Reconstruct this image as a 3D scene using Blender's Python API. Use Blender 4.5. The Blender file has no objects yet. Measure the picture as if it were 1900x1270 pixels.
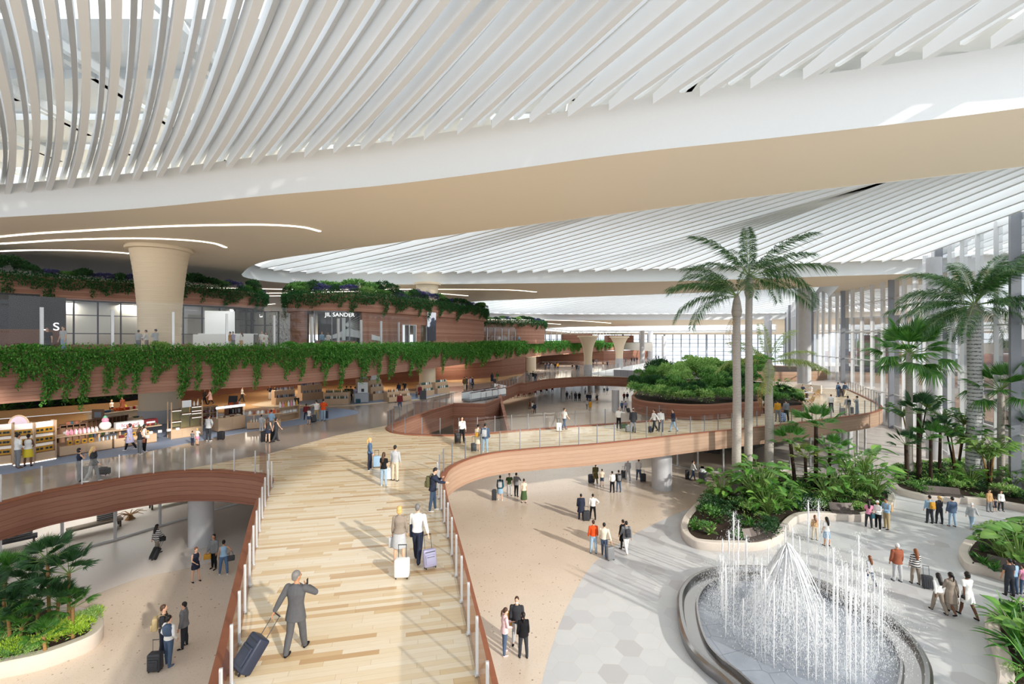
import bpy, bmesh, math, random
from mathutils import Vector, Matrix
from mathutils.geometry import tessellate_polygon
R = math.radians; V3 = Vector
random.seed(7)
SC = bpy.context.scene
COL = SC.collection

# ---------------------------------------------------------------- camera
F, CX, HY, HC = 850.0, 950.0, 630.0, 12.0
cam_d = bpy.data.cameras.new('camera')
cam = bpy.data.objects.new('camera', cam_d)
COL.objects.link(cam)
cam.location = (0, 0, HC)
cam.rotation_euler = (R(90), 0, 0)
cam_d.sensor_width = 36.0
cam_d.lens = 36.0 * F / 1900.0
cam_d.shift_y = -(635.0 - HY) / 1900.0
cam_d.clip_end = 2000
SC.camera = cam

# ---------------------------------------------------------------- light
wd = bpy.data.worlds.new('sky'); SC.world = wd; wd.use_nodes = True
bg = wd.node_tree.nodes['Background']
bg.inputs[0].default_value = (0.90, 0.95, 1.0, 1)
bg.inputs[1].default_value = 2.1
sun_d = bpy.data.lights.new('sun', 'SUN'); sun = bpy.data.objects.new('sun', sun_d); COL.objects.link(sun)
sun_d.energy = 5.0; sun_d.angle = R(1.2); sun_d.color = (1.0, 0.93, 0.82)
_to = Vector((0.69 * math.cos(R(22)), -0.73 * math.cos(R(22)), math.sin(R(22))))
sun.rotation_euler = _to.to_track_quat('Z', 'Y').to_euler()
sun.location = _to * 60
SC.view_settings.view_transform = 'Standard'
SC.view_settings.look = 'None'
SC.view_settings.gamma = 1
SC.view_settings.use_curve_mapping = False
SC.view_settings.exposure = -0.3
cy = SC.cycles
cy.use_denoising = True
cy.max_bounces = 7; cy.diffuse_bounces = 4; cy.glossy_bounces = 3; cy.transmission_bounces = 4
cy.transparent_max_bounces = 24
cy.caustics_reflective = False; cy.caustics_refractive = False
cy.use_adaptive_sampling = True; cy.adaptive_threshold = 0.02
cy.sample_clamp_indirect = 6

# ---------------------------------------------------------------- helpers
def W(px, py, z):
    """point of the photograph's ray that lies at height z"""
    Y = F * (HC - z) / (py - HY)
    return Vector(((px - CX) / F * Y, Y, z))
def pix(v):
    return (CX + F * v[0] / v[1], HY + F * (HC - v[2]) / v[1])
def cr(pts, n=6, closed=False):
    """Catmull-Rom through points"""
    P = [Vector(p) for p in pts]; out = []
    m = len(P)
    rng = range(m if closed else m - 1)
    for i in rng:
        p1, p2 = P[i % m], P[(i + 1) % m]
        p0 = P[(i - 1) % m] if (closed or i > 0) else p1 * 2 - p2
        p3 = P[(i + 2) % m] if (closed or i + 2 < m) else p2 * 2 - p1
        for k in range(n):
            t = k / n
            out.append(0.5 * ((2 * p1) + (p2 - p0) * t + (2 * p0 - 5 * p1 + 4 * p2 - p3) * t * t + (3 * p1 - p0 - 3 * p2 + p3) * t ** 3))
    if not closed: out.append(P[-1].copy())
    return out
def resample(path, step):
    P = [Vector(p) for p in path]; out = [P[0].copy()]; acc = 0.0
    for a, b in zip(P, P[1:]):
        L = (b - a).length
        if L < 1e-9: continue
        d = step - acc
        while d <= L:
            out.append(a.lerp(b, d / L)); d += step
        acc = L - (d - step)
    return out
def offset(path, d, closed=False):
    """2D offset of a path to its left by d"""
    P = [Vector((p[0], p[1])) for p in path]; n = len(P); out = []
    for i in range(n):
        a = P[(i - 1) % n] if (closed or i > 0) else P[i]
        b = P[(i + 1) % n] if (closed or i < n - 1) else P[i]
        t = (b - a)
        if t.length < 1e-9: t = Vector((1, 0))
        t.normalize()
        out.append(Vector((P[i].x - t.y * d, P[i].y + t.x * d)))
    return out

class MB:
    def __init__(s): s.v = []; s.f = []; s.m = []; s.cur = 0
    def quad(s, *vs):
        i = len(s.v); s.v += [tuple(v) for v in vs]; s.f.append(tuple(range(i, i + len(vs)))); s.m.append(s.cur); return s
    def box(s, c, d, rz=0, M=None):
        x, y, z = d[0] / 2, d[1] / 2, d[2] / 2; i = len(s.v); cs, sn = math.cos(rz), math.sin(rz)
        for q in ((-x, -y, -z), (x, -y, -z), (x, y, -z), (-x, y, -z), (-x, -y, z), (x, -y, z), (x, y, z), (-x, y, z)):
            p = Vector((c[0] + q[0] * cs - q[1] * sn, c[1] + q[0] * sn + q[1] * cs, c[2] + q[2]))
            if M: p = M @ p
            s.v.append(tuple(p))
        for f in ((0, 3, 2, 1), (4, 5, 6, 7), (0, 1, 5, 4), (1, 2, 6, 5), (2, 3, 7, 6), (3, 0, 4, 7)):
            s.f.append(tuple(i + k for k in f)); s.m.append(s.cur)
        return s
    def beam(s, a, b, w, h):
        """box between two points, w wide, h high, centred"""
        a, b = Vector(a), Vector(b); t = (b - a).normalized()
        u = Vector((0, 0, 1)) if abs(t.z) < 0.95 else Vector((0, 1, 0))
        r = t.cross(u).normalized() * w / 2; u = r.cross(t).normalized() * h / 2
        i = len(s.v)
        for p in (a, b):
            for q in (-r - u, r - u, r + u, -r + u): s.v.append(tuple(p + q))
        for f in ((0, 3, 2, 1), (4, 5, 6, 7), (0, 1, 5, 4), (1, 2, 6, 5), (2, 3, 7, 6), (3, 0, 4, 7)):
            s.f.append(tuple(i + k for k in f)); s.m.append(s.cur)
        return s
    def tube(s, pts, rads, n=8, cap=True):
        P = [Vector(p) for p in pts]
        if not hasattr(rads, '__len__'): rads = [rads] * len(P)
        i0 = len(s.v); ref = None
        for k, p in enumerate(P):
            t = (P[min(k + 1, len(P) - 1)] - P[max(k - 1, 0)])
            if t.length < 1e-9: t = Vector((0, 0, 1))
            t.normalize()
            if ref is None: ref = Vector((1, 0, 0)) if abs(t.x) < 0.8 else Vector((0, 1, 0))
            u = (ref - t * ref.dot(t)).normalized(); ref = u; w = t.cross(u)
            for j in range(n):
                a = 2 * math.pi * j / n
                s.v.append(tuple(p + (u * math.cos(a) + w * math.sin(a)) * rads[k]))
        for k in range(len(P) - 1):
            for j in range(n):
                a = i0 + k * n + j; b = i0 + k * n + (j + 1) % n
                s.f.append((a, b, b + n, a + n)); s.m.append(s.cur)
        if cap:
            s.f.append(tuple(i0 + j for j in reversed(range(n)))); s.m.append(s.cur)
            e = i0 + (len(P) - 1) * n; s.f.append(tuple(e + j for j in range(n))); s.m.append(s.cur)
        return s
    def lathe(s, prof, n=24, c=(0, 0, 0), sx=1, sy=1):
        i0 = len(s.v)
        for r, z in prof:
            for j in range(n):
                a = 2 * math.pi * j / n
                s.v.append((c[0] + r * math.cos(a) * sx, c[1] + r * math.sin(a) * sy, c[2] + z))
        for k in range(len(prof) - 1):
            for j in range(n):
                a = i0 + k * n + j; b = i0 + k * n + (j + 1) % n
                s.f.append((a, b, b + n, a + n)); s.m.append(s.cur)
        s.f.append(tuple(i0 + j for j in reversed(range(n)))); s.m.append(s.cur)
        e = i0 + (len(prof) - 1) * n; s.f.append(tuple(e + j for j in range(n))); s.m.append(s.cur)
        return s
    def prism(s, outer, z0, z1, holes=()):
        loops = [[Vector((p[0], p[1], 0)) for p in L] for L in (outer, *holes)]
        flat = [p for L in loops for p in L]
        tris = tessellate_polygon(loops)
        i = len(s.v); n = len(flat)
        s.v += [(p.x, p.y, z0) for p in flat] + [(p.x, p.y, z1) for p in flat]
        for t in tris:
            a, b, c = t
            if (flat[b] - flat[a]).cross(flat[c] - flat[a]).z < 0: a, b, c = a, c, b
            s.f.append((i + n + a, i + n + b, i + n + c)); s.m.append(s.cur)
            s.f.append((i + c, i + b, i + a)); s.m.append(s.cur)
        k = 0
        for L in loops:
            m = len(L)
            for j in range(m):
                a, b = i + k + j, i + k + (j + 1) % m
                s.f.append((a, b, b + n, a + n)); s.m.append(s.cur)
            k += m
        return s
    def ribbon(s, path, z0, z1, th, closed=False):
        """solid wall along a path; th to the left"""
        o = offset(path, th, closed); n = len(path); i = len(s.v)
        for p, q in zip(path, o):
            s.v += [(p[0], p[1], z0), (p[0], p[1], z1), (q.x, q.y, z1), (q.x, q.y, z0)]
        for k in range(n if closed else n - 1):
            a = i + 4 * k; b = i + 4 * ((k + 1) % n)
            for j in range(4):
                s.f.append((a + j, b + j, b + (j + 1) % 4, a + (j + 1) % 4)); s.m.append(s.cur)
        if not closed:
            s.f.append((i, i + 1, i + 2, i + 3)); s.m.append(s.cur)
            e = i + 4 * (n - 1); s.f.append((e + 3, e + 2, e + 1, e)); s.m.append(s.cur)
        return s
    def build(s, name, mats, parent=None, smooth=False, fix=True, loc=None):
        me = bpy.data.meshes.new(name)
        me.from_pydata(s.v, [], s.f)
        if not isinstance(mats, (list, tuple)): mats = [mats]
        for m in mats: me.materials.append(m)
        if any(s.m): me.polygons.foreach_set('material_index', s.m)
        if fix:
            bm = bmesh.new(); bm.from_mesh(me); bmesh.ops.recalc_face_normals(bm, faces=bm.faces); bm.to_mesh(me); bm.free()
        if smooth:
            me.polygons.foreach_set('use_smooth', [True] * len(me.polygons))
            if smooth == 'auto':
                bm = bmesh.new(); bm.from_mesh(me)
                for e in bm.edges:
                    if len(e.link_faces) == 2 and e.calc_face_angle(0) > 0.6: e.smooth = False
                bm.to_mesh(me); bm.free()
        me.update()
        o = bpy.data.objects.new(name, me); COL.objects.link(o)
        if parent is not None: o.parent = parent
        if loc is not None: o.location = loc
        return o
def tag(o, label=None, cat=None, group=None, kind=None):
    if label: o['label'] = label
    if cat: o['category'] = cat
    if group: o['group'] = group
    if kind: o['kind'] = kind
    return o
def empty(name, loc, rz=0, label=None, cat=None, group=None, kind=None, scale=None):
    o = bpy.data.objects.new(name, None); COL.objects.link(o)
    o.location = loc; o.rotation_euler = (0, 0, rz); o.empty_display_size = 0.2
    if scale: o.scale = scale if hasattr(scale, '__len__') else (scale,) * 3
    return tag(o, label, cat, group, kind)
def children(o): return [c for c in COL.objects if c.parent == o] if False else list(o.children)
def copy_tree(o, parent=None):
    c = o.copy(); COL.objects.link(c)
    if parent is not None: c.parent = parent
    for ch in _kids.get(o.name, []) or list(o.children): copy_tree(ch, c)
    return c
_kids = {}
def struct(o): o['kind'] = 'structure'; return o

# ---------------------------------------------------------------- materials
class NT:
    def __init__(s, name):
        s.mat = bpy.data.materials.new(name); s.mat.use_nodes = True
        s.t = s.mat.node_tree; s.N = s.t.nodes; s.L = s.t.links
        s.b = s.N['Principled BSDF']
    def n(s, typ, **kw):
        x = s.N.new(typ)
        for k, v in kw.items(): setattr(x, k, v)
        return x
    def link(s, a, b): s.L.new(a, b)
    def inp(s, sock, v):
        if isinstance(v, bpy.types.NodeSocket): s.L.new(v, sock)
        else: sock.default_value = v
    def math(s, op, a, b=0.0, c=None):
        x = s.n('ShaderNodeMath', operation=op); s.inp(x.inputs[0], a); s.inp(x.inputs[1], b)
        if c is not None: s.inp(x.inputs[2], c)
        return x.outputs[0]
    def mix(s, f, a, b, typ='RGBA', blend='MIX'):
        x = s.n('ShaderNodeMix', data_type=typ)
        if typ == 'RGBA':
            x.blend_type = blend; s.inp(x.inputs[0], f)
            for sock, v in ((x.inputs[6], a), (x.inputs[7], b)):
                s.inp(sock, v if isinstance(v, bpy.types.NodeSocket) else (*v[:3], 1))
            return x.outputs[2]
        s.inp(x.inputs[0], f); s.inp(x.inputs[2], a); s.inp(x.inputs[3], b); return x.outputs[0]
    def noise(s, vec, scale, detail=3, rough=0.5):
        x = s.n('ShaderNodeTexNoise'); s.link(vec, x.inputs['Vector']); x.inputs['Scale'].default_value = scale
        x.inputs['Detail'].default_value = detail; x.inputs['Roughness'].default_value = rough
        return x.outputs['Fac']
    def ramp(s, f, stops):
        x = s.n('ShaderNodeValToRGB'); s.link(f, x.inputs[0]); e = x.color_ramp.elements
        while len(e) < len(stops): e.new(0.5)
        for k, (p, c) in enumerate(stops):
            e[k].position = p; e[k].color = (*c[:3], 1) if hasattr(c, '__len__') else (c, c, c, 1)
        return x.outputs[0]
    def obj(s): return s.n('ShaderNodeTexCoord').outputs['Object']
    def xyz(s, v):
        x = s.n('ShaderNodeSeparateXYZ'); s.link(v, x.inputs[0]); return x.outputs
    def comb(s, a, b, c=0.0):
        x = s.n('ShaderNodeCombineXYZ'); s.inp(x.inputs[0], a); s.inp(x.inputs[1], b); s.inp(x.inputs[2], c); return x.outputs[0]
    def white(s, v):
        x = s.n('ShaderNodeTexWhiteNoise'); s.link(v, x.inputs['Vector']); return x.outputs
    def mapping(s, v, rot=(0, 0, 0), sc=(1, 1, 1)):
        x = s.n('ShaderNodeMapping'); s.link(v, x.inputs[0]); x.inputs['Rotation'].default_value = rot; x.inputs['Scale'].default_value = sc
        return x.outputs[0]
    def done(s, col=None, rough=0.5, metal=0, spec=0.5, bump=None, bstr=0.3, bdist=0.02):
        if col is not None: s.inp(s.b.inputs['Base Color'], col if isinstance(col, bpy.types.NodeSocket) else (*col[:3], 1))
        s.inp(s.b.inputs['Roughness'], rough); s.b.inputs['Metallic'].default_value = metal
        s.b.inputs['Specular IOR Level'].default_value = spec
        if bump is not None:
            x = s.n('ShaderNodeBump'); x.inputs['Strength'].default_value = bstr; x.inputs['Distance'].default_value = bdist
            s.link(bump, x.inputs['Height']); s.link(x.outputs[0], s.b.inputs['Normal'])
        return s.mat
def S(r, g, b):
    """sRGB 0-255 to linear"""
    return tuple((c / 255 / 12.92) if c <= 10 else ((c / 255 + 0.055) / 1.055) ** 2.4 for c in (r, g, b))
_mc = {}
def plain(name, col, rough=0.6, metal=0, var=0.06, scale=8, spec=0.4):
    """a plain procedural surface: base colour with a slight mottling of its own"""
    key = (name, tuple(round(c, 3) for c in col), rough, metal)
    if key in _mc: return _mc[key]
    t = NT(name); f = t.noise(t.obj(), scale, 2)
    c2 = tuple(max(0, c * (1 - 2 * var)) for c in col); c3 = tuple(min(1, c * (1 + var)) for c in col)
    m = t.done(t.mix(f, c2, c3), rough, metal, spec)
    _mc[key] = m; return m

def mat_strata(name, base, dark, light, period=0.22, wav=0.05, amp=1.0):
    t = NT(name); o = t.obj(); x, y, z = t.xyz(o)
    lat = t.comb(x, y, 0.0)
    n1 = t.noise(lat, 0.25, 2)
    n1f = t.noise(lat, 1.1, 2)
    zz = t.math('ADD', z, t.math('MULTIPLY', t.math('SUBTRACT', n1, 0.5), wav * 2.5))
    zz = t.math('ADD', zz, t.math('MULTIPLY', t.math('SUBTRACT', n1f, 0.5), wav))
    q = t.math('DIVIDE', zz, period); fl = t.math('FLOOR', q); fr = t.math('FRACT', q)
    w = t.white(t.comb(fl, 3.0, 1.0))[0]
    streak = t.noise(t.mapping(o, sc=(0.6, 0.6, 9)), 2.0, 5, 0.65)
    grit = t.noise(o, 22, 3, 0.7)
    c = t.mix(w, base, light)
    c = t.mix(t.math('MULTIPLY', streak, 0.55), c, dark)
    line = t.math('GREATER_THAN', t.math('ABSOLUTE', t.math('SUBTRACT', fr, 0.5)), 0.44)
    ln = t.noise(t.mapping(o, sc=(1, 1, 0.4)), 1.3, 3)
    c = t.mix(t.math('MULTIPLY', line, t.math('MULTIPLY', ln, 1.1 * amp)), c, dark)
    c = t.mix(t.math('MULTIPLY', grit, 0.18), c, (0.16, 0.08, 0.06))
    hgt = t.math('ADD', t.math('MULTIPLY', streak, 0.5), t.math('MULTIPLY', line, -0.6))
    return t.done(c, 0.75, 0, 0.25, bump=hgt, bstr=0.35, bdist=0.03)
M = {}
M['terra'] = mat_strata('rammed_earth', S(146, 100, 82), S(92, 56, 44), S(170, 126, 106), 0.24, 0.06)  # earth colour darkened toward the shaded look of the left gallery
M['terra_mid'] = mat_strata('rammed_earth_rose', S(178, 130, 110), S(128, 82, 66), S(204, 160, 138), 0.24, 0.05)
M['terra_sunlit'] = mat_strata('rammed_earth_sunlit', S(180, 150, 128), S(142, 104, 82), S(198, 172, 150), 0.24, 0.05, 0.7)  # sunlight put into the colour: paler earth for bridge and terrace faces
M['coping'] = plain('earth_coping', S(150, 92, 66), 0.6, 0, 0.12, 5)
M['cream'] = plain('cream_plaster', S(236, 218, 190), 0.7, 0, 0.02)
M['beige_ceiling'] = plain('beige_ceiling', S(250, 235, 211), 0.6, 0, 0.01, 0.2)
M['white'] = plain('white_paint', S(234, 238, 240), 0.5, 0, 0.01)
M['slat'] = plain('white_slat', S(238, 241, 243), 0.45, 0, 0.01, 0.5)
M['soffit'] = plain('soffit_white', S(228, 222, 212), 0.7, 0, 0.02)
M['frame_white'] = plain('frame_white', S(225, 226, 228), 0.4, 0, 0.01)
M['frame_grey'] = plain('frame_grey', S(140, 143, 150), 0.4, 0.3, 0.03)
M['frame_dark'] = plain('frame_dark', S(52, 54, 60), 0.4, 0.2, 0.03)
M['steel'] = plain('brushed_steel', S(196, 198, 202), 0.3, 0.85, 0.03)
M['post'] = plain('post_steel', S(214, 216, 220), 0.35, 0.4, 0.02)
M['soil'] = plain('planting_soil', S(58, 44, 34), 0.95, 0, 0.3, 20)
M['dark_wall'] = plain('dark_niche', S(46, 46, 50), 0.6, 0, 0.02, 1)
M['blind'] = plain('cream_blind', S(228, 220, 202), 0.8, 0, 0.02)

def mat_concrete(name, base, dark, rough=0.6):
    t = NT(name); o = t.obj()
    a = t.noise(o, 1.2, 5, 0.6); b = t.noise(o, 30, 3, 0.7)
    c = t.mix(t.math('MULTIPLY', a, 0.5), base, dark)
    c = t.mix(t.math('MULTIPLY', t.math('GREATER_THAN', b, 0.62), 0.35), c, dark)
    return t.done(c, rough, 0, 0.4)
M['concrete'] = mat_concrete('pale_concrete', S(205, 205, 208), S(150, 152, 158))
M['kerb'] = mat_concrete('planter_stone', S(220, 210, 200), S(178, 166, 155), 0.5)

def mat_terrazzo():
    t = NT('beige_terrazzo'); o = t.obj()
    v = t.n('ShaderNodeTexVoronoi'); t.link(o, v.inputs['Vector']); v.inputs['Scale'].default_value = 4.6
    w = t.white(v.outputs['Position'])[0]
    spot = t.math('LESS_THAN', t.math('ADD', v.outputs['Distance'], t.math('MULTIPLY', w, 0.25)), 0.19)
    v2 = t.n('ShaderNodeTexVoronoi'); t.link(o, v2.inputs['Vector']); v2.inputs['Scale'].default_value = 16
    w2 = t.white(v2.outputs['Position'])[0]
    fine = t.math('LESS_THAN', t.math('ADD', v2.outputs['Distance'], t.math('MULTIPLY', w2, 0.3)), 0.3)
    big = t.noise(o, 0.5, 4)
    c = t.mix(big, S(214, 196, 178), S(228, 213, 196))
    c = t.mix(t.math('MULTIPLY', fine, 0.5), c, S(170, 146, 126))
    c = t.mix(t.math('MULTIPLY', spot, 0.7), c, S(120, 96, 78))
    return t.done(c, 0.2, 0, 0.5)
M['terrazzo'] = mat_terrazzo()
def mat_pale():
    t = NT('pale_terrazzo'); o = t.obj(); f = t.noise(o, 12, 4, 0.7); g = t.noise(o, 0.6, 2)
    c = t.mix(t.math('MULTIPLY', f, 0.7), S(230, 222, 214), S(196, 186, 180))
    return t.done(c, 0.3, 0, 0.5)
M['pale'] = mat_pale()
def mat_grey():
    t = NT('taupe_terrazzo'); o = t.obj(); f = t.noise(o, 26, 3, 0.8); g = t.noise(o, 0.4, 2)
    c = t.mix(f, S(136, 124, 116), S(184, 174, 166))
    return t.done(c, 0.13, 0, 0.5)
M['taupe'] = mat_grey()
def mat_carpet():
    t = NT('grey_blue_paving'); o = t.obj(); f = t.noise(o, 30, 3, 0.8)
    return t.done(t.mix(f, S(122, 136, 162), S(158, 172, 198)), 0.6, 0, 0.3)
M['carpet'] = mat_carpet()
M['path'] = plain('ochre_floor', S(206, 168, 122), 0.35, 0, 0.06, 3)
def mat_wood():
    t = NT('plank_floor'); o = t.mapping(t.obj(), rot=(0, 0, R(-12))); x, y, z = t.xyz(o)
    q = t.math('DIVIDE', y, 0.16); row = t.math('FLOOR', q); fr = t.math('FRACT', q)
    rh = t.white(t.comb(row, 7.0))[0]
    qx = t.math('ADD', t.math('DIVIDE', x, 1.7), t.math('MULTIPLY', rh, 9.0)); colm = t.math('FLOOR', qx); fx = t.math('FRACT', qx)
    w = t.white(t.comb(row, colm, 2.0))[0]
    gr = t.noise(t.mapping(o, sc=(1, 9, 1)), 2.4, 5, 0.62)
    gr2 = t.noise(t.mapping(o, sc=(1, 22, 1)), 5.0, 3, 0.6)
    c = t.ramp(w, [(0.0, S(232, 222, 202)), (0.5, S(226, 211, 183)), (0.76, S(216, 194, 158)), (0.88, S(206, 178, 136)), (1.0, S(186, 150, 108))])
    c = t.mix(t.math('MULTIPLY', gr, 0.35), c, S(190, 146, 98))
    c = t.mix(t.math('MULTIPLY', gr2, 0.16), c, S(244, 232, 208))
    e1 = t.math('LESS_THAN', fr, 0.03); e2 = t.math('LESS_THAN', fx, 0.006)
    e = t.math('MAXIMUM', e1, e2)
    c = t.mix(t.math('MULTIPLY', e, 0.4), c, S(150, 110, 72))
    return t.done(c, 0.24, 0, 0.45)
M['wood_floor'] = mat_wood()
def mat_hex():
    t = NT('hexagon_stone_paving'); o = t.mapping(t.obj(), rot=(0, 0, R(4))); x, y, z = t.xyz(o)
    s = 0.95; r3 = math.sqrt(3)
    # two interleaved rectangular lattices of hexagon centres (pitch s by s*sqrt3)
    def cell(ox, oy):
        qx = t.math('ADD', t.math('DIVIDE', x, s * r3), ox); qy = t.math('ADD', t.math('DIVIDE', y, s), oy)
        cx, cyy = t.math('ROUND', qx), t.math('ROUND', qy)
        dx = t.math('MULTIPLY', t.math('SUBTRACT', qx, cx), s * r3); dy = t.math('MULTIPLY', t.math('SUBTRACT', qy, cyy), s)
        return cx, cyy, dx, dy
    a = cell(0.0, 0.0); b = cell(0.5, 0.5)
    def d2(c): return t.math('ADD', t.math('MULTIPLY', c[2], c[2]), t.math('MULTIPLY', c[3], c[3]))
    sel = t.math('LESS_THAN', d2(a), d2(b))
    def pick(i): return t.mix(sel, b[i], a[i], typ='FLOAT')
    idx, idy, dx, dy = pick(0), pick(1), pick(2), pick(3)
    ax, ay = t.math('ABSOLUTE', dx), t.math('ABSOLUTE', dy)
    hd = t.math('MAXIMUM', ay, t.math('ADD', t.math('MULTIPLY', ax, r3 / 2), t.math('MULTIPLY', ay, 0.5)))
    edge = t.math('GREATER_THAN', hd, s / 2 - 0.012)
    w = t.white(t.comb(idx, idy, t.math('MULTIPLY', sel, 5.0)))
    cloud = t.noise(o, 1.1, 6, 0.62)
    c = t.ramp(w[0], [(0.0, S(214, 215, 215)), (0.5, S(205, 207, 208)), (0.8, S(199, 200, 203)), (1.0, S(190, 187, 187))])
    c = t.mix(t.math('MULTIPLY', cloud, 0.42), c, S(178, 182, 190))
    c = t.mix(t.math('MULTIPLY', edge, 0.35), c, S(196, 186, 170))
    return t.done(c, 0.28, 0, 0.5)
M['hex'] = mat_hex()
def mat_glass(name, tint, refl, rough=0.02):
    t = NT(name); t.N.remove(t.b)
    tr = t.n('ShaderNodeBsdfTransparent'); tr.inputs[0].default_value = (*tint, 1)
    gl = t.n('ShaderNodeBsdfGlossy'); gl.inputs['Roughness'].default_value = rough
    fr = t.n('ShaderNodeLayerWeight'); fr.inputs[0].default_value = 0.2
    fac = t.math('ADD', t.math('MULTIPLY', fr.outputs['Fresnel'], 0.55), refl)
    mx = t.n('ShaderNodeMixShader'); t.link(fac, mx.inputs[0]); t.link(tr.outputs[0], mx.inputs[1]); t.link(gl.outputs[0], mx.inputs[2])
    out = t.N['Material Output']; t.link(mx.outputs[0], out.inputs[0]); return t.mat
M['glass'] = mat_glass('clear_glass', (0.95, 0.97, 0.97), 0.035)
M['glass_wall'] = mat_glass('facade_glass', (0.93, 0.96, 0.98), 0.03)
M['glass_dark'] = mat_glass('shop_glass', (0.85, 0.87, 0.9), 0.06)
def emis(name, col, st):
    t = NT(name); t.done(col, 0.5); t.b.inputs['Emission Color'].default_value = (*col, 1); t.b.inputs['Emission Strength'].default_value = st
    return t.mat
M['cove'] = emis('cove_light', (1.0, 0.94, 0.85), 3.5)
def area(name, loc, sx, sy, power, col=(1, .95, .86), rot=(0, 0, 0)):
    d = bpy.data.lights.new(name, 'AREA'); d.shape = 'RECTANGLE'; d.size = sx; d.size_y = sy; d.energy = power; d.color = col
    o = bpy.data.objects.new(name, d); COL.objects.link(o); o.location = loc; o.rotation_euler = rot; return o
# fill lamps added below the roof, standing in for skylight daylight
area('skylight_fill_near', (-14, 14, 25.9), 64, 22, 2200, (.95, .98, 1))
area('skylight_fill_middle', (8, 46, 26.4), 80, 42, 14500, (.95, .98, 1))
area('skylight_fill_far', (28, 102, 26.4), 80, 44, 19000, (.95, .98, 1))
area('skylight_fill_farthest', (50, 150, 21), 90, 14, 12000, (.95, .98, 1))
# fill lamps added under the upper slab and in shops to brighten them
for x, y in ((-42, 33), (-36, 44), (-28, 50), (-30, 62), (-20, 66), (-10, 80), (-3, 92), (6, 106), (14, 124), (26, 140)): area('soffit_fill', (x, y, 8.05), 5, 2.5, 300 if y < 85 else 900, (1, .9, .76), (0, 0, R(40)))
for x, y, p in ((-48, 37, 520), (-43.5, 42.5, 560), (-38.5, 48, 560), (-34.5, 53, 460), (-20, 55.5, 460), (-12, 66, 200), (-29.5, 45.2, 90), (-29, 29, 0), (-27.5, 33, 0)): area('shop_fill', (x, y, 15.5 if p else 3.3), 4, .4, p or 170, (1, .97, .92), (0, 0, R(45)))
# ================================================================ the setting
ZB, ZU = 4.8, 11.0
# ---- ground
g = MB(); g.prism([(-90, -40), (160, -40), (160, 260), (-90, 260)], -0.6, 0.0)
struct(g.build('floor', M['pale']))
left_edge = [W(-60, 1170, 0), W(60, 1143, 0), W(141, 1118, 0), W(253, 1076, 0), W(366, 1051, 0), W(462, 1022, 0), W(520, 1000, 0)]
hexb = [W(960, 1500, 0), W(1005, 1270, 0), W(1028, 1190, 0), W(1050, 1133, 0), W(1087, 1065, 0), W(1120, 1030, 0), W(1173, 994, 0), W(1246, 958, 0), W(1289, 941, 0), W(1345, 922, 0)]
hexb = cr([(p.x, p.y) for p in hexb], 5)
le = cr([(p.x, p.y) for p in left_edge], 4)
# terrazzo zone between
tz = [Vector((-50, -20))] + [Vector((-50, le[0].y - 6))] + le + [Vector((-22, 60)), Vector((-15, 120)), Vector((30, 120)), Vector((30, 60)), Vector((26, 42))] + list(reversed(hexb)) + [Vector((1.0, -20))]
b = MB(); b.prism(tz, 0.0, 0.012); o = struct(b.build('floor_terrazzo', M['terrazzo']))
hz = hexb + [Vector((28, 37)), Vector((45, 39)), Vector((45, -20)), Vector((1.6, -20))]
b = MB(); b.prism(hz, 0.0, 0.014); struct(b.build('floor_hexagon_paving', M['hex']))

# ---- mezzanine and bridge slab
def P2(lst, z): return [Vector((W(x, y, z).x, W(x, y, z).y)) for x, y in lst]
L_in = [Vector((-3.2, 3.0))] + P2([(397, 1270), (430, 1130), (470, 960), (490, 905)], ZB)
L_in = cr(L_in, 5)
L_curve = cr(P2([(490, 905), (494, 893), (482, 885), (440, 880), (400, 877), (330, 878), (250, 887), (185, 898), (93, 914), (0, 937), (-300, 1010)], ZB), 6)
backwall = [Vector(p) for p in [(-75, 30), (-52, 36), (-45.6, 41.5), (-40, 47), (-38.5, 53), (-37.5, 60), (-33.6, 67.5), (-26.6, 73), (-17, 77), (-8.5, 82), (-2, 88), (2.5, 96), (5, 115), (9, 145), (30, 150), (52, 172)]]
R_out = [Vector((1.0, 3.0))] + P2([(915, 1270), (880, 1130), (850, 1010), (828, 930), (821, 893)], ZB)
R_out = cr(R_out, 5)
T_edge = cr(P2([(821, 893), (835, 871), (870, 854), (920, 842), (1000, 834), (1100, 826.5), (1200, 816), (1300, 805), (1450, 789.5), (1560, 776), (1610, 769), (1632, 763), (1636, 757), (1626, 748), (1600, 735), (1571, 722)], ZB), 6)
T_back = P2([(1523, 722), (1450, 712), (1330, 704), (1200, 701), (1139, 697.5), (1085, 695.5), (1205, 673), (1238, 667)], ZB)
outer = L_in + L_curve[1:] + [Vector((-75, 12))] + backwall + list(reversed(T_back)) + list(reversed(T_edge)) + list(reversed(R_out))[1:]
void_front = cr(P2([(735, 787), (722, 794), (728, 801), (745, 805), (780, 807.5), (860, 808), (960, 800), (1080, 791), (1180, 784), (1235, 779)], ZB), 5)
void_mid = P2([(1190, 762), (1176, 745), (1190, 715), (1202, 706)], ZB)
void_back = cr(P2([(1202, 706), (1170, 702), (1130, 700.3), (1090, 700), (1040, 702.5), (1003, 706), (976, 712)], ZB), 5)
void_left = P2([(976, 712), (963, 712), (919, 728), (928, 741), (899, 752), (841, 751), (800, 763), (735, 787)], ZB)
void = void_front + void_mid + void_back + void_left[1:-1]
b = MB(); b.prism(outer, ZB - 1.3, ZB - 0.012, [void]); struct(b.build('floor_mezzanine', [M['taupe']]))
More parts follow.
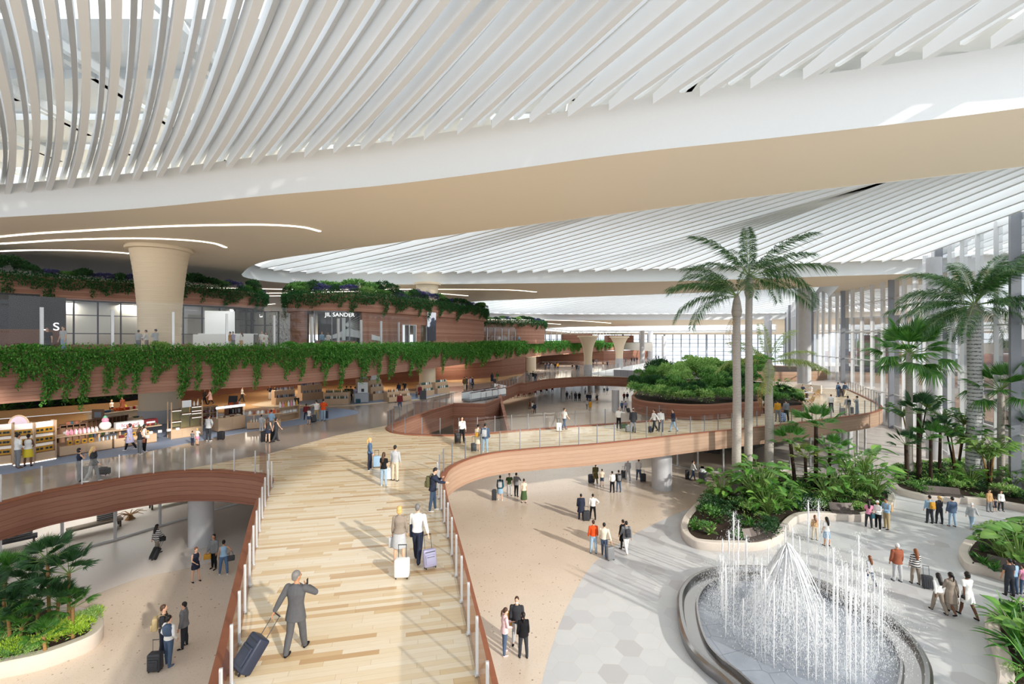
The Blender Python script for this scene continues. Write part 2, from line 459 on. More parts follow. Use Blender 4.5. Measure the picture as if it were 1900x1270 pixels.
# plank floor: bridge and terrace
wood_b = P2([(345, 871), (500, 842), (622, 809), (722, 789)], ZB)
wf = L_in + L_curve[1:22] + wood_b + void_front[5:] + void_mid[:3] + P2([(1202, 704), (1330, 704), (1450, 712), (1523, 722)], ZB) + list(reversed(T_edge)) + list(reversed(R_out))[1:]
b = MB(); b.prism(wf, ZB - 0.012, ZB); struct(b.build('floor_planks', M['wood_floor']))
# grey shop paving
cp = P2([(-260, 935), (0, 882), (110, 862), (253, 842), (400, 812), (470, 800), (560, 788), (640, 773), (662, 768), (666, 765), (655, 761), (620, 757.5), (566, 757), (500, 762), (420, 768), (330, 768), (240, 772), (0, 815), (-200, 850)], ZB)
b = MB(); b.prism(cp, ZB - 0.012, ZB + 0.004); struct(b.build('floor_shop_paving', M['carpet']))
isl = cr(P2([(467, 752), (478, 755), (510, 756.5), (560, 755), (635, 754), (721, 747), (788, 741), (845, 729), (840, 727.5), (760, 727), (650, 731), (560, 738), (500, 745)], ZB), 4, True)
b = MB(); b.prism(isl, ZB - 0.012, ZB + 0.05); struct(b.build('floor_shop_island', plain('pale_island', S(214, 196, 170), 0.35, 0, 0.05)))
isg = P2([(530, 752), (600, 753), (635, 753), (721, 746.5), (788, 740.5), (836, 729), (700, 733), (560, 745)], ZB)
b = MB(); b.prism(isg, ZB + 0.04, ZB + 0.056); struct(b.build('floor_island_paving', M['carpet']))
po = [p + Vector((0, 0)) for p in P2([(0, 830), (160, 800), (300, 770), (420, 766), (600, 738), (760, 722), (860, 716), (960, 703)], ZB)]
pp = po + list(reversed(backwall[1:12]))
b = MB(); b.prism(pp, ZB - 0.012, ZB + 0.002); struct(b.build('floor_ochre', M['path']))

def fascia(name, path, th, z0, z1, mat, cope=0.0, copew=0.42):
    s = 1 if th > 0 else -1
    b = MB(); b.ribbon(offset(path, -0.06 * s), z0, z1, th + 0.06 * s); o = struct(b.build(name, mat))
    if cope:
        c = MB()
        c.ribbon(offset(path, -0.09 * s), z1, z1 + cope, s * copew); struct(c.build('trim_' + name.split('_', 1)[1], M['coping']))
    return o
fascia('wall_bridge_left', L_in, -0.3, 3.25, 4.83, M['terra_sunlit'], 0.05, 0.42)
fascia('wall_left_gallery', L_curve, -0.3, 3.25, 4.83, M['terra'], 0.05, 0.42)
fascia('wall_bridge_right', R_out, 0.3, 3.25, 4.83, M['terra_sunlit'], 0.05, 0.36)
fascia('wall_terrace', T_edge, 0.3, 3.45, 4.83, M['terra_sunlit'], 0.05, 0.30)
fascia('wall_void_front', void_front, -0.3, 3.4, 4.83, M['terra'], 0.05, 0.36)
fascia('wall_void_back', void_back, -0.3, 3.1, 4.83, M['terra'], 0.04, 0.3)
fascia('wall_void_left', void_left[0:3], -0.3, 3.1, 4.83, M['terra'], 0.04, 0.3)
fascia('wall_void_side', void_left[5:], -0.3, 2.6, 4.83, M['terra'], 0.04, 0.3)
fascia('wall_far_gallery', P2([(1085, 695.5), (1205, 673), (1238, 667)], ZB), -0.3, 2.9, 4.9, M['white'])
fascia('wall_far_parapet', P2([(1139, 697.5), (1200, 701), (1330, 704)], ZB), 0.2, 4.8, 6.0, plain('far_parapet', S(176, 178, 188), 0.6))
# escalator landing: box walls and the descending side
lb = P2([(841, 751), (899, 752), (928, 741)], ZB)
b = MB(); b.ribbon(offset(lb, -0.08), 1.0, 4.95, 0.38); struct(b.build('wall_landing', M['terra']))
bot = W(958, 797, 2.0)
c0, c1 = lb[1], lb[2]
b = MB()
p = [(c1.x, c1.y), (void_left[2].x, void_left[2].y)]
ex = Vector((6.2, 38.0)); ex2 = Vector((1.2, 33.0))
# sloping stair flank: a triangular earth wall descending from the landing to the ground
a0 = Vector((c1.x, c1.y, 5.9)); a1 = Vector((c1.x + 4.5, c1.y - 12.5, 0.0))
for dx in (0.0, 0.35):
    pass
n = Vector((0.9, 0.35, 0)).normalized() * 0.35
top = [Vector((c1.x - 0.6, c1.y + 4.0, 6.0)), Vector((c1.x + 1.9, c1.y - 13.5, 0.02)), Vector((c1.x - 0.6, c1.y + 4.0, 0.02))]
b.v = [tuple(q) for q in top] + [tuple(q + n) for q in top]; b.f = [(0, 1, 2), (3, 5, 4), (0, 3, 4, 1), (1, 4, 5, 2), (2, 5, 3, 0)]; b.m = [0] * 5
struct(b.build('wall_stair_flank', M['terra']))

# ---- back wall under the upper level
b = MB(); b.ribbon(backwall[4:], ZB, 8.1, 0.4); struct(b.build('wall_back', M['terra']))
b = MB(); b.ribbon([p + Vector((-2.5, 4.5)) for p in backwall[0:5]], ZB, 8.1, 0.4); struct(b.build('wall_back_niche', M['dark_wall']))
# ---- upper level slab
U_edge = cr(P2([(-300, 795), (-100, 762), (0, 750), (130, 740), (263, 730.5), (365, 724), (465, 718.5), (571, 711), (667, 700), (776, 687), (840, 679), (973, 664), (1080, 655), (1150, 649.5)], 8.0), 5)
U_back = [Vector((40, 185)), Vector((-30, 185)), Vector((-75, 120)), Vector((-90, 25))]
b = MB(); b.prism(U_edge + [Vector((46, 150))] + U_back, 8.1, 10.9); struct(b.build('floor_upper', M['soffit']))
b = MB(); b.prism(offset(U_edge, 0.3) + [Vector((46, 150))] + U_back, 10.9, 11.0); struct(b.build('floor_upper_finish', M['taupe']))
fascia('wall_upper_fascia', U_edge, 0.35, 8.0, 11.15, M['terra_mid'], 0)

# ---- ceiling
def zc(Y): return 20.0 if Y < 105 else max(13.8, 20.0 - 0.0954 * (Y - 105))
def C(px, py, dz=0.0):
    """point where the photograph's ray meets the ceiling surface"""
    s = (HY - py) / F
    Y = (8.0 + dz) / s
    if Y > 105:
        Y = (8.0 + dz + 0.0954 * 105) / (s + 0.0954)
        if Y > 170: Y = min((1.8 + dz) / s, 178)
    return Vector(((px - CX) / F * Y, Y))
A_edge = cr([C(*p) for p in [(-500, 425), (-250, 416), (0, 403), (250, 387), (500, 362), (700, 344.5), (900, 320), (1163, 284), (1426, 256), (1663, 229), (1900, 199), (2300, 140)]], 6)
A_edge = [Vector((A_edge[0].x - 8, -3))] + A_edge + cr([Vector((29, 11.5)), Vector((40, 9)), Vector((60, 7))], 5)
B_edge = cr([C(*p) for p in [(448, 509), (461, 497), (485, 487), (524, 479), (600, 468), (693, 456), (882, 430), (968, 419), (1240, 385), (1430, 362), (1700, 332), (1900, 309), (2050, 292)]], 5)
B_far = cr([C(*p) for p in [(1900, 497), (1745, 506), (1560, 512), (1240, 522), (861, 527), (650, 528), (566, 527), (510, 523.5), (474, 519), (453, 514), (448, 509)]], 5)
C_near = cr([C(*p) for p in [(838, 577), (870, 561), (960, 556), (1240, 545.5), (1430, 537), (1557, 531)]], 4)
C_far = cr([C(*p) for p in [(1500, 592), (1240, 594), (1000, 594), (903, 592), (850, 585), (838, 577)]], 4)
D_near = [C(*p) for p in [(985, 611), (1060, 607), (1240, 604.5), (1440, 602)]]
D_far = [C(*p) for p in [(1440, 616), (1240, 618), (1060, 618), (985, 611)]]
openings = [B_edge[:-1] + [Vector((50, 23))] + B_far[:-1], C_near + C_far[:-1], D_near + D_far[:-1]]
outer_c = [Vector((-95, -3))] + A_edge + [Vector((62, 60)), Vector((115, 130)), Vector((115, 182)), Vector((-95, 182))]
# A_edge is walked so that the opening stays outside the plate
b = MB(); b.prism(outer_c, 0.0, 0.45, openings)
# drape over the ceiling profile (adds rows of vertices along Y by subdividing)
bm = bmesh.new()
me = bpy.data.meshes.new('tmp'); me.from_pydata(b.v, [], b.f); bm.from_mesh(me)
for yy in [105 + 8.125 * k for k in range(9)]:
    bmesh.ops.bisect_plane(bm, geom=bm.verts[:] + bm.edges[:] + bm.faces[:], plane_co=(0, yy, 0), plane_no=(0, 1, 0))
for v in bm.verts: v.co.z += zc(v.co.y)
bmesh.ops.recalc_face_normals(bm, faces=bm.faces)
bm.to_mesh(me); bm.free(); me.materials.append(M['beige_ceiling'])
o = bpy.data.objects.new('ceiling', me); COL.objects.link(o); struct(o)

def cove(name, path, closed, inset, rise, side=1, steps=6):
    """curved white trough that rises from the ceiling edge into the opening"""
    mb = MB(); n = len(path); i0 = 0
    rows = []
    for k in range(steps + 1):
        a = (math.pi / 2) * k / steps
        off = inset * (1 - math.cos(a)); z = rise * math.sin(a)
        q = offset(path, side * off, closed)
        rows.append([(p.x, p.y, zc(p0[1]) + z - 0.02) for p, p0 in zip(q, path)])
    for r in rows: mb.v += r
    for k in range(steps):
        for j in range(n if closed else n - 1):
            a = k * n + j; bb = k * n + (j + 1) % n
            mb.f.append((a, bb, bb + n, a + n)); mb.m.append(0)
    ob = mb.build(name, M['white'], smooth=True)
    struct(ob); return ob
cove('trim_1', A_edge, False, 1.3, 1.6, -1)
cove('trim_2', openings[0], True, 1.2, 1.6, 1)
cove('trim_3', openings[1], True, 1.6, 1.6, 1)
cove('trim_4', openings[2], True, 0.8, 0.8, 1)

# ---- roof plates with skylight strips above the openings
def roof(name, x0, x1, y0, y1, z, pitch=4.6, gap=2.3, ang=0.0):
    mb = MB(); y = y0
    while y < y1:
        mb.box(((x0 + x1) / 2, y + (pitch - gap) / 2, z + 0.6), (x1 - x0, pitch - gap, 1.2)); y += pitch
    x = x0
    while x < x1:
        mb.box((x, (y0 + y1) / 2, z - 0.25), (0.3, y1 - y0, 0.5)); x += 6.5
    ob = mb.build(name, M['white']); struct(ob); return ob
roof('ceiling_roof_near', -60, 24, -3, 34, 26.0)
roof('ceiling_roof_right', 24, 44, 8.5, 26, 26.0)
roof('ceiling_shade_plate', -60, 15.5, -18, -3.2, 20.4, 4.6, .2)  # unseen plate, added to block the sun from the left gallery
roof('ceiling_roof_middle', -42, 56, 22.5, 72, 26.5)
roof('ceiling_roof_far', -14, 70, 76, 128, 26.5, 6, 2)
# ================================================================ ceiling slats
def interp(x, tab):
    if x <= tab[0][0]: return tab[0][1]
    for (a, u), (b2, v) in zip(tab, tab[1:]):
        if x <= b2: return u + (v - u) * (x - a) / (b2 - a)
    return tab[-1][1]
def inside(p, poly):
    c = False; n = len(poly)
    for i in range(n):
        a, b2 = poly[i], poly[i - 1]
        if (a[1] > p[1]) != (b2[1] > p[1]) and p[0] < (b2[0] - a[0]) * (p[1] - a[1]) / (b2[1] - a[1]) + a[0]: c = not c
    return c
def slat(name, path, z0, h, w, label, group, end=0.5):
    mb = MB(); o = offset(path, w / 2); q = offset(path, -w / 2); n = len(path)
    for k in range(n):
        hh = h * (end + (1 - end) * min(1, k / 2.0)) if True else h
        zb = z0 + (h - hh) * 0.0 if False else z0
        zz = zc(path[k][1]) - 20.0
        mb.v += [(q[k].x, q[k].y, zb + zz), (o[k].x, o[k].y, zb + zz), (o[k].x, o[k].y, zb + zz + hh), (q[k].x, q[k].y, zb + zz + hh)]
    for k in range(n - 1):
        a = 4 * k
        for j in range(4): mb.f.append((a + j, a + 4 + j, a + 4 + (j + 1) % 4, a + (j + 1) % 4)); mb.m.append(0)
    mb.f.append((0, 1, 2, 3)); e = 4 * (n - 1); mb.f.append((e + 3, e + 2, e + 1, e)); mb.m += [0, 0]
    return tag(mb.build(name, M['slat']), label, 'ceiling slat', group)
def march(p, tab, step, stop, curv=0.010, key=None, s0=None):
    path = [Vector(p)]; s = interp(p[0] if s0 is None else s0, tab); L = 0
    while len(path) < 80:
        ss = s * (1 - curv * L)
        d = Vector((ss, -1.0)).normalized() * step
        q = path[-1] + d; L += step
        if stop(q): path.append(q); break
        path.append(q)
    return path
tabA = [(-60, 1.22), (13, 1.2), (254, 1.0), (569, .85), (674, .75), (917, .57), (1134, .5), (1603, .17), (1845, .02), (2140, -.1)]
startsA = [-330, -285, -240, -198, -157, -118, -82, -50, -18, 13, 52, 90, 129, 170, 210, 251, 295, 337, 381, 424, 470, 519, 569, 623, 674, 732, 791, 853, 917, 987, 1058, 1134, 1216, 1303, 1397, 1495, 1603, 1718, 1845, 1985, 2140]
def edgeA_y(px): return interp(px, [(-400, 392), (0, 359), (258, 330), (700, 271), (900, 237), (1400, 158), (1716, 103), (1900, 74), (2200, 20)])
for k, px in enumerate(startsA):
    s = (HY - edgeA_y(px)) / F; Y = 9.4 / s; p = Vector(((px - CX) / F * Y, Y))
    path = march(p, tabA, 1.3, lambda q: q.y < 6.5, 0.010, s0=px)
    slat('ceiling_slat', path, 21.25, 0.8, 0.24, 'long white curved ceiling slat under the nearest skylight', 'deep slats of the near skylight')
    if k + 1 < len(startsA):
        p2x = (px + startsA[k + 1]) / 2 + 4; s = (HY - edgeA_y(p2x)) / F; Y = 9.8 / s
        path = march(Vector(((p2x - CX) / F * Y, Y)), tabA, 1.6, lambda q: q.y < 6.5, 0.010, s0=p2x)
        slat('thin_ceiling_slat', path, 21.95, 0.55, 0.16, 'thin white upper slat between the deep slats of the nearest skylight', 'thin slats of the near skylight', 0.8)
tabB = [(-33, 1.3), (-18, .89), (5.6, .5), (18, .13), (38.5, -.31), (50, -.45)]
polyB = openings[0]
Bstart = resample(offset(cr([C(*p) for p in [(1900, 497), (1745, 506), (1560, 512), (1240, 522), (861, 527), (650, 528), (566, 527), (510, 523.5), (474, 519), (453, 514)]], 5), 1.0), 2.15)
for k, p in enumerate(Bstart):
    path = march(p, tabB, 2.0, lambda q: not inside(q, polyB), 0.006)
    if len(path) > 2: slat('ceiling_slat', path, 21.3, 0.8, 0.24, 'long white ceiling slat under the lens-shaped middle skylight', 'slats of the middle skylight', 0.6)
polyC = openings[1]
for k, p in enumerate(resample(offset(C_far, 1.4), 3.0)):
    path = march(p, [(-15, 1.2), (10, .9), (40, .5), (70, .2)], 3.0, lambda q: not inside(q, polyC), 0.003)
    if len(path) > 2: slat('ceiling_slat', path, 21.3, 0.9, 0.3, 'white ceiling slat under the third skylight far down the hall', 'slats of the third skylight', 0.8)
polyD = openings[2]
for k, p in enumerate(resample(offset(D_far, 1.0), 4.2)):
    path = march(p, [(0, 1.0), (80, .5)], 3.0, lambda q: not inside(q, polyD), 0.0)
    if len(path) > 2: slat('ceiling_slat', path, 20.5, 0.7, 0.3, 'small white ceiling slat under the farthest skylight', 'slats of the farthest skylight', 0.9)

# ================================================================ cove light lines in the ceiling
def cove_line(pts, w, label):
    P = [C(*p) for p in pts]; P = cr(P, 8)
    mb = MB()
    for a, b2 in zip(P, P[1:]):
        z = zc(a.y) - 0.03
        mb.beam((a.x, a.y, z), (b2.x, b2.y, zc(b2.y) - 0.03), w, 0.05)
    return tag(mb.build('cove_light', M['cove']), label, 'light', 'glowing light lines in the beige ceiling')
cove_line([(-260, 470), (0, 439), (150, 428), (300, 420), (420, 417), (500, 417), (560, 421), (594, 429)], 0.22, 'longest glowing curved light line in the beige ceiling, topmost at left')
cove_line([(-260, 465), (0, 452), (120, 445), (250, 442), (340, 445), (395, 451), (419, 459)], 0.24, 'second glowing light line curving above the tall column at left')
cove_line([(-260, 478), (0, 466), (90, 464), (180, 466), (252, 471)], 0.26, 'third glowing light line ending at the tall column capital at left')
cove_line([(385, 534), (560, 537), (800, 537), (940, 538), (995, 542)], 0.35, 'glowing light line above the planted corner shop, ending nearest the middle')
cove_line([(385, 543), (520, 544), (700, 540), (790, 543), (868, 549)], 0.35, 'glowing light line passing behind the corner shop roof garden')
cove_line([(385, 549), (450, 549.5), (545, 549)], 0.35, 'short glowing light line left of the planted corner shop')
cove_line([(450, 572), (480, 568), (510, 564)], 0.3, 'short slanting light line just left of the corner shop vines')
cove_line([(903, 593.5), (1000, 594), (1080, 596), (1133, 600)], 0.5, 'far glowing light line below the third skylight')
cove_line([(903, 597), (970, 598), (1040, 602)], 0.5, 'short far light line ending beside the distant planted roof')
cove_line([(1003, 622), (1120, 621.5), (1202, 623)], 0.6, 'faintest distant light line near the far columns')

# ================================================================ columns
def column(px, pyb, zb, r, ztop, rtop, mat, label, base=None, group=None, Y=None, seg=32, rings=True):
    p = W(px, pyb, zb)
    if Y: p = Vector(((px - CX) / F * Y, Y, zb))
    e = empty('column', p, 0, label, 'column', group)
    H = ztop - zb; prof = []
    if rtop > r:
        fl = H * 0.62; prof.append((r, 0.0)); prof.append((r, fl * 0.5))
        nr = 26
        for k in range(nr + 1):
            t = k / nr; z = fl * 0.5 + (H - 0.35 - fl * 0.5) * t
            rr = r + (rtop - r) * (t ** 2.6)
            if rings: prof += [(rr, z), (rr - 0.018, z + 0.02), (rr - 0.018, z + 0.05)]
            else: prof.append((rr, z))
        b1 = MB(); b1.lathe(prof, seg); b1.build('shaft', mat, e, smooth='auto')
        c = MB(); c.lathe([(rtop * 0.98, H - 0.36), (rtop + 0.28, H - 0.32), (rtop + 0.3, H - 0.12), (rtop + 0.18, H - 0.1), (rtop + 0.2, H)], seg); c.build('capital', mat, e, smooth='auto')
    else:
        b1 = MB(); b1.lathe([(r, 0), (r, H)], seg); b1.build('shaft', mat, e, smooth='auto')
    if base:
        c = MB(); c.lathe([(r + 0.05, 0), (r + 0.05, base)], seg); c.build('base_band', M['concrete'], e, smooth='auto')
    return e
column(297, 783, ZB, 1.5, 20.0, 2.15, M['cream'], 'wide cream flared column rising beside the left shops to the ceiling', 1.15)
column(793, 724, ZB, 1.15, 20.0, 1.6, M['cream'], 'cream column standing behind the far display tables, middle left', 1.1)
column(984, 691, ZB, 1.25, 8.1, 1.25, M['cream'], 'cream column beside the pointing group on the mezzanine', 0.0)
column(1091, 696, ZB, 0.8, 12.75, 1.9, M['cream'], 'cream flared column in front of the vine ledge, nearer of the far pair', 2.1, rings=False)
column(1149, 683, ZB, 0.9, 12.75, 2.2, M['cream'], 'cream flared column in front of the vine ledge, farther of the far pair', 2.4, rings=False)
for (px, pb, r, zt, lab) in [(1191.5, 672, 0.75, 14.8, 'grey concrete column at the far mezzanine, left of two'), (1207, 669, 0.8, 14.8, 'grey concrete column at the far mezzanine, right of two'), (1232, 667, 0.75, 13.2, 'grey concrete column under the small distant vine ledge')]:
    column(px, pb, ZB, r, zt, r, M['concrete'], lab)
gcol = [(373, 1010, 0, .64, 3.6, 'round grey concrete column under the left gallery'),
        (1228, 907, 0, .78, 3.6, 'broad pale column under the terrace beside the walking travellers'),
        (1142, 764, 0, .62, 3.6, 'grey column below the curved earth walkway seen through the void'),
        (1044.5, 745, 0, .48, 3.6, 'slim grey column at left below the curved earth walkway'),
        (1095, 727, 0, .55, 3.6, 'distant slim grey column beneath the mezzanine, left of two'),
        (1108, 722, 0, .6, 3.6, 'distant slim grey column beneath the mezzanine, right of two'),
        (1205, 815, 0, .6, 3.6, 'grey column under the planter terrace near the void'),
        (1566, 832, 0, .78, 3.6, 'broad pale column under the right end of the terrace'),
        (1543, 815, 0, .5, 3.6, 'narrow grey column under the right part of the terrace')]
for px, pb, z, r, zt, lab in gcol:
    column(px, pb, z, r, zt, r, M['concrete'], lab)
column(1733, 866, 0, .62, 20.2, .62, M['concrete'], 'very tall grey column behind the striped palm trunk', Y=46)
column(1492, 720, ZB, .95, 20.0, .95, M['concrete'], 'tall grey column behind the terrace seating', Y=72)
column(1425, 700, ZB, .9, 18.0, .9, M['concrete'], 'tall slender grey column behind the single small palm', Y=118)

# ================================================================ curtain wall
FAC = cr([Vector(p) for p in [(30, 14), (34, 24), (38.8, 34.6), (43.5, 45), (48.5, 54), (52, 64), (55, 76), (61, 95), (78, 130), (104, 170)]], 6)
FACe = FAC + [Vector((50, 176)), Vector((10, 178))]
win = empty('window_1', (0, 0, 0)); struct(win)
mb = MB()
for a, b2 in zip(FAC, FAC[1:]): mb.quad((a.x, a.y, 0), (b2.x, b2.y, 0), (b2.x, b2.y, 21.8), (a.x, a.y, 21.8))
mb.build('glass_pane', M['glass_wall'], win, fix=False)
pts = resample(FAC, 2.9); mbm = MB(); mbf = MB(); mbt = MB()
for k, p in enumerate(pts[:-1]):
    t = (pts[k + 1] - p).normalized(); n = Vector((-t.y, t.x))
    rz = math.atan2(n.y, n.x)
    if k % 5 == 3: mbf.box((p.x + n.x * 0.25, p.y + n.y * 0.25, 10.9), (0.6, 0.34, 21.8), rz)
    else: mbm.box((p.x + n.x * 0.12, p.y + n.y * 0.12, 10.9), (0.30, 0.09, 21.8), rz)
for z in (0.25, 4.6, 8.9, 13.2, 17.5):
    for k in range(len(pts) - 1):
        mbt.beam((pts[k].x, pts[k].y, z), (pts[k + 1].x, pts[k + 1].y, z), 0.16, 0.14 if z > 1 else 0.4)
mbm.build('mullion', M['frame_white'], win); mbf.build('fin', M['frame_grey'], win); mbt.build('transom', M['frame_white'], win)
win2 = empty('window_2', (0, 0, 0)); struct(win2)
E = [Vector((104, 170)), Vector((50, 174)), Vector((4, 176))]
mb = MB()
for a, b2 in zip(E, E[1:]): mb.quad((a.x, a.y, 0), (b2.x, b2.y, 0), (b2.x, b2.y, 14), (a.x, a.y, 14))
mb.build('glass_pane', M['glass_wall'], win2, fix=False)
mbm = MB()
for k, p in enumerate(resample(E, 3.1)):
    mbm.box((p.x, p.y - 0.2, 7), (0.6 if k % 5 == 0 else 0.26, 0.4, 14))
for z in (1.5, 3, 4.5, 6, 7.5, 9, 10.5, 12.0): mbm.beam((104, 169.8, z), (50, 173.8, z), 0.2, 0.2); mbm.beam((50, 173.8, z), (4, 175.8, z), 0.2, 0.2)
mbm.build('mullion', plain('far_frame', S(150, 162, 178), 0.5), win2)
# pale neighbouring buildings outside
for (x, y, w, d, h, lab) in [(78, 60, 22, 30, 12, 'pale low building outside behind the palms'), (92, 96, 24, 30, 17, 'pale taller building outside the glass, farther off'), (66, 30, 14, 16, 7, 'small pale building outside at the right edge')]:
    e = empty('neighbour_building', (x, y, 0), 0.2, lab, 'building')
    mb = MB(); mb.box((0, 0, h / 2), (w, d, h)); mb.build('walls', plain('outside_wall', S(200, 198, 198), 0.8), e)
    for k in range(int(h // 3.5)):
        mb = MB(); mb.box((-w / 2 - 0.05, 0, 2 + 3.5 * k), (0.12, d * 0.9, 1.5)); mb.build('window_band', plain('outside_window', S(150, 158, 172), 0.2), e)

# ================================================================ railings
def railing(path, h, label, spacing=1.4, pw=0.045, inset=0.0, glass_h=None, pmat='post', group=None, top=None, z=ZB, ph=None):
    pts = resample(path, spacing)
    e = empty('glass_railing', (0, 0, 0), 0, label, 'railing', group)
    mb = MB(); gh = glass_h or h
    P = path
    for a, b2 in zip(P, P[1:]): mb.quad((a[0], a[1], z + 0.06), (b2[0], b2[1], z + 0.06), (b2[0], b2[1], z + gh), (a[0], a[1], z + gh))
    mb.build('glass_panel', M['glass'], e, fix=False)
    idx = list(range(len(pts)))
    near = sorted(idx, key=lambda i: pts[i][1])[:98]; far = [i for i in idx if i not in near]
    m1 = MB(); m1.box((0, 0, h / 2 + 0.03), (pw, pw * 1.3, h)); m1.box((0, 0, 0.045), (pw * 2.2, pw * 2.2, 0.05))
    proto = None
    for i in near:
        a = pts[max(i - 1, 0)]; b2 = pts[min(i + 1, len(pts) - 1)]; rz = math.atan2(b2[1] - a[1], b2[0] - a[0])
        if proto is None:
            proto = m1.build('post', M[pmat], e); q = proto
        else:
            q = proto.copy(); COL.objects.link(q)
        q.location = (pts[i][0], pts[i][1], z); q.rotation_euler = (0, 0, rz)
    if far:
        mb = MB()
        for i in far: mb.box((pts[i][0], pts[i][1], z + h / 2), (pw, pw, h))
        mb.build('posts_far', M[pmat], e)['kind'] = 'stuff'
    return e
railing(offset(L_in, -0.34), 1.25, 'glass railing with white posts along the left side of the plank bridge')
railing(offset(L_curve, -0.15), 1.25, 'glass railing with white posts along the left gallery above the palms')
railing(offset(R_out, 0.30), 1.25, 'glass railing with white posts along the right side of the plank bridge')
railing(offset(T_edge, 0.16), 1.3, 'long glass railing with grey posts along the terrace edge', pmat='frame_grey')
railing(offset(void_front[3:], -0.15), 1.3, 'glass railing round the near side of the central void', pmat='frame_grey')
railing(offset(void_back, -0.15), 1.3, 'glass railing on the curved earth walkway across the void', pmat='frame_grey')
railing(offset(void_left[0:3], -0.15), 1.3, 'glass railing on the mezzanine beyond the escalator landing', pmat='frame_grey', spacing=1.6)
railing(offset(void_left[5:] + void_front[:4], -0.15), 1.3, 'glass railing running from the escalator landing to the plank bridge', pmat='frame_grey')
railing([Vector((p.x, p.y)) for p in lb], 1.2, 'glass railing on the escalator landing box', pmat='frame_grey', spacing=2.0, z=ZB + 0.1)
railing(offset(P2([(1085, 695.5), (1205, 673), (1238, 667)], ZB), 0.2), 1.2, 'glass railing on the distant white gallery', pmat='frame_grey', spacing=3)
railing(offset(U_edge, 0.9), 3.1, 'tall glass screen with pale posts behind the vines of the upper level', spacing=3.6, pw=0.16, glass_h=3.85, z=ZU)
# ================================================================ plants
def leaf_mat(name, c1, c2, c3, rough=0.45, trans=0.25):
    t = NT(name); g = t.n('ShaderNodeNewGeometry')
    c = t.ramp(g.outputs['Random Per Island'], [(0, c1), (0.5, c2), (1, c3)])
    t.done(c, rough, 0, 0.45)
    tl = t.n('ShaderNodeBsdfTranslucent'); t.link(c, tl.inputs[0])
    mx = t.n('ShaderNodeMixShader'); mx.inputs[0].default_value = trans
    t.link(t.b.outputs[0], mx.inputs[1]); t.link(tl.outputs[0], mx.inputs[2]); t.link(mx.outputs[0], t.N['Material Output'].inputs[0])
    return t.mat
LM = {
 'vine': leaf_mat('vine_leaf', S(58, 124, 46), S(98, 168, 72), S(146, 206, 104), trans=.38),
 'vine_dark': leaf_mat('dark_vine_leaf', S(30, 78, 38), S(48, 104, 52), S(74, 134, 72)),
 'palm': leaf_mat('palm_leaf', S(38, 78, 44), S(62, 108, 54), S(104, 140, 74)),
 'palm_yellow': leaf_mat('yellow_palm_leaf', S(112, 138, 66), S(146, 168, 84), S(184, 192, 110)),
 'fan': leaf_mat('fan_leaf', S(40, 92, 36), S(70, 130, 50), S(112, 166, 70)),
 'fan_dark': leaf_mat('dark_fan_leaf', S(28, 62, 38), S(44, 88, 48), S(72, 116, 62)),
 'lime': leaf_mat('lime_leaf', S(120, 160, 40), S(154, 192, 60), S(190, 214, 96)),
 'shrub': leaf_mat('shrub_leaf', S(56, 108, 48), S(98, 152, 72), S(150, 192, 112), trans=.35),
 'shrub_dark': leaf_mat('dark_shrub_leaf', S(28, 62, 36), S(48, 92, 50), S(78, 122, 66)),
 'shrub_light': leaf_mat('light_shrub_leaf', S(112, 162, 78), S(156, 196, 110), S(200, 224, 150), trans=.4),
 'broad': leaf_mat('broad_leaf', S(66, 118, 46), S(96, 148, 60), S(140, 182, 88), 0.35),
 'flower': leaf_mat('blue_flower', S(52, 52, 92), S(84, 84, 138), S(128, 128, 180)),
 'dry': leaf_mat('dry_frond', S(150, 112, 60), S(184, 144, 84), S(210, 172, 110)),
 'bromel': leaf_mat('bromeliad_leaf', S(120, 60, 44), S(110, 120, 50), S(60, 100, 44)),
}
def bark(name, a, b2, period=0.09, blotch=0.4):
    t = NT(name); o = t.obj(); x, y, z = t.xyz(o)
    n = t.noise(t.mapping(o, sc=(1, 1, 3)), 5, 4, 0.6)
    fr = t.math('FRACT', t.math('ADD', t.math('DIVIDE', z, period), t.math('MULTIPLY', n, 0.9)))
    l = t.math('LESS_THAN', fr, 0.22)
    c = t.mix(n, a, tuple(q * 0.75 for q in a)); c = t.mix(t.math('MULTIPLY', l, blotch), c, b2)
    return t.done(c, 0.8, 0, 0.2, bump=fr, bstr=0.3)
BK = {'grey': bark('grey_palm_bark', S(196, 188, 180), S(120, 108, 100), 0.12, 0.55),
      'stripe': bark('striped_palm_bark', S(206, 206, 206), S(74, 72, 74), 0.3, 0.85),
      'dark': bark('dark_palm_bark', S(70, 54, 44), S(24, 20, 18), 0.08, 0.8),
      'tan': bark('tan_stem', S(168, 130, 84), S(120, 90, 56), 0.1, 0.4),
      'green': plain('green_stem', S(120, 150, 78), 0.5, 0, 0.08),
      'shaft': bark('palm_crownshaft', S(176, 168, 158), S(130, 120, 108), 0.5, 0.3)}
def rv(rng, a=1.0): return Vector((rng.uniform(-a, a), rng.uniform(-a, a), rng.uniform(-a, a)))
def leafq(mb, p, d, up, L, w, fold=0.25):
    """one pointed leaf: base p, direction d, roughly facing up"""
    d = d.normalized(); s = d.cross(up)
    if s.length < 1e-4: s = d.cross(Vector((1, 0, 0)))
    s.normalize(); n = s.cross(d)
    m = p + d * L * 0.45
    i = len(mb.v)
    mb.v += [tuple(p), tuple(m + s * w / 2 + n * w * fold), tuple(p + d * L - n * L * 0.08), tuple(m - s * w / 2 + n * w * fold)]
    mb.f.append((i, i + 1, i + 2, i + 3)); mb.m.append(mb.cur)
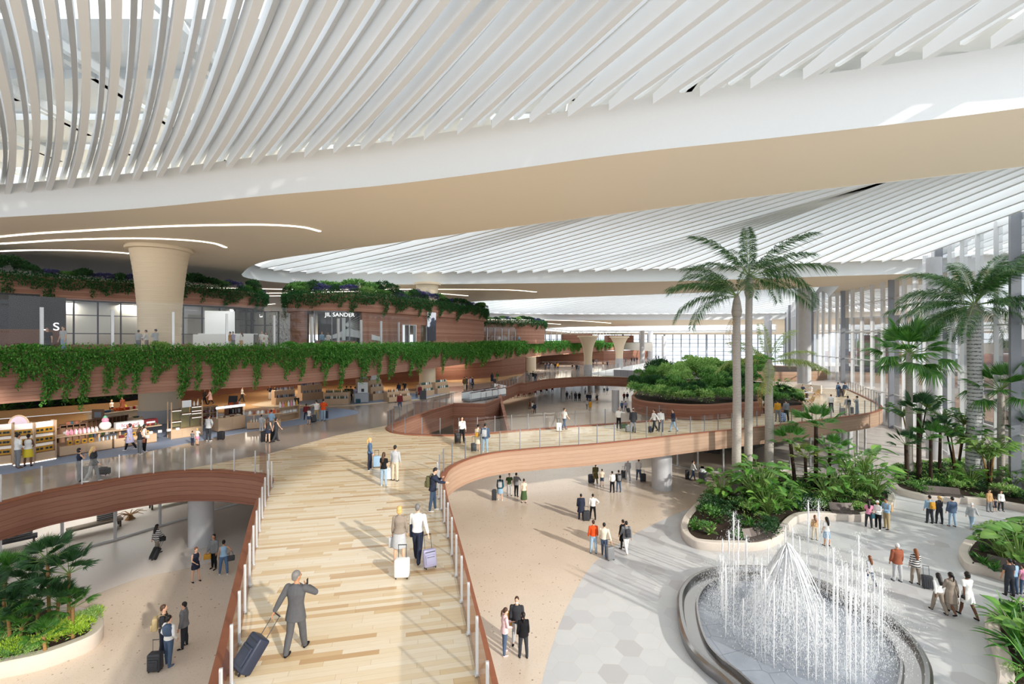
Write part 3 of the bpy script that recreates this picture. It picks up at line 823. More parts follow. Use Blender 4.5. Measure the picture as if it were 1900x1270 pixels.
def vines(name, path, ztop, lens, leaf, dens, mat, label, seed=1, depth=0.35, mound=0.5, strand=2.6, kind='stuff', cat='hanging plant'):
    rng = random.Random(seed); mb = MB(); pts = resample(path, 0.16); ph = rng.uniform(0, 9)
    L = 0.0; strands = []; nx = 0.0
    for i, p in enumerate(pts):
        s = i * 0.16
        base = lens[0] * (1 + 0.45 * math.sin(s * 0.9 + ph) * math.sin(s * 0.37 + 1.3 * ph) + 0.25 * math.sin(s * 2.3))
        drop = base + rng.uniform(-0.15, 0.15)
        if s > nx:
            nx = s + strand * rng.uniform(0.4, 1.5); strands.append((s, (0.35 + 0.65 * rng.random() ** 1.4) * lens[1], rng.uniform(0.13, 0.42) * (1 + path[0][1] / 200)))
        for (s0, l0, w0) in strands[-2:]:
            if abs(s - s0) < w0 * 1.6: drop = max(drop, l0 * (1 - 0.35 * abs(s - s0) / w0 / 1.6))
        a = pts[max(i - 1, 0)]; b2 = pts[min(i + 1, len(pts) - 1)]; t = (b2 - a).normalized(); nrm = Vector((t.y, -t.x, 0))
        n = int(0.16 * (drop + mound) * dens * rng.uniform(0.8, 1.2)) + 1
        for _ in range(n):
            u = rng.random(); zz = -drop * (u ** 1.15) if rng.random() < drop / (drop + mound) else rng.uniform(0, mound) * rng.random()
            out = depth * (0.35 + 0.65 * rng.random()) * (1.0 if zz > -0.8 * drop else 0.6)
            if zz > 0: out = rng.uniform(-0.5, depth)
            q = Vector((p.x, p.y, ztop + zz)) + nrm * out + Vector((t.x, t.y, 0)) * rng.uniform(-0.16, 0.16)
            d = nrm * rng.uniform(0.2, 1) + Vector((0, 0, rng.uniform(-1.2, 0.4) if zz < 0 else rng.uniform(-0.3, 1))) + rv(rng, 0.5)
            leafq(mb, q, d, Vector((0, 0, 1)) + rv(rng, 0.4), leaf * rng.uniform(0.6, 1.3), leaf * rng.uniform(0.35, 0.6))
    o = mb.build(name, mat, fix=False); return tag(o, label, cat, None, kind)
def bush_mesh(name, rx, ry, h, n, leaf, mat, seed, lump=6, asp=0.5, up=0.3):
    rng = random.Random(seed); mb = MB()
    lumps = [(Vector((rng.uniform(-.55, .55) * rx, rng.uniform(-.55, .55) * ry, h * rng.uniform(0.35, 0.72))), rng.uniform(0.3, 0.5) * (1 if lump < 12 else .62)) for _ in range(lump)]
    for _ in range(n):
        c, r = rng.choice(lumps); d = rv(rng); 
        if d.length < 0.05: continue
        d.normalize()
        if d.z < -0.35: d.z *= -1
        q = c + Vector((d.x * rx * r, d.y * ry * r, d.z * h * r * 0.8)) * rng.uniform(0.75, 1.05)
        if q.z < 0: q.z = rng.uniform(0, 0.2) * h
        leafq(mb, q, d + rv(rng, 0.6) + Vector((0, 0, up)), Vector((0, 0, 1)) + rv(rng, 0.5), leaf * rng.uniform(0.6, 1.3), leaf * asp * rng.uniform(0.8, 1.2))
    me = bpy.data.meshes.new(name); me.from_pydata(mb.v, [], mb.f); me.materials.append(mat); return me
def put(name, me, loc, rz=0, s=1.0, label=None, cat=None, group=None, kind=None, parent=None):
    o = bpy.data.objects.new(name, me); COL.objects.link(o); o.location = loc; o.rotation_euler = (0, 0, rz)
    o.scale = s if hasattr(s, '__len__') else (s, s, s)
    if parent is not None: o.parent = parent
    return tag(o, label, cat, group, kind)
BM = {
 'shrub': bush_mesh('shrub', 1, 1, 1, 1500, 0.13, LM['shrub'], 1), 'shrub_dark': bush_mesh('shrub', 1, 1, 1, 1500, 0.14, LM['shrub_dark'], 2),
 'shrub_light': bush_mesh('shrub', 1, 1, 1, 1300, 0.13, LM['shrub_light'], 3), 'lime': bush_mesh('shrub', 1, 1, 1, 500, 0.24, LM['lime'], 4, asp=0.42, up=1.0),
 'flower': bush_mesh('flowering_shrub', 1, 1, 1, 1500, 0.09, LM['flower'], 5, asp=0.9), 'vine': bush_mesh('shrub', 1, 1, 1, 900, 0.16, LM['vine'], 6),
 'tree1': bush_mesh('tree', 1, 1, 1, 4200, 0.085, LM['shrub'], 7, lump=15), 'tree2': bush_mesh('tree', 1, 1, 1, 4200, 0.085, LM['shrub_light'], 8, lump=15),
 'tree3': bush_mesh('tree', 1, 1, 1, 4200, 0.085, LM['shrub_dark'], 9, lump=11)}
def rosette_mesh(n, L, w, mat, seed, tilt=(0.2, 1.2), segs=4, arch=0.5, crease=0.2):
    """strap leaves from a centre"""
    rng = random.Random(seed); mb = MB()
    for k in range(n):
        a = rng.uniform(0, 2 * math.pi); el = rng.uniform(*tilt); LL = L * rng.uniform(0.7, 1.1)
        d = Vector((math.cos(a) * math.cos(el), math.sin(a) * math.cos(el), math.sin(el)))
        p = Vector((0, 0, 0.02)); s = Vector((-math.sin(a), math.cos(a), 0)); i = len(mb.v)
        for j in range(segs + 1):
            t = j / segs; ww = w * math.sin(math.pi * min(0.97, 0.12 + 0.88 * t)) ** 0.7 * (1 if j < segs else 0.05)
            up = s.cross(d)
            mb.v += [tuple(p - s * ww / 2), tuple(p - up * ww * crease), tuple(p + s * ww / 2)]
            p = p + d * LL / segs; d = (d + Vector((0, 0, -arch / segs * (0.6 + t)))).normalized()
        for j in range(segs):
            b2 = i + 3 * j
            mb.f += [(b2, b2 + 1, b2 + 4, b2 + 3), (b2 + 1, b2 + 2, b2 + 5, b2 + 4)]; mb.m += [0, 0]
    me = bpy.data.meshes.new('rosette'); me.from_pydata(mb.v, [], mb.f); me.materials.append(mat); return me
RS = {'fern': rosette_mesh(26, 0.55, 0.07, LM['shrub'], 1, (0.1, 1.1), 4, 1.2), 'agave': rosette_mesh(22, 0.7, 0.12, LM['fan'], 2, (0.3, 1.3), 4, 0.6),
      'agave_dark': rosette_mesh(22, 0.7, 0.12, LM['fan_dark'], 3, (0.3, 1.3), 4, 0.6), 'bromel': rosette_mesh(20, 0.6, 0.09, LM['bromel'], 4, (0.2, 1.2), 3, 0.5),
      'light': rosette_mesh(20, 0.6, 0.13, LM['shrub_light'], 5, (0.2, 1.2), 4, 0.8), 'straw': rosette_mesh(30, 1.0, 0.10, LM['fan'], 6, (0.3, 1.4), 6, 0.9)}
def fan_frond_mesh(petL, R0, nl, mat, seed, droop=0.35, spread=2.5):
    """petiole along +X from the origin then a folded fan of pointed leaflets"""
    rng = random.Random(seed); mb = MB()
    pts = [Vector((petL * t, 0, -0.06 * petL * t * t)) for t in (0, .33, .66, 1)]
    mb.cur = 1; mb.tube(pts, [0.028, 0.022, 0.018, 0.014], 4); mb.cur = 0
    c = pts[-1]
    for k in range(nl):
        u = (k / (nl - 1) - 0.5); a = u * spread * 1.0; L = R0 * (1 - 0.35 * abs(u * 2) ** 2) * rng.uniform(0.93, 1.05)
        d = Vector((math.cos(a), math.sin(a), 0.18 - 0.3 * abs(u))); d.normalize()
        s = Vector((-math.sin(a), math.cos(a), 0)); wm = L * 0.042
        i = len(mb.v)
        p1 = c + d * L * 0.5; p2 = c + d * L + Vector((0, 0, -droop * L * rng.uniform(0.5, 1.2)))
        up = Vector((0, 0, 1))
        mb.v += [tuple(c), tuple(p1 + s * wm), tuple(p2), tuple(p1 - s * wm), tuple(p1 + up * wm * 0.8)]
        mb.f += [(i, i + 1, i + 4), (i, i + 4, i + 3), (i + 1, i + 2, i + 4), (i + 4, i + 2, i + 3)]; mb.m += [0] * 4
    me = bpy.data.meshes.new('frond'); me.from_pydata(mb.v, [], mb.f); me.materials.append(mat); me.materials.append(BK['green'])
    me.polygons.foreach_set('material_index', mb.m); return me
FF = {k: [fan_frond_mesh(0.95, 0.95, 26, LM[m], s + 3 * q, dr) for q, dr in enumerate((0.15, 0.35, 0.6))] for s, (k, m) in enumerate((('fan', 'fan'), ('fan_dark', 'fan_dark'), ('lime', 'palm_yellow')))}
def feather_frond_mesh(L, nl, ll, mat, seed, arch=1.0, hang=0.7, rad=0.035):
    """arching rachis along +X with drooping leaflets"""
    rng = random.Random(seed); mb = MB(); pts = []; p = Vector((0, 0, 0)); el = 0.0; N = 14
    d = Vector((1, 0, 0))
    for k in range(N + 1):
        pts.append(p.copy()); p = p + d * L / N
        t = k / N; an = -arch * (0.25 + 1.5 * t) / N
        d = Vector((d.x * math.cos(an) - d.z * math.sin(an), 0, d.x * math.sin(an) + d.z * math.cos(an)))
    mb.cur = 1; mb.tube(pts, [rad * (1 - 0.85 * k / N) for k in range(N + 1)], 5); mb.cur = 0
    for k in range(nl):
        t = 0.16 + 0.84 * (k / nl); f = t * N; j = min(int(f), N - 1); q = pts[j].lerp(pts[j + 1], f - j); tg = (pts[j + 1] - pts[j]).normalized()
        for sd in (-1, 1):
            lw = ll * (math.sin(math.pi * (0.12 + 0.80 * t)) ** 0.6) * rng.uniform(0.85, 1.1)
            up = Vector((-tg.z, 0, tg.x))
            dd = (Vector((0, sd, 0)) * 0.9 + tg * 0.65 + up * rng.uniform(-0.15, 0.45)).normalized()
            m = q + dd * lw * 0.5; e = q + dd * lw * 0.92 + Vector((0, 0, -hang * lw * rng.uniform(0.3, 1.3)))
            s = tg * 0.024 * (L / 4) ** 0.5
            i = len(mb.v); mb.v += [tuple(q), tuple(m + s), tuple(e), tuple(m - s)]; mb.f.append((i, i + 1, i + 2, i + 3)); mb.m.append(0)
    me = bpy.data.meshes.new('frond'); me.from_pydata(mb.v, [], mb.f); me.materials.append(mat); me.materials.append(BK['green'])
    me.polygons.foreach_set('material_index', mb.m); return me
QF = {'palm': [feather_frond_mesh(5.6, 105, 1.0, LM['palm'], k, a) for k, a in enumerate((0.9, 1.3, 1.7))],
      'yellow': [feather_frond_mesh(5.2, 90, 0.85, LM['palm_yellow'], k + 5, a) for k, a in enumerate((0.9, 1.3, 1.7))],
      'dry': [feather_frond_mesh(4.4, 46, 0.5, LM['dry'], 9, 2.6, 1.0, 0.02)]}
def trunk(path, rads, mat, e, n=12, name='trunk'):
    mb = MB(); mb.tube(path, rads, n); return mb.build(name, mat, e, smooth=True, fix=False)
def frond(me, parent, loc, az, el, s=1.0, roll=0.0, name='frond'):
    o = bpy.data.objects.new(name, me); COL.objects.link(o); o.parent = parent; o.location = loc
    o.rotation_euler = (roll, -el, az); o.rotation_mode = 'XYZ'; o.scale = (s, s, s); return o
def queen_palm(px, Y, zc_, r, label, n=13, s=1.0, kind='palm', tm='grey', z0=0.3, seed=0, azs=None, lean=0.0, shaft=1.6, group=None, dry=0, Lmul=1.0):
    rng = random.Random(seed); X = (px - CX) / F * Y; H = zc_ - z0
    e = empty('feather_palm', (X, Y, z0), 0, label, 'palm tree', group)
    N = 9; path = [Vector((lean * (t / N) ** 2, 0.05 * math.sin(t), (H - shaft) * t / N)) for t in range(N + 1)]
    trunk(path, [r * (1.25 if k == 0 else 1.0 - 0.22 * k / N) for k in range(N + 1)], BK[tm], e, 14)
    tx = path[-1].x
    trunk([Vector((tx, 0, H - shaft - 0.05)), Vector((tx, 0, H - shaft + 0.3)), Vector((tx, 0, H - 0.5)), Vector((tx, 0, H + 0.1))], [r * 0.85, r * 1.12, r * 0.8, r * 0.35], BK['shaft'], e, 12, 'crownshaft')
    for k in range(n):
        az = (2 * math.pi * k / n + rng.uniform(-0.2, 0.2)) if azs is None else azs[k][0]
        el = rng.choice([-0.15, 0.15, 0.5, 0.85, 1.2]) + rng.uniform(-0.1, 0.1) if azs is None else azs[k][1]
        frond(rng.choice(QF[kind]), e, (tx, 0, H - 0.15 + 0.1 * math.sin(el)), az, el, s * rng.uniform(0.85, 1.05) * Lmul, rng.uniform(-0.3, 0.3))
    for k in range(dry):
        frond(QF['dry'][0], e, (tx, 0, H - shaft * 0.9), rng.uniform(2.2, 4.0), -0.5, 0.75, 0, 'dry_frond')
    return e
def fan_palm(px, Y, zcr, r, R0, label, n=14, kind='fan', tm='grey', z0=0.3, seed=0, group=None, lean=(0, 0), down=True, X=None):
    """crown centre at height zcr, fan crown radius about R0"""
    rng = random.Random(seed); X = (px - CX) / F * Y if X is None else X; H = zcr - z0
    e = empty('fan_palm', (X - lean[0], Y - lean[1], z0), 0, label, 'fan palm', group)
    N = 7; path = [Vector((lean[0] * t / N, lean[1] * t / N, (H) * t / N)) for t in range(N + 1)]
    trunk(path, [r * (1.3 if k == 0 else 1.0 - 0.15 * k / N) for k in range(N + 1)], BK[tm], e, 10)
    s = R0 / 1.75
    for k in range(n):
        az = 2 * math.pi * (k * 0.381966) + rng.uniform(-0.25, 0.25); u = k / max(1, n - 1)
        el = 1.25 - (1.9 if down else 1.2) * u
        frond(FF[kind][0 if el > 0.5 else 1 if el > 0 else 2], e, (path[-1].x, path[-1].y, H - 0.05), az, el, s * rng.uniform(0.85, 1.1), rng.uniform(-0.3, 0.3))
    return e
def broad_leaf_mesh(L, w, mat, seed, lobes=0):
    mb = MB(); n = 8
    rng = random.Random(seed)
    for sd in (-1, 1):
        i = len(mb.v)
        for k in range(n + 1):
            t = k / n; ww = w / 2 * (math.sin(math.pi * (0.06 + 0.94 * t) ** 0.8) ** 0.75 if t < 1 else 0.0)
            if lobes and 0 < k < n: ww *= (1 if k % 2 else 0.62)
            zc2 = -0.35 * L * t * t
            mb.v += [(L * t, 0, zc2), (L * t - (0.1 * L if not lobes else -0.05 * L), sd * ww, zc2 + 0.22 * ww)]
        for k in range(n):
            b2 = i + 2 * k; mb.f.append((b2, b2 + 1, b2 + 3, b2 + 2)); mb.m.append(0)
    return mb
def broad_plant_mesh(n, H, L, w, mat, seed, lobes=0, bush=0.3, spread=1.0):
    """stems with one broad leaf each"""
    rng = random.Random(seed); mb = MB(); lf = broad_leaf_mesh(1, w / L, mat, seed, lobes)
    for k in range(n):
        az = k * 2.39996 + rng.uniform(-.3, .3); h = H * rng.uniform(0.45, 1.0); out = (H * 0.30 + (H - h) * 0.55) * spread * rng.uniform(0.6, 1.3)
        tip = Vector((math.cos(az) * out, math.sin(az) * out, h))
        mb.cur = 1; mb.tube([Vector((0, 0, 0)), tip * 0.5 + Vector((0, 0, 0.12 * H)), tip], [0.03, 0.022, 0.012], 4); mb.cur = 0
        s = L * rng.uniform(0.75, 1.15); Mx = Matrix.Translation(tip) @ Matrix.Rotation(az + rng.uniform(-.4, .4), 4, 'Z') @ Matrix.Rotation(-rng.uniform(-0.2, 0.7), 4, 'Y') @ Matrix.Rotation(rng.uniform(-.4, .4), 4, 'X') @ Matrix.Scale(s, 4)
        i = len(mb.v); mb.v += [tuple(Mx @ Vector(v)) for v in lf.v]
        for f in lf.f: mb.f.append(tuple(i + q for q in f)); mb.m.append(0)
    me = bpy.data.meshes.new('foliage'); me.from_pydata(mb.v, [], mb.f); me.materials.append(mat); me.materials.append(BK['green'])
    me.polygons.foreach_set('material_index', mb.m); return me
BP = {'paddle': [broad_plant_mesh(32, 1.9, 0.58, 0.28, LM['broad'], s) for s in (1, 2)], 'lobed': [broad_plant_mesh(44, 1.5, 0.42, 0.34, LM['broad'], s, 1) for s in (3, 4)],
      'fig': [broad_plant_mesh(40, 1.0, 0.34, 0.26, LM['fan'], s, 0, spread=1.6) for s in (5, 6)], 'round': [broad_plant_mesh(24, 1.3, 0.44, 0.40, LM['broad'], s) for s in (7, 8)],
      'papaya': [broad_plant_mesh(26, 1.6, 0.6, 0.5, LM['shrub_light'], 9, 1, spread=1.3)]}
def planter(outer, h, w, label, mat='kerb', z0=0.0, soil=0.08):
    c = sum((Vector((p[0], p[1])) for p in outer), Vector((0, 0))) / len(outer)
    e = empty('planter', (c.x, c.y, z0), 0, label, 'planter')
    area = sum(outer[i - 1][0] * outer[i][1] - outer[i][0] * outer[i - 1][1] for i in range(len(outer)))
    sgn = 1 if area > 0 else -1
    loc = [Vector((p[0] - c.x, p[1] - c.y)) for p in outer]; inn = offset(loc, w * sgn, True)
    mb = MB(); n = len(loc); i = 0
    bev = 0.05
    prof = [(offset(loc, 0.04 * sgn, True), 0.0), (loc, 0.06), (loc, h - bev), (offset(loc, bev * sgn, True), h), (offset(loc, (w - bev) * sgn, True), h), (inn, h - bev), (inn, 0.0)]
    for r, z in prof: mb.v += [(p[0], p[1], z) for p in r]
    for k in range(len(prof) - 1):
        for j in range(n): mb.f.append((k * n + j, k * n + (j + 1) % n, (k + 1) * n + (j + 1) % n, (k + 1) * n + j)); mb.m.append(0)
    mb.build('kerb', M[mat] if isinstance(mat, str) else mat, e, smooth='auto')
    mb = MB(); mb.prism(inn, 0.0, h - soil); mb.build('soil', M['soil'], e)
    return e, inn, c
# ================================================================ ground-floor planting
def cover(name, inn, c, z, items, n, label, seed, smin=0.5, smax=0.9):
    """low planting that nobody could count: one object"""
    rng = random.Random(seed); mb = MB(); mats = []
    xs = [p[0] for p in inn]; ys = [p[1] for p in inn]; polyl = [(p[0], p[1]) for p in inn]
    placed = 0; tries = 0
    slots = {}
    while placed < n and tries < n * 40:
        tries += 1; p = (rng.uniform(min(xs), max(xs)), rng.uniform(min(ys), max(ys)))
        if not inside(p, polyl): continue
        me = rng.choice(items); s = rng.uniform(smin, smax); a = rng.uniform(0, 6.3); cs, sn = math.cos(a) * s, math.sin(a) * s; i = len(mb.v)
        key = me.materials[0].name
        if key not in slots: slots[key] = len(mats); mats.append(me.materials[0])
        for v in me.vertices: mb.v.append((v.co.x * cs - v.co.y * sn + p[0] + c.x, v.co.x * sn + v.co.y * cs + p[1] + c.y, v.co.z * s + z))
        for f in me.polygons: mb.f.append(tuple(i + q for q in f.vertices)); mb.m.append(slots[key])
        placed += 1
    return tag(mb.build(name, mats, fix=False), label, 'ground cover', None, 'stuff')
lowb = [bush_mesh('low', 1, 1, 0.8, 260, 0.2, LM[m], 20 + k) for k, m in enumerate(('shrub', 'shrub_dark', 'shrub_light'))]
def spot(px, Y, z): return ((px - CX) / F * Y, Y, z)
G0 = lambda px, py, z=0.0: W(px, py, z)
# planter one, beside the fountain
p1 = cr(P2([(1263, 994), (1280, 1015), (1311, 1023), (1363, 1025), (1412, 1023), (1449, 1009), (1467, 983), (1486, 970), (1516, 967), (1560, 968), (1605, 969), (1645, 957), (1660, 940), (1652, 922), (1600, 905), (1500, 893), (1430, 893), (1370, 905), (1310, 932), (1273, 965)], 0), 4, True)
e, inn, c = planter(p1, 0.5, 0.42, 'S-shaped stone planter with tall palms behind the fountain')
cover('ground_cover', inn, c, 0.42, lowb + [RS['agave'], RS['light'], RS['fern']], 190, 'low mixed leafy plants filling the planter behind the fountain', 3, 0.5, 0.95)
p2 = cr(P2([(1651, 893), (1653, 908), (1667, 919), (1705, 929), (1741, 934), (1800, 937), (1847, 943), (1900, 952), (1990, 970), (2100, 960), (2060, 900), (1900, 872), (1780, 866), (1690, 872), (1660, 880)], 0), 4, True)
e2, inn2, c2 = planter(p2, 0.5, 0.42, 'long curved stone planter with tall palms along the glass wall at right')
cover('ground_cover', inn2, c2, 0.42, lowb + [RS['agave_dark'], RS['fern'], RS['light']], 230, 'low dark leafy plants filling the planter by the glass wall', 4, 0.5, 0.95)
p3 = cr(P2([(1779, 1033), (1783, 1050), (1798, 1064), (1830, 1071), (1870, 1084), (1920, 1100), (2050, 1120), (2100, 1050), (2000, 985), (1900, 975), (1840, 990), (1798, 1010)], 0), 4, True)
e3, inn3, c3 = planter(p3, 0.5, 0.42, 'stone planter with big round leaves at the right edge, middle of three')
cover('ground_cover', inn3, c3, 0.42, lowb + [RS['agave'], RS['fern']], 100, 'low ferny plants filling the planter at the right edge', 5, 0.4, 0.8)
p4 = cr(P2([(1827, 1172), (1836, 1202), (1846, 1235), (1852, 1275), (1880, 1400), (2300, 1400), (2200, 1180), (2000, 1130), (1900, 1130), (1846, 1150)], 0), 4, True)
e4, inn4, c4 = planter(p4, 0.5, 0.42, 'stone planter in the bottom right corner with strap-leaved plants')
cover('ground_cover', inn4, c4, 0.42, lowb + [RS['fern']], 110, 'low fern-like plants filling the bottom right planter', 6, 0.3, 0.6)
p5 = cr(P2([(-120, 1300), (-60, 1282), (0, 1263), (76, 1246), (152, 1218), (183, 1200), (193, 1180), (183, 1163), (140, 1150), (60, 1140), (-60, 1140), (-200, 1170)], 0), 4, True)
e5, inn5, c5 = planter(p5, 0.6, 0.4, 'pale stone planter with fan palms at the bottom left')
cover('ground_cover', inn5, c5, 0.5, lowb, 60, 'low green shrubs filling the bottom left planter', 7, 0.4, 0.7)

# tall palms
queen_palm(1367, 34.0, 15.3, 0.33, 'tall feather palm, left of the two slender trunks behind the fountain', seed=3, lean=0.0, dry=1, azs=[(3.3, .35), (2.9, .1), (3.05, .75), (2.5, .5), (3.7, .6), (2.2, .9), (4.0, .2), (4.6, .4), (1.6, .5), (0.8, .9), (3.5, -.1)], n=11, s=1.02)
queen_palm(1389, 35.0, 16.9, 0.31, 'tallest feather palm, right of the two slender trunks behind the fountain', seed=5, lean=0.05, dry=0, azs=[(0.1, .35), (-.25, .1), (0.3, .75), (-.1, .6), (1.0, 1.25), (0.6, .05), (-.6, .3), (-1.2, .7), (3.1, .9), (2.6, .6), (1.6, .8), (0.1, -.15), (4.1, .9)], n=13, s=0.98)
queen_palm(1427, 36.5, 10.3, 0.36, 'small yellowish feather palm with a peeling trunk beside the two tall ones', seed=8, kind='yellow', azs=[(0.1, .45), (-.2, .1), (0.5, .9), (3.0, .2), (3.4, .6), (2.4, .8), (-1.2, .2), (4.2, -.1), (1.4, 1.1)], n=9, s=0.85, shaft=1.3, dry=1)
queen_palm(1808, 37.0, 14.9, 0.52, 'massive feather palm with a black and white striped trunk at right', seed=11, tm='stripe', n=34, s=1.1, shaft=0.9)
fan_palm(1687, 38.0, 10.9, 0.26, 3.1, 'tall fan palm with a slim trunk left of the striped palm', n=24, seed=2, tm='grey')
fan_palm(1857, 36.5, 8.0, 0.24, 2.7, 'fan palm with a slim speckled trunk right of the striped palm', n=20, seed=4, tm='grey')
for (px, Y, zz, r, R0, kd, lab, ln) in [
    (1467, 35.5, 3.9, .14, 1.75, 'fan', 'short fan palm on a dark leaning trunk, left of three in the fountain planter', (-.4, 0)),
    (1494, 35.0, 3.0, .12, 1.3, 'lime', 'smallest yellow-green fan palm, between two dark-trunked ones', (-.1, 0)),
    (1514, 35.2, 5.3, .15, 2.1, 'fan', 'fan palm on the tallest dark trunk in the fountain planter', (0, 0)),
    (1540, 34.6, 3.6, .12, 1.5, 'fan', 'fan palm half hidden behind the paddle leaves in the fountain planter', (.2, .1)),
    (1705, 37.0, 6.0, .17, 1.9, 'fan_dark', 'dark fan palm on a black trunk beside the glass wall', (0, 0)),
    (1681, 36.5, 3.6, .14, 1.4, 'fan_dark', 'low dark fan palm at the left end of the glass wall planter', (0, .1)),
    (1727, 36.0, 4.1, .13, 1.7, 'fan', 'mid-height fan palm in front of the leaning stems by the glass wall', (0, 0)),
    (1745, 37.5, 4.5, .12, 1.4, 'fan_dark', 'fan palm tucked behind others in the glass wall planter', (.1, 0)),
    (1915, 35.0, 5.1, .14, 1.7, 'fan_dark', 'fan palm cut off by the right edge beside the glass wall', (0, 0))]:
    fan_palm(px, Y, zz, r, R0, lab, n=11, kind=kd, tm='dark', seed=int(px), lean=ln, down=False)
# round-crowned figs
def fig_tree(px, Y, z0, H, n, label, seed, me='fig', s=1.3):
    rng = random.Random(seed); e = empty('fig_tree', spot(px, Y, z0), 0, label, 'small tree')
    for k in range(n):
        a = 2 * math.pi * k / n + seed; out = 0.22 * H * rng.uniform(0.4, 1.1); h = H * rng.uniform(0.7, 1.0); tip = Vector((math.cos(a) * out, math.sin(a) * out * .6, h))
        trunk([Vector((0, 0, 0)), tip * 0.5 + Vector((0, 0, .1)), tip], [.09, .07, .04], BK['tan' if k % 2 else 'dark'], e, 7, 'stem')
        put('crown', rng.choice(BP[me]), tip - Vector((0, 0, .5)), a, s * rng.uniform(.8, 1.1), parent=e)
    return e
fig_tree(1775, 38, .4, 5.3, 4, 'fig tree with glossy round-leaved crowns between the slim and striped palms', 2)
fig_tree(1698, 39, .4, 6.9, 2, 'tall fig with a dark round-leaved top behind the slim fan palm', 5, s=1.1)
fig_tree(1836, 36, .4, 3.6, 4, 'light green papaya-like tree in front of the striped trunk', 7, 'papaya', 1.0)
# big leaf plants
for (px, Y, z, me, k, s, lab) in [
    (1340, 33.0, .4, 'lobed', 0, 1.35, 'lobed-leaved plant at the left end of the fountain planter'),
    (1408, 32.0, .4, 'lobed', 1, 1.9, 'large lobed-leaved plant just right of the tall palm trunks'),
    (1425, 30.2, .4, 'lobed', 0, 1.15, 'light lobed-leaved plant above the bench in the fountain planter'),
    (1455, 31.0, .4, 'lobed', 1, 1.1, 'spreading lobed-leaved plant right of the bench in the fountain planter'),
    (1412, 33.4, .4, 'lobed', 0, 1.9, 'tall lobed-leaved plant behind the others by the palm trunks'),
    (1560, 33.0, .4, 'paddle', 0, 1.5, 'paddle-leaved plant nearest the second bench'),
    (1590, 34.0, .4, 'paddle', 1, 1.9, 'tall paddle-leaved plant at the right end of the fountain planter'),
    (1622, 33.5, .4, 'paddle', 0, 1.35, 'spreading paddle-leaved plant at the right tip of the fountain planter'),
    (1535, 32.5, .4, 'paddle', 1, 1.1, 'short paddle-leaved plant left of the second bench'),
    (1604, 33.0, 2.4, 'paddle', 1, 0.9, 'upper paddle-leaved shoots above the fountain planter'),
    (1862, 24.0, .4, 'round', 0, 1.35, 'round-leaved plant at the left of the right edge planter'),
    (1892, 23.0, .4, 'round', 1, 1.6, 'biggest round-leaved plant at the right edge'),
    (1925, 24.5, .4, 'round', 0, 1.5, 'round-leaved plant cut by the right edge, behind'),
    (1905, 17.2, .4, 'round', 1, 1.2, 'round-leaved plant in the bottom right planter'),
    (1800, 36.0, .4, 'lobed', 1, 1.1, 'lobed plant at the foot of the striped palm'),
    (1765, 36.0, .4, 'lobed', 0, .9, 'small lobed plant left of the striped palm foot'),
    (1880, 35.5, .4, 'lobed', 0, 1.1, 'lobed plant right of the speckled fan palm trunk')]:
    e = empty('broad_leaved_plant', spot(px, Y, z), px * .7, lab, 'plant'); put('foliage', BP[me][k], (0, 0, 0), 0, s, parent=e)
for (px, py, s, me, lab) in [(1872, 1158, 1.25, 'straw', 'strap-leaved plant at the top of the bottom right planter'), (1890, 1205, 1.35, 'straw', 'strap-leaved plant in the middle of the bottom right planter'), (1912, 1250, 1.3, 'straw', 'strap-leaved plant lowest in the bottom right corner'),
                             (1825, 1050, 1.0, 'agave', 'small rosette plant at the left tip of the right edge planter'), (1845, 1062, .9, 'agave', 'small rosette plant beside the dark bench at the right edge'), (1290, 985, 1.1, 'agave', 'rosette plant at the left tip of the fountain planter'), (1318, 992, 1.1, 'light', 'pale rosette plant left of the bench in the fountain planter')]:
    put('strap_leaved_plant', RS[me], W(px, py, .45), px, s, lab, 'plant')
# bottom-left planter palms
for k, (px, py, zz, R0, kd, lab) in enumerate([
    (88, 1185, 3.55, 1.0, 'fan_dark', 'fan palm with the highest crown in the bottom left planter'),
    (128, 1180, 2.95, 1.05, 'fan_dark', 'fan palm leaning right in the bottom left planter'),
    (10, 1185, 2.9, .95, 'fan', 'pale fan palm at the left edge of the bottom left planter'),
    (45, 1178, 2.5, 1.0, 'fan_dark', 'dark fan palm behind the pale one at the left edge'),
    (70, 1195, 2.1, .95, 'fan_dark', 'dark low fan palm in the middle of the bottom left planter'),
    (108, 1190, 2.0, .85, 'fan_dark', 'dark fan palm right of the middle in the bottom left planter'),
    (15, 1210, 1.9, .95, 'fan_dark', 'wide dark fan palm low at the left edge'),
    (135, 1185, 1.7, .75, 'fan', 'small fan palm at the right end of the bottom left planter'),
    (40, 1212, 1.45, .85, 'fan', 'low fan palm in front of the dark ones in the bottom left planter'),
    (80, 1212, 1.1, .7, 'fan', 'lowest fan palm leaning over the kerb in the bottom left planter'),
    (-25, 1215, 2.6, 1.0, 'fan_dark', 'dark fan palm partly outside the left edge')]):
    p = W(px, py, .5); fan_palm(px, p.y, zz, .06, R0 * 1.1, lab, n=13, kind=kd, tm='tan', z0=.45, seed=k + 30, down=False, lean=(0.1 * (k % 3 - 1), 0))
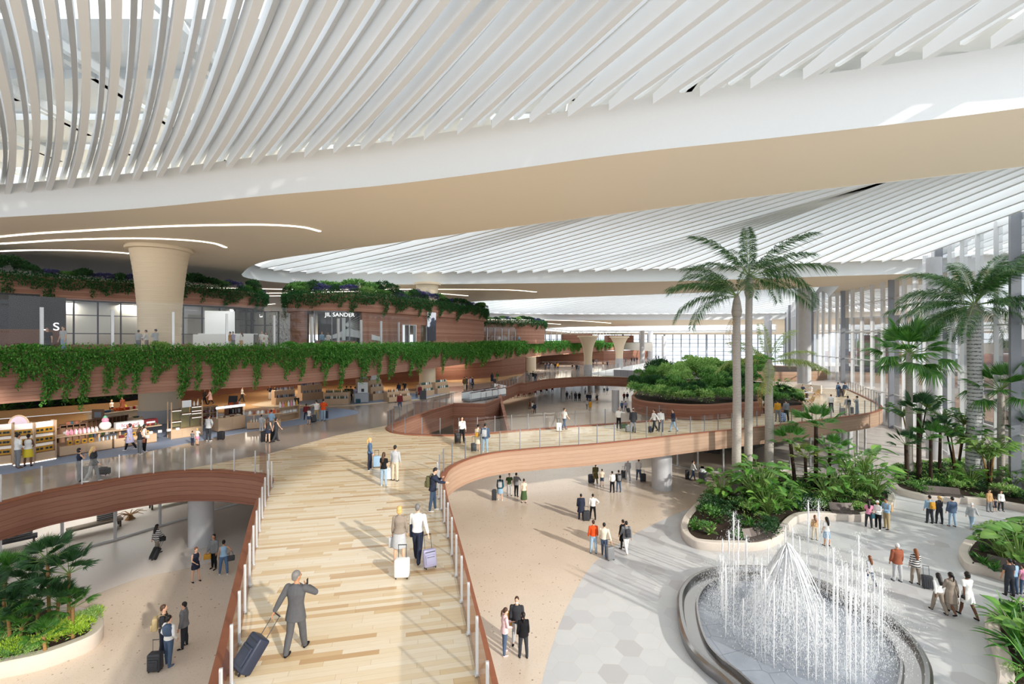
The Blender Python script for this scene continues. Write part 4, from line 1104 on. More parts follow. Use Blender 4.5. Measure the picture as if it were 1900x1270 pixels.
for k, (px, py, s, me) in enumerate([(28, 1222, .55, 'lime'), (8, 1228, .5, 'shrub'), (60, 1218, .45, 'shrub_light'), (85, 1205, .5, 'lime'), (105, 1196, .55, 'lime'), (125, 1188, .6, 'lime'), (148, 1180, .55, 'lime'), (160, 1165, .6, 'shrub_light'), (170, 1158, .45, 'lime'), (45, 1220, .5, 'shrub')]):
    nm = {'lime': 'yellow-green', 'shrub': 'dark green', 'shrub_light': 'fine pale green'}[me]
    put('low_shrub', BM[me], W(px, py, .5), k * 1.3, (s, s, s * 1.1), f'{nm} low shrub along the kerb of the bottom left planter', 'shrub', f'{nm} kerb shrubs bottom left')
# benches set on the kerbs
def kerb_bench(pts, z, label):
    P = [Vector(p) for p in pts]; e = empty('kerb_bench', (P[0].x, P[0].y, z), 0, label, 'bench')
    L = [Vector((p.x - P[0].x, p.y - P[0].y)) for p in P]; dk = plain('dark_bench', S(92, 82, 78), 0.5, 0.1, 0.1)
    mb = MB(); mb.ribbon(L, 0.03, 0.09, 0.55); mb.build('seat', dk, e)
    q = offset(L, 0.52); mb = MB(); n = len(q); o2 = offset(L, 0.72)
    for a, b2 in zip(q, o2): mb.v += [(a.x, a.y, .09), (b2.x, b2.y, .5), (b2.x, b2.y + .04, .5), (a.x, a.y + .04, .06)]
    for k in range(n - 1):
        for j in range(4): mb.f.append((4 * k + j, 4 * k + 4 + j, 4 * k + 4 + (j + 1) % 4, 4 * k + (j + 1) % 4)); mb.m.append(0)
    mb.build('backrest', dk, e)
    mb = MB()
    for k in range(0, n): mb.beam((L[k].x, L[k].y, .095), (q[k].x, q[k].y, .095), .02, .015)
    mb.build('rib', M['steel'], e)
kerb_bench(resample(cr(P2([(1392, 1008), (1412, 1006), (1436, 998), (1442, 990)], .5), 4), .55), .5, 'dark curved bench on the planter kerb just behind the fountain')
kerb_bench(resample(cr(P2([(1546, 953), (1575, 955), (1610, 955)], .5), 4), .55), .5, 'dark bench on the kerb beside the trio with the green bag')
kerb_bench(resample(cr(P2([(1720, 919), (1760, 922), (1800, 926)], .5), 4), .55), .5, 'dark bench on the kerb of the glass wall planter')
kerb_bench(resample(cr(P2([(1833, 1056), (1865, 1064), (1905, 1076)], .5), 4), .55), .5, 'dark bench on the kerb of the right edge planter')

# ================================================================ terrace planters
pm = M['terra']
tp = cr(P2([(1172, 734), (1178, 740), (1200, 745), (1240, 749), (1280, 751)], 6.2), 4) + P2([(1317, 751), (1360, 748), (1412, 745), (1414, 730), (1390, 715), (1330, 708), (1250, 707), (1200, 715), (1178, 726)], 6.2)
e, inn, c = planter(tp, 1.38, 0.3, 'large earth-walled planter overflowing with trees on the terrace', mat='terra', z0=4.82, soil=.1)
rng = random.Random(5)
trees = [(1190, 735, 1.5, 2.2, 'tree3'), (1215, 738, 1.8, 2.4, 'tree3'), (1245, 742, 1.9, 2.6, 'tree1'), (1275, 746, 1.8, 2.0, 'tree3'), (1300, 748, 1.5, 1.8, 'tree1'), (1335, 742, 1.9, 2.8, 'tree1'), (1365, 742, 1.6, 2.0, 'tree3'), (1395, 742, 1.5, 1.8, 'tree1'),
         (1205, 722, 2.2, 3.0, 'tree1'), (1240, 724, 2.6, 3.6, 'tree2'), (1275, 722, 3.0, 4.3, 'tree2'), (1310, 722, 2.8, 4.2, 'tree2'), (1345, 722, 2.6, 3.6, 'tree1'), (1385, 722, 2.4, 3.2, 'tree1'), (1260, 732, 2.0, 3.0, 'tree2'), (1320, 732, 2.2, 3.0, 'tree1'), (1355, 734, 2.0, 2.4, 'tree3'), (1230, 715, 2.4, 3.4, 'tree3')]
words = {'tree1': 'green', 'tree2': 'light green', 'tree3': 'dark green'}
for k, (px, py, r, h, me) in enumerate(trees):
    p = W(px, py, 6.1); e = empty('garden_tree', p, k, f'{words[me]} bushy tree crowded into the big terrace planter', 'tree', f'{words[me]} trees of the big terrace planter')
    put('foliage', BM[me], (0, 0, 0), 0, (r * 1.1, r * 1.1, h), parent=e)
for k, (px, py, s) in enumerate([(1182, 737, .8), (1195, 743, .8), (1215, 746, .8), (1240, 748, .75), (1262, 750, .7), (1285, 750, .7), (1305, 750, .7), (1330, 749, .7), (1352, 747, .75), (1374, 746, .75), (1395, 745, .75)]):
    put('edge_shrub', BM['shrub' if k % 2 else 'shrub_light'], W(px, py - 1, 6.1), k, s * 1.9, 'low green shrub on the rim of the big terrace planter', 'shrub', 'rim shrubs of the big terrace planter')
lp = P2([(1413, 758), (1492, 753), (1490, 746), (1455, 735), (1420, 738)], 5.35)
e, inn, c = planter(lp, 0.55, 0.25, 'lower earth-walled planter beside the terrace cafe', mat='terra', z0=4.82, soil=.08)
for k, (px, py, s, me) in enumerate([(1420, 753, 1.2, 'shrub_dark'), (1438, 752, 1.3, 'shrub'), (1455, 750, 1.2, 'shrub_dark'), (1472, 750, 1.1, 'shrub'), (1484, 749, .7, 'shrub_dark'), (1430, 745, 1.6, 'shrub'), (1450, 742, 1.6, 'shrub_dark'), (1470, 742, 1.2, 'shrub_light')]):
    put('cafe_shrub', BM[me], W(px, py, 5.3), k, s, 'leafy shrub in the lower planter beside the cafe', 'shrub', 'shrubs beside the cafe')
e = empty('broad_leaved_plant', W(1443, 742, 5.3), 0, 'banana-like plant with a tall light leaf in the lower cafe planter', 'plant'); put('foliage', BP['paddle'][0], (0, 0, 0), 0, 1.2, parent=e)
fp = cr([Vector((75 / 1.0 * 0 + x, y)) for x, y in [(36, 84), (33, 90), (36, 98), (46, 102), (56, 98), (60, 90), (56, 82), (46, 78)]], 4, True)
e, inn, c = planter(fp, 1.6, 0.4, 'round earth-walled planter far behind the terrace trees', mat='terra_sunlit', z0=4.82, soil=.2)
rng = random.Random(9)
for k in range(12):
    a = rng.uniform(0, 6.3); r = rng.uniform(0, 8)
    put('far_shrub', BM[('tree2', 'tree1', 'vine')[k % 3]], (47 + r * math.cos(a), 90 + r * math.sin(a), 6.2), k, (2.4, 2.4, rng.uniform(1.6, 3)), 'light green bush in the round far planter', 'shrub', 'bushes of the round far planter')
b = MB(); b.prism([p + Vector((0, 0)) for p in cr([Vector((x, y)) for x, y in [(28, 76), (24, 90), (30, 106), (50, 112), (70, 104), (72, 88), (64, 74), (46, 68)]], 4, True)], 3.4, 4.8); struct(b.build('floor_far_island', M['pale']))

# ================================================================ hanging vines of the ledges
UV = [p for p in U_edge]
nearU = [p for p in UV if p.y < 47]; midU = [p for p in UV if 42 < p.y < 88]; farU = [p for p in UV if p.y > 74]
vines('hanging_vines', nearU, 11.15, (1.1, 4.0), 0.20, 400, LM['vine'], 'thick bright green vines hanging over the upper ledge at left', 1, .5, .55, 1.0)
vines('hanging_vines', midU, 11.2, (1.5, 4.2), 0.27, 190, LM['vine'], 'green vines hanging over the middle stretch of the upper ledge', 2, .55, .5, 1.3)
vines('hanging_vines', farU, 11.2, (1.6, 4.0), 0.5, 55, LM['vine'], 'green vines hanging over the far stretch of the upper ledge', 3, .6, .4, 2.0)
rng = random.Random(2)
for k, p in enumerate(resample(nearU, 2.3)):
    me = rng.choice([BM['vine'], BM['vine'], BM['shrub'], RS['bromel'], RS['agave'], BM['shrub_light']])
    s = rng.uniform(.55, .95); ros = me in RS.values()
    put('ledge_plant', me, (p.x - .35, p.y + .45, 11.0), k, (s, s, s * .9), ('spiky rosette plant' if ros else 'leafy mound') + ' rising from the vines of the upper ledge', 'plant', ('rosettes' if ros else 'leafy mounds') + ' on the upper ledge')
b = MB(); b.ribbon(offset(U_edge, 0.1), 10.95, 11.12, 0.75); tag(b.build('ledge_soil', M['soil']), 'narrow strip of soil along the upper ledge', 'soil', kind='stuff')
# ================================================================ people
def ell(mb, c, r, R3=None, n=10, m=7):
    i0 = len(mb.v)
    for a in range(m + 1):
        ph = math.pi * a / m - math.pi / 2
        for b2 in range(n):
            th = 2 * math.pi * b2 / n
            p = Vector((r[0] * math.cos(ph) * math.cos(th), r[1] * math.cos(ph) * math.sin(th), r[2] * math.sin(ph)))
            if R3: p = R3 @ p
            mb.v.append(tuple(Vector(c) + p))
    for a in range(m):
        for b2 in range(n):
            q = i0 + a * n + b2; s = i0 + a * n + (b2 + 1) % n
            mb.f.append((q, s, s + n, q + n)); mb.m.append(0)
def limb(mb, pts, rads, n=10):
    """rounded closed tube"""
    P = [Vector(p) for p in pts]; d0 = (P[0] - P[1]).normalized(); d1 = (P[-1] - P[-2]).normalized()
    r0, r1 = rads[0], rads[-1]
    mb.tube([P[0] + d0 * r0 * .8, P[0] + d0 * r0 * .45] + P + [P[-1] + d1 * r1 * .45, P[-1] + d1 * r1 * .8], [r0 * .35, r0 * .8] + list(rads) + [r1 * .8, r1 * .35], n)
def rings(mb, rr, n=16, tf=None):
    """stack of ellipses (z, rx, ry, cx, cy)"""
    i0 = len(mb.v)
    for q in rr:
        z, rx, ry = q[:3]; cx, cy2 = (q[3], q[4]) if len(q) > 3 else (0, 0)
        for j in range(n):
            a = 2 * math.pi * j / n; p = Vector((cx + rx * math.cos(a), cy2 + ry * math.sin(a), z))
            if tf: p = tf(p)
            mb.v.append(tuple(p))
    for k in range(len(rr) - 1):
        for j in range(n): a = i0 + k * n + j; b2 = i0 + k * n + (j + 1) % n; mb.f.append((a, b2, b2 + n, a + n)); mb.m.append(0)
    mb.f.append(tuple(i0 + j for j in reversed(range(n)))); e = i0 + (len(rr) - 1) * n; mb.f.append(tuple(e + j for j in range(n))); mb.m += [0, 0]
def remesh(mb, vox, smooth=2):
    me = bpy.data.meshes.new('t'); me.from_pydata(mb.v, [], mb.f)
    o = bpy.data.objects.new('t', me); COL.objects.link(o)
    r = o.modifiers.new('r', 'REMESH'); r.mode = 'VOXEL'; r.voxel_size = vox
    if smooth: s = o.modifiers.new('s', 'SMOOTH'); s.iterations = smooth; s.factor = 0.5
    dg = bpy.context.evaluated_depsgraph_get(); dg.update()
    out = bpy.data.meshes.new_from_object(o.evaluated_get(dg)); bpy.data.objects.remove(o); bpy.data.meshes.remove(me)
    out.polygons.foreach_set('use_smooth', [True] * len(out.polygons)); return out
# pose: legs (fwd, out, knee) L,R ; arms (fwd, out, elbow, inward) L,R ; lean, head yaw, head pitch
POSES = {
 'stand': dict(L=(3, 4, 2), Rr=(-2, 4, 2), aL=(3, 8, 12, 10), aR=(3, 8, 12, 10)),
 'relax': dict(L=(8, 5, 10), Rr=(-3, 4, 0), aL=(0, 9, 18, 15), aR=(6, 9, 25, 20), yaw=12),
 'walk': dict(L=(16, 1, 5), Rr=(-13, 1, 18), aL=(-18, 7, 10, 5), aR=(20, 7, 22, 10)),
 'walk2': dict(L=(-12, 1, 26), Rr=(15, 1, 4), aL=(18, 7, 22, 10), aR=(-16, 7, 10, 5)),
 'pull': dict(L=(16, 1, 6), Rr=(-14, 1, 18), aL=(-30, 22, 6, 0), aR=(10, 8, 22, 10)),
 'pullR': dict(L=(16, 1, 6), Rr=(-14, 1, 18), aL=(10, 8, 22, 10), aR=(-30, 22, 6, 0)),
 'suit': dict(L=(-8, 1, 14), Rr=(13, 2, 4), aL=(-24, 24, 12, -5), aR=(30, 48, 128, 42), yaw=-28, pitch=-4),
 'phone': dict(L=(4, 4, 3), Rr=(-3, 4, 2), aL=(2, 8, 12, 10), aR=(35, 22, 128, 32), yaw=-10),
 'talk': dict(L=(5, 5, 4), Rr=(-3, 4, 2), aL=(14, 10, 80, 30), aR=(10, 10, 60, 30), pitch=-12),
 'talk2': dict(L=(6, 6, 6), Rr=(-3, 5, 2), aL=(3, 8, 14, 10), aR=(20, 8, 85, 30), yaw=18),
 'hip': dict(L=(3, 8, 2), Rr=(-2, 7, 2), aL=(3, 10, 12, 10), aR=(-18, 50, 95, 60)),
 'point': dict(L=(5, 5, 4), Rr=(-3, 5, 2), aL=(5, 10, 20, 10), aR=(62, 55, 8, -10), yaw=-30),
 'pointL': dict(L=(5, 5, 4), Rr=(-3, 5, 2), aR=(5, 10, 20, 10), aL=(50, 62, 8, -10), yaw=30),
 'rail': dict(L=(10, 3, 8), Rr=(-6, 4, 3), aL=(40, 6, 95, 35), aR=(52, 4, 28, 6), pitch=-24, lean=5),
 'look': dict(L=(4, 5, 4), Rr=(-3, 4, 2), aL=(20, 14, 118, 45), aR=(28, 18, 125, 45), pitch=4),
 'pocket': dict(L=(5, 5, 4), Rr=(-4, 4, 3), aL=(-8, 16, 50, 30), aR=(-8, 16, 50, 30)),
 'sit': dict(L=(85, 5, 85), Rr=(85, 5, 80), aL=(30, 10, 70, 20), aR=(30, 10, 70, 20), pitch=-15)}
def rotv(v, ax, a): return Matrix.Rotation(a, 3, ax) @ v
def skel(P, fem):
    J = {}; hipx = .085 if not fem else .09; shx = .185 if not fem else .16
    lean = R(P.get('lean', 2)); hz = .93
    if 'sit' in P: pass
    def T(p):
        q = Vector(p) - Vector((0, 0, hz)); q = rotv(q, 'X', -lean); return q + Vector((0, 0, hz))
    J['T'] = T
    feet = []
    for s, key in ((-1, 'L'), (1, 'Rr')):
        f, o2, kn = P[key]; hip = Vector((s * hipx, 0, hz - .02))
        d = rotv(rotv(Vector((0, 0, -1)), 'X', R(f)), 'Y', -s * R(o2)); k = hip + d * .43
        d2 = rotv(rotv(Vector((0, 0, -1)), 'X', R(f - kn)), 'Y', -s * R(o2 * .6)); a = k + d2 * .42
        J['hip', s], J['knee', s], J['ank', s], J['shd', s] = hip, k, a, d2
    low = min(J['ank', -1].z, J['ank', 1].z) - .07
    J['dz'] = -low
    for s, key in ((-1, 'aL'), (1, 'aR')):
        f, o2, el, inn = P[key]; sh = T((s * shx, 0, 1.415))
        d = rotv(rotv(Vector((0, 0, -1)), 'X', R(f)), 'Y', -s * R(o2))
        e = sh + d * .285
        fw = Vector((-s * math.sin(R(inn)), math.cos(R(inn)), 0)); fw = (fw - d * fw.dot(d)).normalized()
        d2 = (d * math.cos(R(el)) + fw * math.sin(R(el))).normalized(); w = e + d2 * .245
        J['sh', s], J['el', s], J['wr', s], J['fa', s] = sh, e, w, d2
        J['bend', s] = fw
    HR = Matrix.Rotation(R(P.get('yaw', 0)), 3, 'Z') @ Matrix.Rotation(-R(-P.get('pitch', 0)), 3, 'X')
    nb = T((0, .0, 1.50)); J['nb'] = nb
    J['H'] = lambda p: nb + HR @ (Vector(p) - Vector((0, 0, 1.50)))
    J['HR'] = HR
    return J
def add_hand(v, f, wr, d, fw, s, fem, curl=0.5):
    """palm and five separate fingers appended to the body mesh"""
    mb = MB(); k = .92 if fem else 1.0
    n = d.cross(fw); n = n.normalized() if n.length > .01 else Vector((s, 0, 0))
    # palm plane spanned by d (fingers) and side; palm faces the body
    side = fw; pn = d.cross(side).normalized() * s
    L = .085 * k
    i = 0
    ringp = []
    for t, hw, ht in ((-.012, .024, .018), (.02, .034, .016), (.06, .040, .015), (.088, .038, .012)):
        c = wr + d * t * k; row = []
        for a in range(8):
            q = 2 * math.pi * a / 8; row.append(tuple(c + side * hw * k * math.cos(q) + pn * ht * k * math.sin(q)))
        ringp.append(row)
    for row in ringp: mb.v += row
    for r in range(3):
        for a in range(8): mb.f.append((r * 8 + a, r * 8 + (a + 1) % 8, r * 8 + 8 + (a + 1) % 8, r * 8 + 8 + a)); mb.m.append(0)
    mb.f.append(tuple(range(24, 32))); mb.m.append(0)
    for j, (off, ln) in enumerate(((.029, .070), (.010, .080), (-.010, .074), (-.029, .058))):
        p = wr + (d * .084 + side * off) * k; cu = curl * (0.8 + .15 * j); dd = d; pts = [p - dd * .01]
        for q in range(3):
            pts.append(pts[-1] + dd * (ln * k * (.42, .32, .26)[q] + (.01 if q == 0 else 0))); dd = (dd * math.cos(cu) + pn * -1 * math.sin(cu) * 1).normalized()
        mb.tube(pts, [.0095 * k, .009 * k, .0085 * k, .0068 * k], 6)
    tp = wr + (d * .022 + side * .030) * k; td = (d * .72 + side * .62 - pn * .25).normalized()
    mb.tube([tp - td * .01, tp + td * .03 * k, tp + (td + d * .3).normalized() * .062 * k], [.0125 * k, .011 * k, .008 * k], 6)
    b0 = len(v); v += mb.v; f += [tuple(b0 + q for q in ff) for ff in mb.f]
_hm = {}
def human(pose, fem, top, bot, hair, vox=.017):
    key = (pose, fem, top, bot, hair, vox)
    if key in _hm: return _hm[key]
    P = POSES[pose]; J = skel(P, fem); T = J['T']; H = J['H']; dz = Vector((0, 0, J['dz'])); out = {}
    sitz = pose == 'sit'
    if fem: tor = [(.84, .09, .07), (.90, .165, .11), (.96, .172, .118), (1.08, .118, .09), (1.18, .122, .095), (1.29, .145, .118), (1.38, .150, .09), (1.44, .12, .075), (1.485, .05, .05)]
    else: tor = [(.84, .09, .07), (.90, .155, .105), (.96, .160, .112), (1.08, .140, .10), (1.18, .152, .108), (1.30, .178, .12), (1.39, .185, .10), (1.445, .14, .08), (1.49, .06, .055)]
    ar = .046 if not fem else .038; th = .086
    b = MB(); rings(b, tor, tf=T)
    limb(b, [T((0, 0, 1.45)), H((0, .005, 1.56))], [.056 if not fem else .047, .052 if not fem else .044])
    ell(b, H((0, 0, 1.652)), (.074, .094, .112), J['HR'], 14, 10); ell(b, H((0, .028, 1.592)), (.055, .06, .055), J['HR'])
    ell(b, H((0, .098, 1.628)), (.013, .02, .024), J['HR'], 6, 5)
    for s in (-1, 1): ell(b, H((s * .076, -.005, 1.64)), (.012, .02, .032), J['HR'], 6, 5)
    for s in (-1, 1):
        limb(b, [J['sh', s], J['sh', s].lerp(J['el', s], .5), J['el', s], J['el', s].lerp(J['wr', s], .35), J['wr', s]], [ar * 1.12, ar, ar * .86, ar * .84, ar * .56])
        limb(b, [J['hip', s], J['hip', s].lerp(J['knee', s], .5), J['knee', s], J['knee', s].lerp(J['ank', s], .35) + Vector((0, -.015, 0)), J['ank', s]], [th, .078, .054, .056, .036])
        limb(b, [J['ank', s], J['ank', s] + Vector((0, .06, -.04))], [.034, .03])
    me = remesh(b, vox)
    v = [tuple(q.co) for q in me.vertices]; f = [tuple(q.vertices) for q in me.polygons]; nb = len(f)
    for s in (-1, 1): add_hand(v, f, J['wr', s] + J['fa', s] * .012, J['fa', s], J['bend', s] if abs(J['bend', s].dot(J['fa', s])) < .9 else Vector((0, 1, 0)), s, fem, .35 if pose in ('stand', 'walk', 'relax', 'walk2', 'hip') else .75)
    # tidy palm frame: bend direction made perpendicular inside add_hand by construction
    nh = len(f)
    e = MB()
    for s in (-1, 1): ell(e, H((s * .030, .084, 1.655)), (.013, .010, .0075), J['HR'], 6, 4)
    i0 = len(v); v += e.v; f += [tuple(i0 + q for q in ff) for ff in e.f]; ne = len(f)
    e = MB(); ell(e, H((0, .087, 1.585)), (.022, .008, .007), J['HR'], 6, 4)
    for s in (-1, 1): ell(e, H((s * .031, .087, 1.673)), (.018, .006, .004), J['HR'], 6, 4)
    i0 = len(v); v += e.v; f += [tuple(i0 + q for q in ff) for ff in e.f]
    me2 = bpy.data.meshes.new('body'); me2.from_pydata([tuple(Vector(q) + dz) for q in v], [], f)
    mi = [0] * nh + [1] * (ne - nh) + [2] * (len(f) - ne); me2.materials.append(None); me2.materials.append(None); me2.materials.append(None)
    me2.polygons.foreach_set('material_index', mi); me2.polygons.foreach_set('use_smooth', [True] * len(f)); out['body'] = me2
    def fin(b, name, vx=vox, sm=2):
        m = remesh(b, vx, sm)
        for q in m.vertices: q.co += dz
        m.name = name; m.materials.clear(); m.materials.append(None); out[name] = m
    # --- upper garment
    b = MB(); g = {'shirt': .016, 'tee': .016, 'jacket': .03, 'coat': .034, 'sweater': .026, 'vest': .012, 'suit': .028, 'dress': .018}[top]
    hem = {'shirt': .93, 'tee': .90, 'jacket': .84, 'coat': .52, 'sweater': .86, 'vest': .94, 'suit': .74, 'dress': .60}[top]
    if sitz: hem = max(hem, .9)
    rr = [(z, rx + g, ry + g) for z, rx, ry in tor if z >= max(hem, .9) + .01]
    r0 = rr[0]
    if hem < .9:
        sp = (.9 - hem)
        mid = [(hem, .172 + g + sp * .16, .122 + g + sp * .20), (hem + .5 * sp, .172 + g + sp * .08, .122 + g + sp * .12), (.9, .172 + g, .122 + g)]
        rr = mid + rr
    else: rr = [(hem, r0[1] - (.0 if top != 'shirt' else .01), r0[2])] + rr
    rr[-1] = (rr[-1][0] - .012, rr[-1][1] + .004, rr[-1][2] + .004); rings(b, rr, 18, T)
    for s in (-1, 1):
        a2 = ar + g * .75
        if top == 'vest': continue
        if top in ('tee', 'dress'):
            m = J['sh', s].lerp(J['el', s], .62); limb(b, [J['sh', s], m], [a2 * 1.2, a2 * 1.1])
        else:
            m = J['el', s].lerp(J['wr', s], .93); limb(b, [J['sh', s], J['sh', s].lerp(J['el', s], .5), J['el', s], J['el', s].lerp(J['wr', s], .4), m], [a2 * 1.15, a2 * 1.05, a2 * .98, a2 * .92, a2 * .72])
    if top in ('jacket', 'coat', 'suit', 'sweater', 'shirt'): ell(b, T((0, -.01, 1.488)), (.066, .062, .022))
    fin(b, 'top')
    # --- lower garment
    b = MB(); pel = [(.83, .10, .08), (.88, .172, .12), (.93, .178, .125), (1.0, .158, .115), (1.03, .140, .107)]
    if fem: pel = [(z, rx + .006 if z < .97 else rx - .008, ry) for z, rx, ry in pel]
    if bot in ('trousers', 'wide', 'shorts', 'slim'):
        rings(b, pel, 16)
        wd2 = {'trousers': 1.0, 'wide': 1.28, 'shorts': 1.12, 'slim': .86}[bot]
        for s in (-1, 1):
            hp, kn, an = J['hip', s], J['knee', s], J['ank', s]
            if bot == 'shorts': limb(b, [hp, hp.lerp(kn, .8)], [.102, .092])
            else: limb(b, [hp, hp.lerp(kn, .5), kn + V3((0, -.004, 0)), kn.lerp(an, .36) + V3((0, -.013, 0)), kn.lerp(an, .7) + V3((0, -.006, 0)), kn.lerp(an, .98)], [.101, .092 * (wd2 * .4 + .6), .076 * (wd2 * .6 + .4), .075 * (wd2 * .6 + .4), .066 * (wd2 * .8 + .2), .058 * wd2])
        fin(b, 'bottom')
    elif bot in ('skirt', 'mini', 'long'):
        hm = {'skirt': .50, 'mini': .66, 'long': .26}[bot]; w2 = {'skirt': .215, 'mini': .20, 'long': .25}[bot]
        rings(b, [(hm, w2, w2 * .82), (hm + .15, w2 * .98, w2 * .78), (.90, .182, .13), (1.0, .14, .112), (1.06, .13, .10)], 18); fin(b, 'bottom')
    # --- shoes
    for s in (-1, 1):
        b = MB()
        a = J['ank', s]; tl = 0 if abs(J['shd', s].y) < .2 or J['ank', s].z > .2 else 0
        up = a.z + J['dz'] > .13; pt = .5 if up else 0
        c = a + Vector((0, .05, -.035)); Rt = Matrix.Rotation(-pt, 3, 'X')
        ell(b, c + Rt @ Vector((0, .035, -.008)), (.045, .105, .032), Rt, 10, 8); ell(b, c + Rt @ Vector((0, -.055, .008)), (.040, .052, .042), Rt, 8, 6)
        fin(b, 'shoe%d' % s, .015, 1)
    # --- hair or hat
    b = MB(); hr = J['HR']
    if hair == 'bald': ell(b, H((0, -.02, 1.655)), (.077, .09, .075), hr, 12, 8)
    else: ell(b, H((0, -.020, 1.676)), (.083, .098, .104), hr, 14, 10)
    if hair in ('short', 'bald'): ell(b, H((0, -.052, 1.615)), (.066, .058, .05), hr)
    if hair == 'long':
        limb(b, [H((0, -.05, 1.66)), H((0, -.085, 1.55)), T((0, -.125, 1.43)), T((0, -.135, 1.30))], [.075, .078, .08, .055])
        for s in (-1, 1): limb(b, [H((s * .06, -.02, 1.66)), H((s * .075, -.02, 1.56))], [.03, .026])
    if hair == 'bob':
        ell(b, H((0, -.035, 1.60)), (.092, .082, .085), hr)
    if hair == 'pony':
        ell(b, H((0, -.05, 1.62)), (.066, .058, .06), hr); limb(b, [H((0, -.10, 1.69)), H((0, -.15, 1.64)), H((0, -.15, 1.52)), H((0, -.14, 1.42))], [.025, .032, .03, .014])
    if hair == 'bun': ell(b, H((0, -.11, 1.70)), (.045, .045, .045), hr); ell(b, H((0, -.05, 1.62)), (.066, .058, .055), hr)
    if hair == 'cap':
        ell(b, H((0, .085, 1.70)), (.066, .062, .012), hr); ell(b, H((0, -.05, 1.63)), (.07, .06, .05), hr)
    fin(b, 'hair', .012 if vox < .02 else .015, 1)
    out['J'] = {k: (q + dz if isinstance(q, Vector) and k[0] in ('hip', 'knee', 'ank', 'sh', 'el', 'wr') else q) for k, q in J.items() if isinstance(k, tuple)}
    _hm[key] = out; return out
CLR = {'white': (236, 236, 234), 'black': (26, 26, 30), 'charcoal': (56, 58, 64), 'grey': (128, 130, 134), 'light grey': (186, 188, 192), 'navy': (44, 50, 68), 'slate': (88, 88, 91), 'blue': (84, 110, 144), 'light blue': (150, 182, 210), 'denim': (80, 98, 124),
       'pale denim': (158, 184, 206), 'teal': (36, 84, 100), 'green': (74, 96, 62), 'olive': (92, 88, 58), 'khaki': (176, 156, 118), 'beige': (214, 200, 178), 'cream': (232, 222, 202), 'tan': (196, 158, 112), 'brown': (112, 72, 48), 'rust': (150, 88, 66),
       'orange': (222, 84, 36), 'mustard': (204, 150, 52), 'yellow': (216, 194, 60), 'red': (190, 44, 50), 'pink': (226, 150, 178), 'pale pink': (226, 196, 200), 'lilac': (180, 176, 208), 'maroon': (118, 46, 50), 'taupe': (148, 136, 124), 'blonde': (206, 168, 102), 'silver': (190, 192, 196),
       'dark brown': (56, 38, 30), 'striped grey': (150, 150, 156), 'striped white': (214, 212, 208)}
def cloth(c):
    if c.startswith('striped'):
        if ('s', c) in _mc: return _mc['s', c]
        t = NT('striped_knit'); x, y, z = t.xyz(t.obj()); fr = t.math('GREATER_THAN', t.math('FRACT', t.math('MULTIPLY', z, 9.0)), 0.5)
        m = t.done(t.mix(fr, S(50, 50, 56), S(*CLR[c])), .85); _mc['s', c] = m; return m
    return plain('cloth_' + c.replace(' ', '_'), S(*CLR[c]), .85, 0, .08, 14, .2)
SKIN = {'l': plain('skin', S(224, 178, 150), .55, 0, .03, 6), 'm': plain('skin_tan', S(192, 140, 106), .55, 0, .03, 6), 'd': plain('skin_dark', S(112, 74, 54), .55, 0, .03, 6)}
HAIRC = {'k': plain('hair_black', S(28, 24, 24), .5, 0, .1), 'b': plain('hair_brown', S(72, 48, 34), .5, 0, .1), 'y': plain('hair_blonde', S(214, 178, 112), .5, 0, .1), 'g': plain('hair_grey', S(120, 118, 116), .5, 0, .1), 'w': plain('hat_white', S(228, 228, 230), .7), 'r': plain('hair_auburn', S(130, 78, 46), .5, 0, .1), 's': plain('hat_charcoal', S(60, 58, 62), .8)}
EYE = plain('eye_dark', S(34, 26, 24), .3); LIP = plain('lip_brow', S(120, 70, 60), .5)
WORD = {'shirt': 'shirt', 'tee': 'T-shirt', 'jacket': 'jacket', 'coat': 'long coat', 'sweater': 'sweater', 'vest': 'sleeveless top', 'suit': 'suit jacket', 'dress': 'dress'}
BWORD = {'trousers': 'trousers', 'wide': 'wide trousers', 'slim': 'slim trousers', 'shorts': 'shorts', 'skirt': 'skirt', 'mini': 'short skirt', 'long': 'long skirt', None: None}
PEOPLE = []
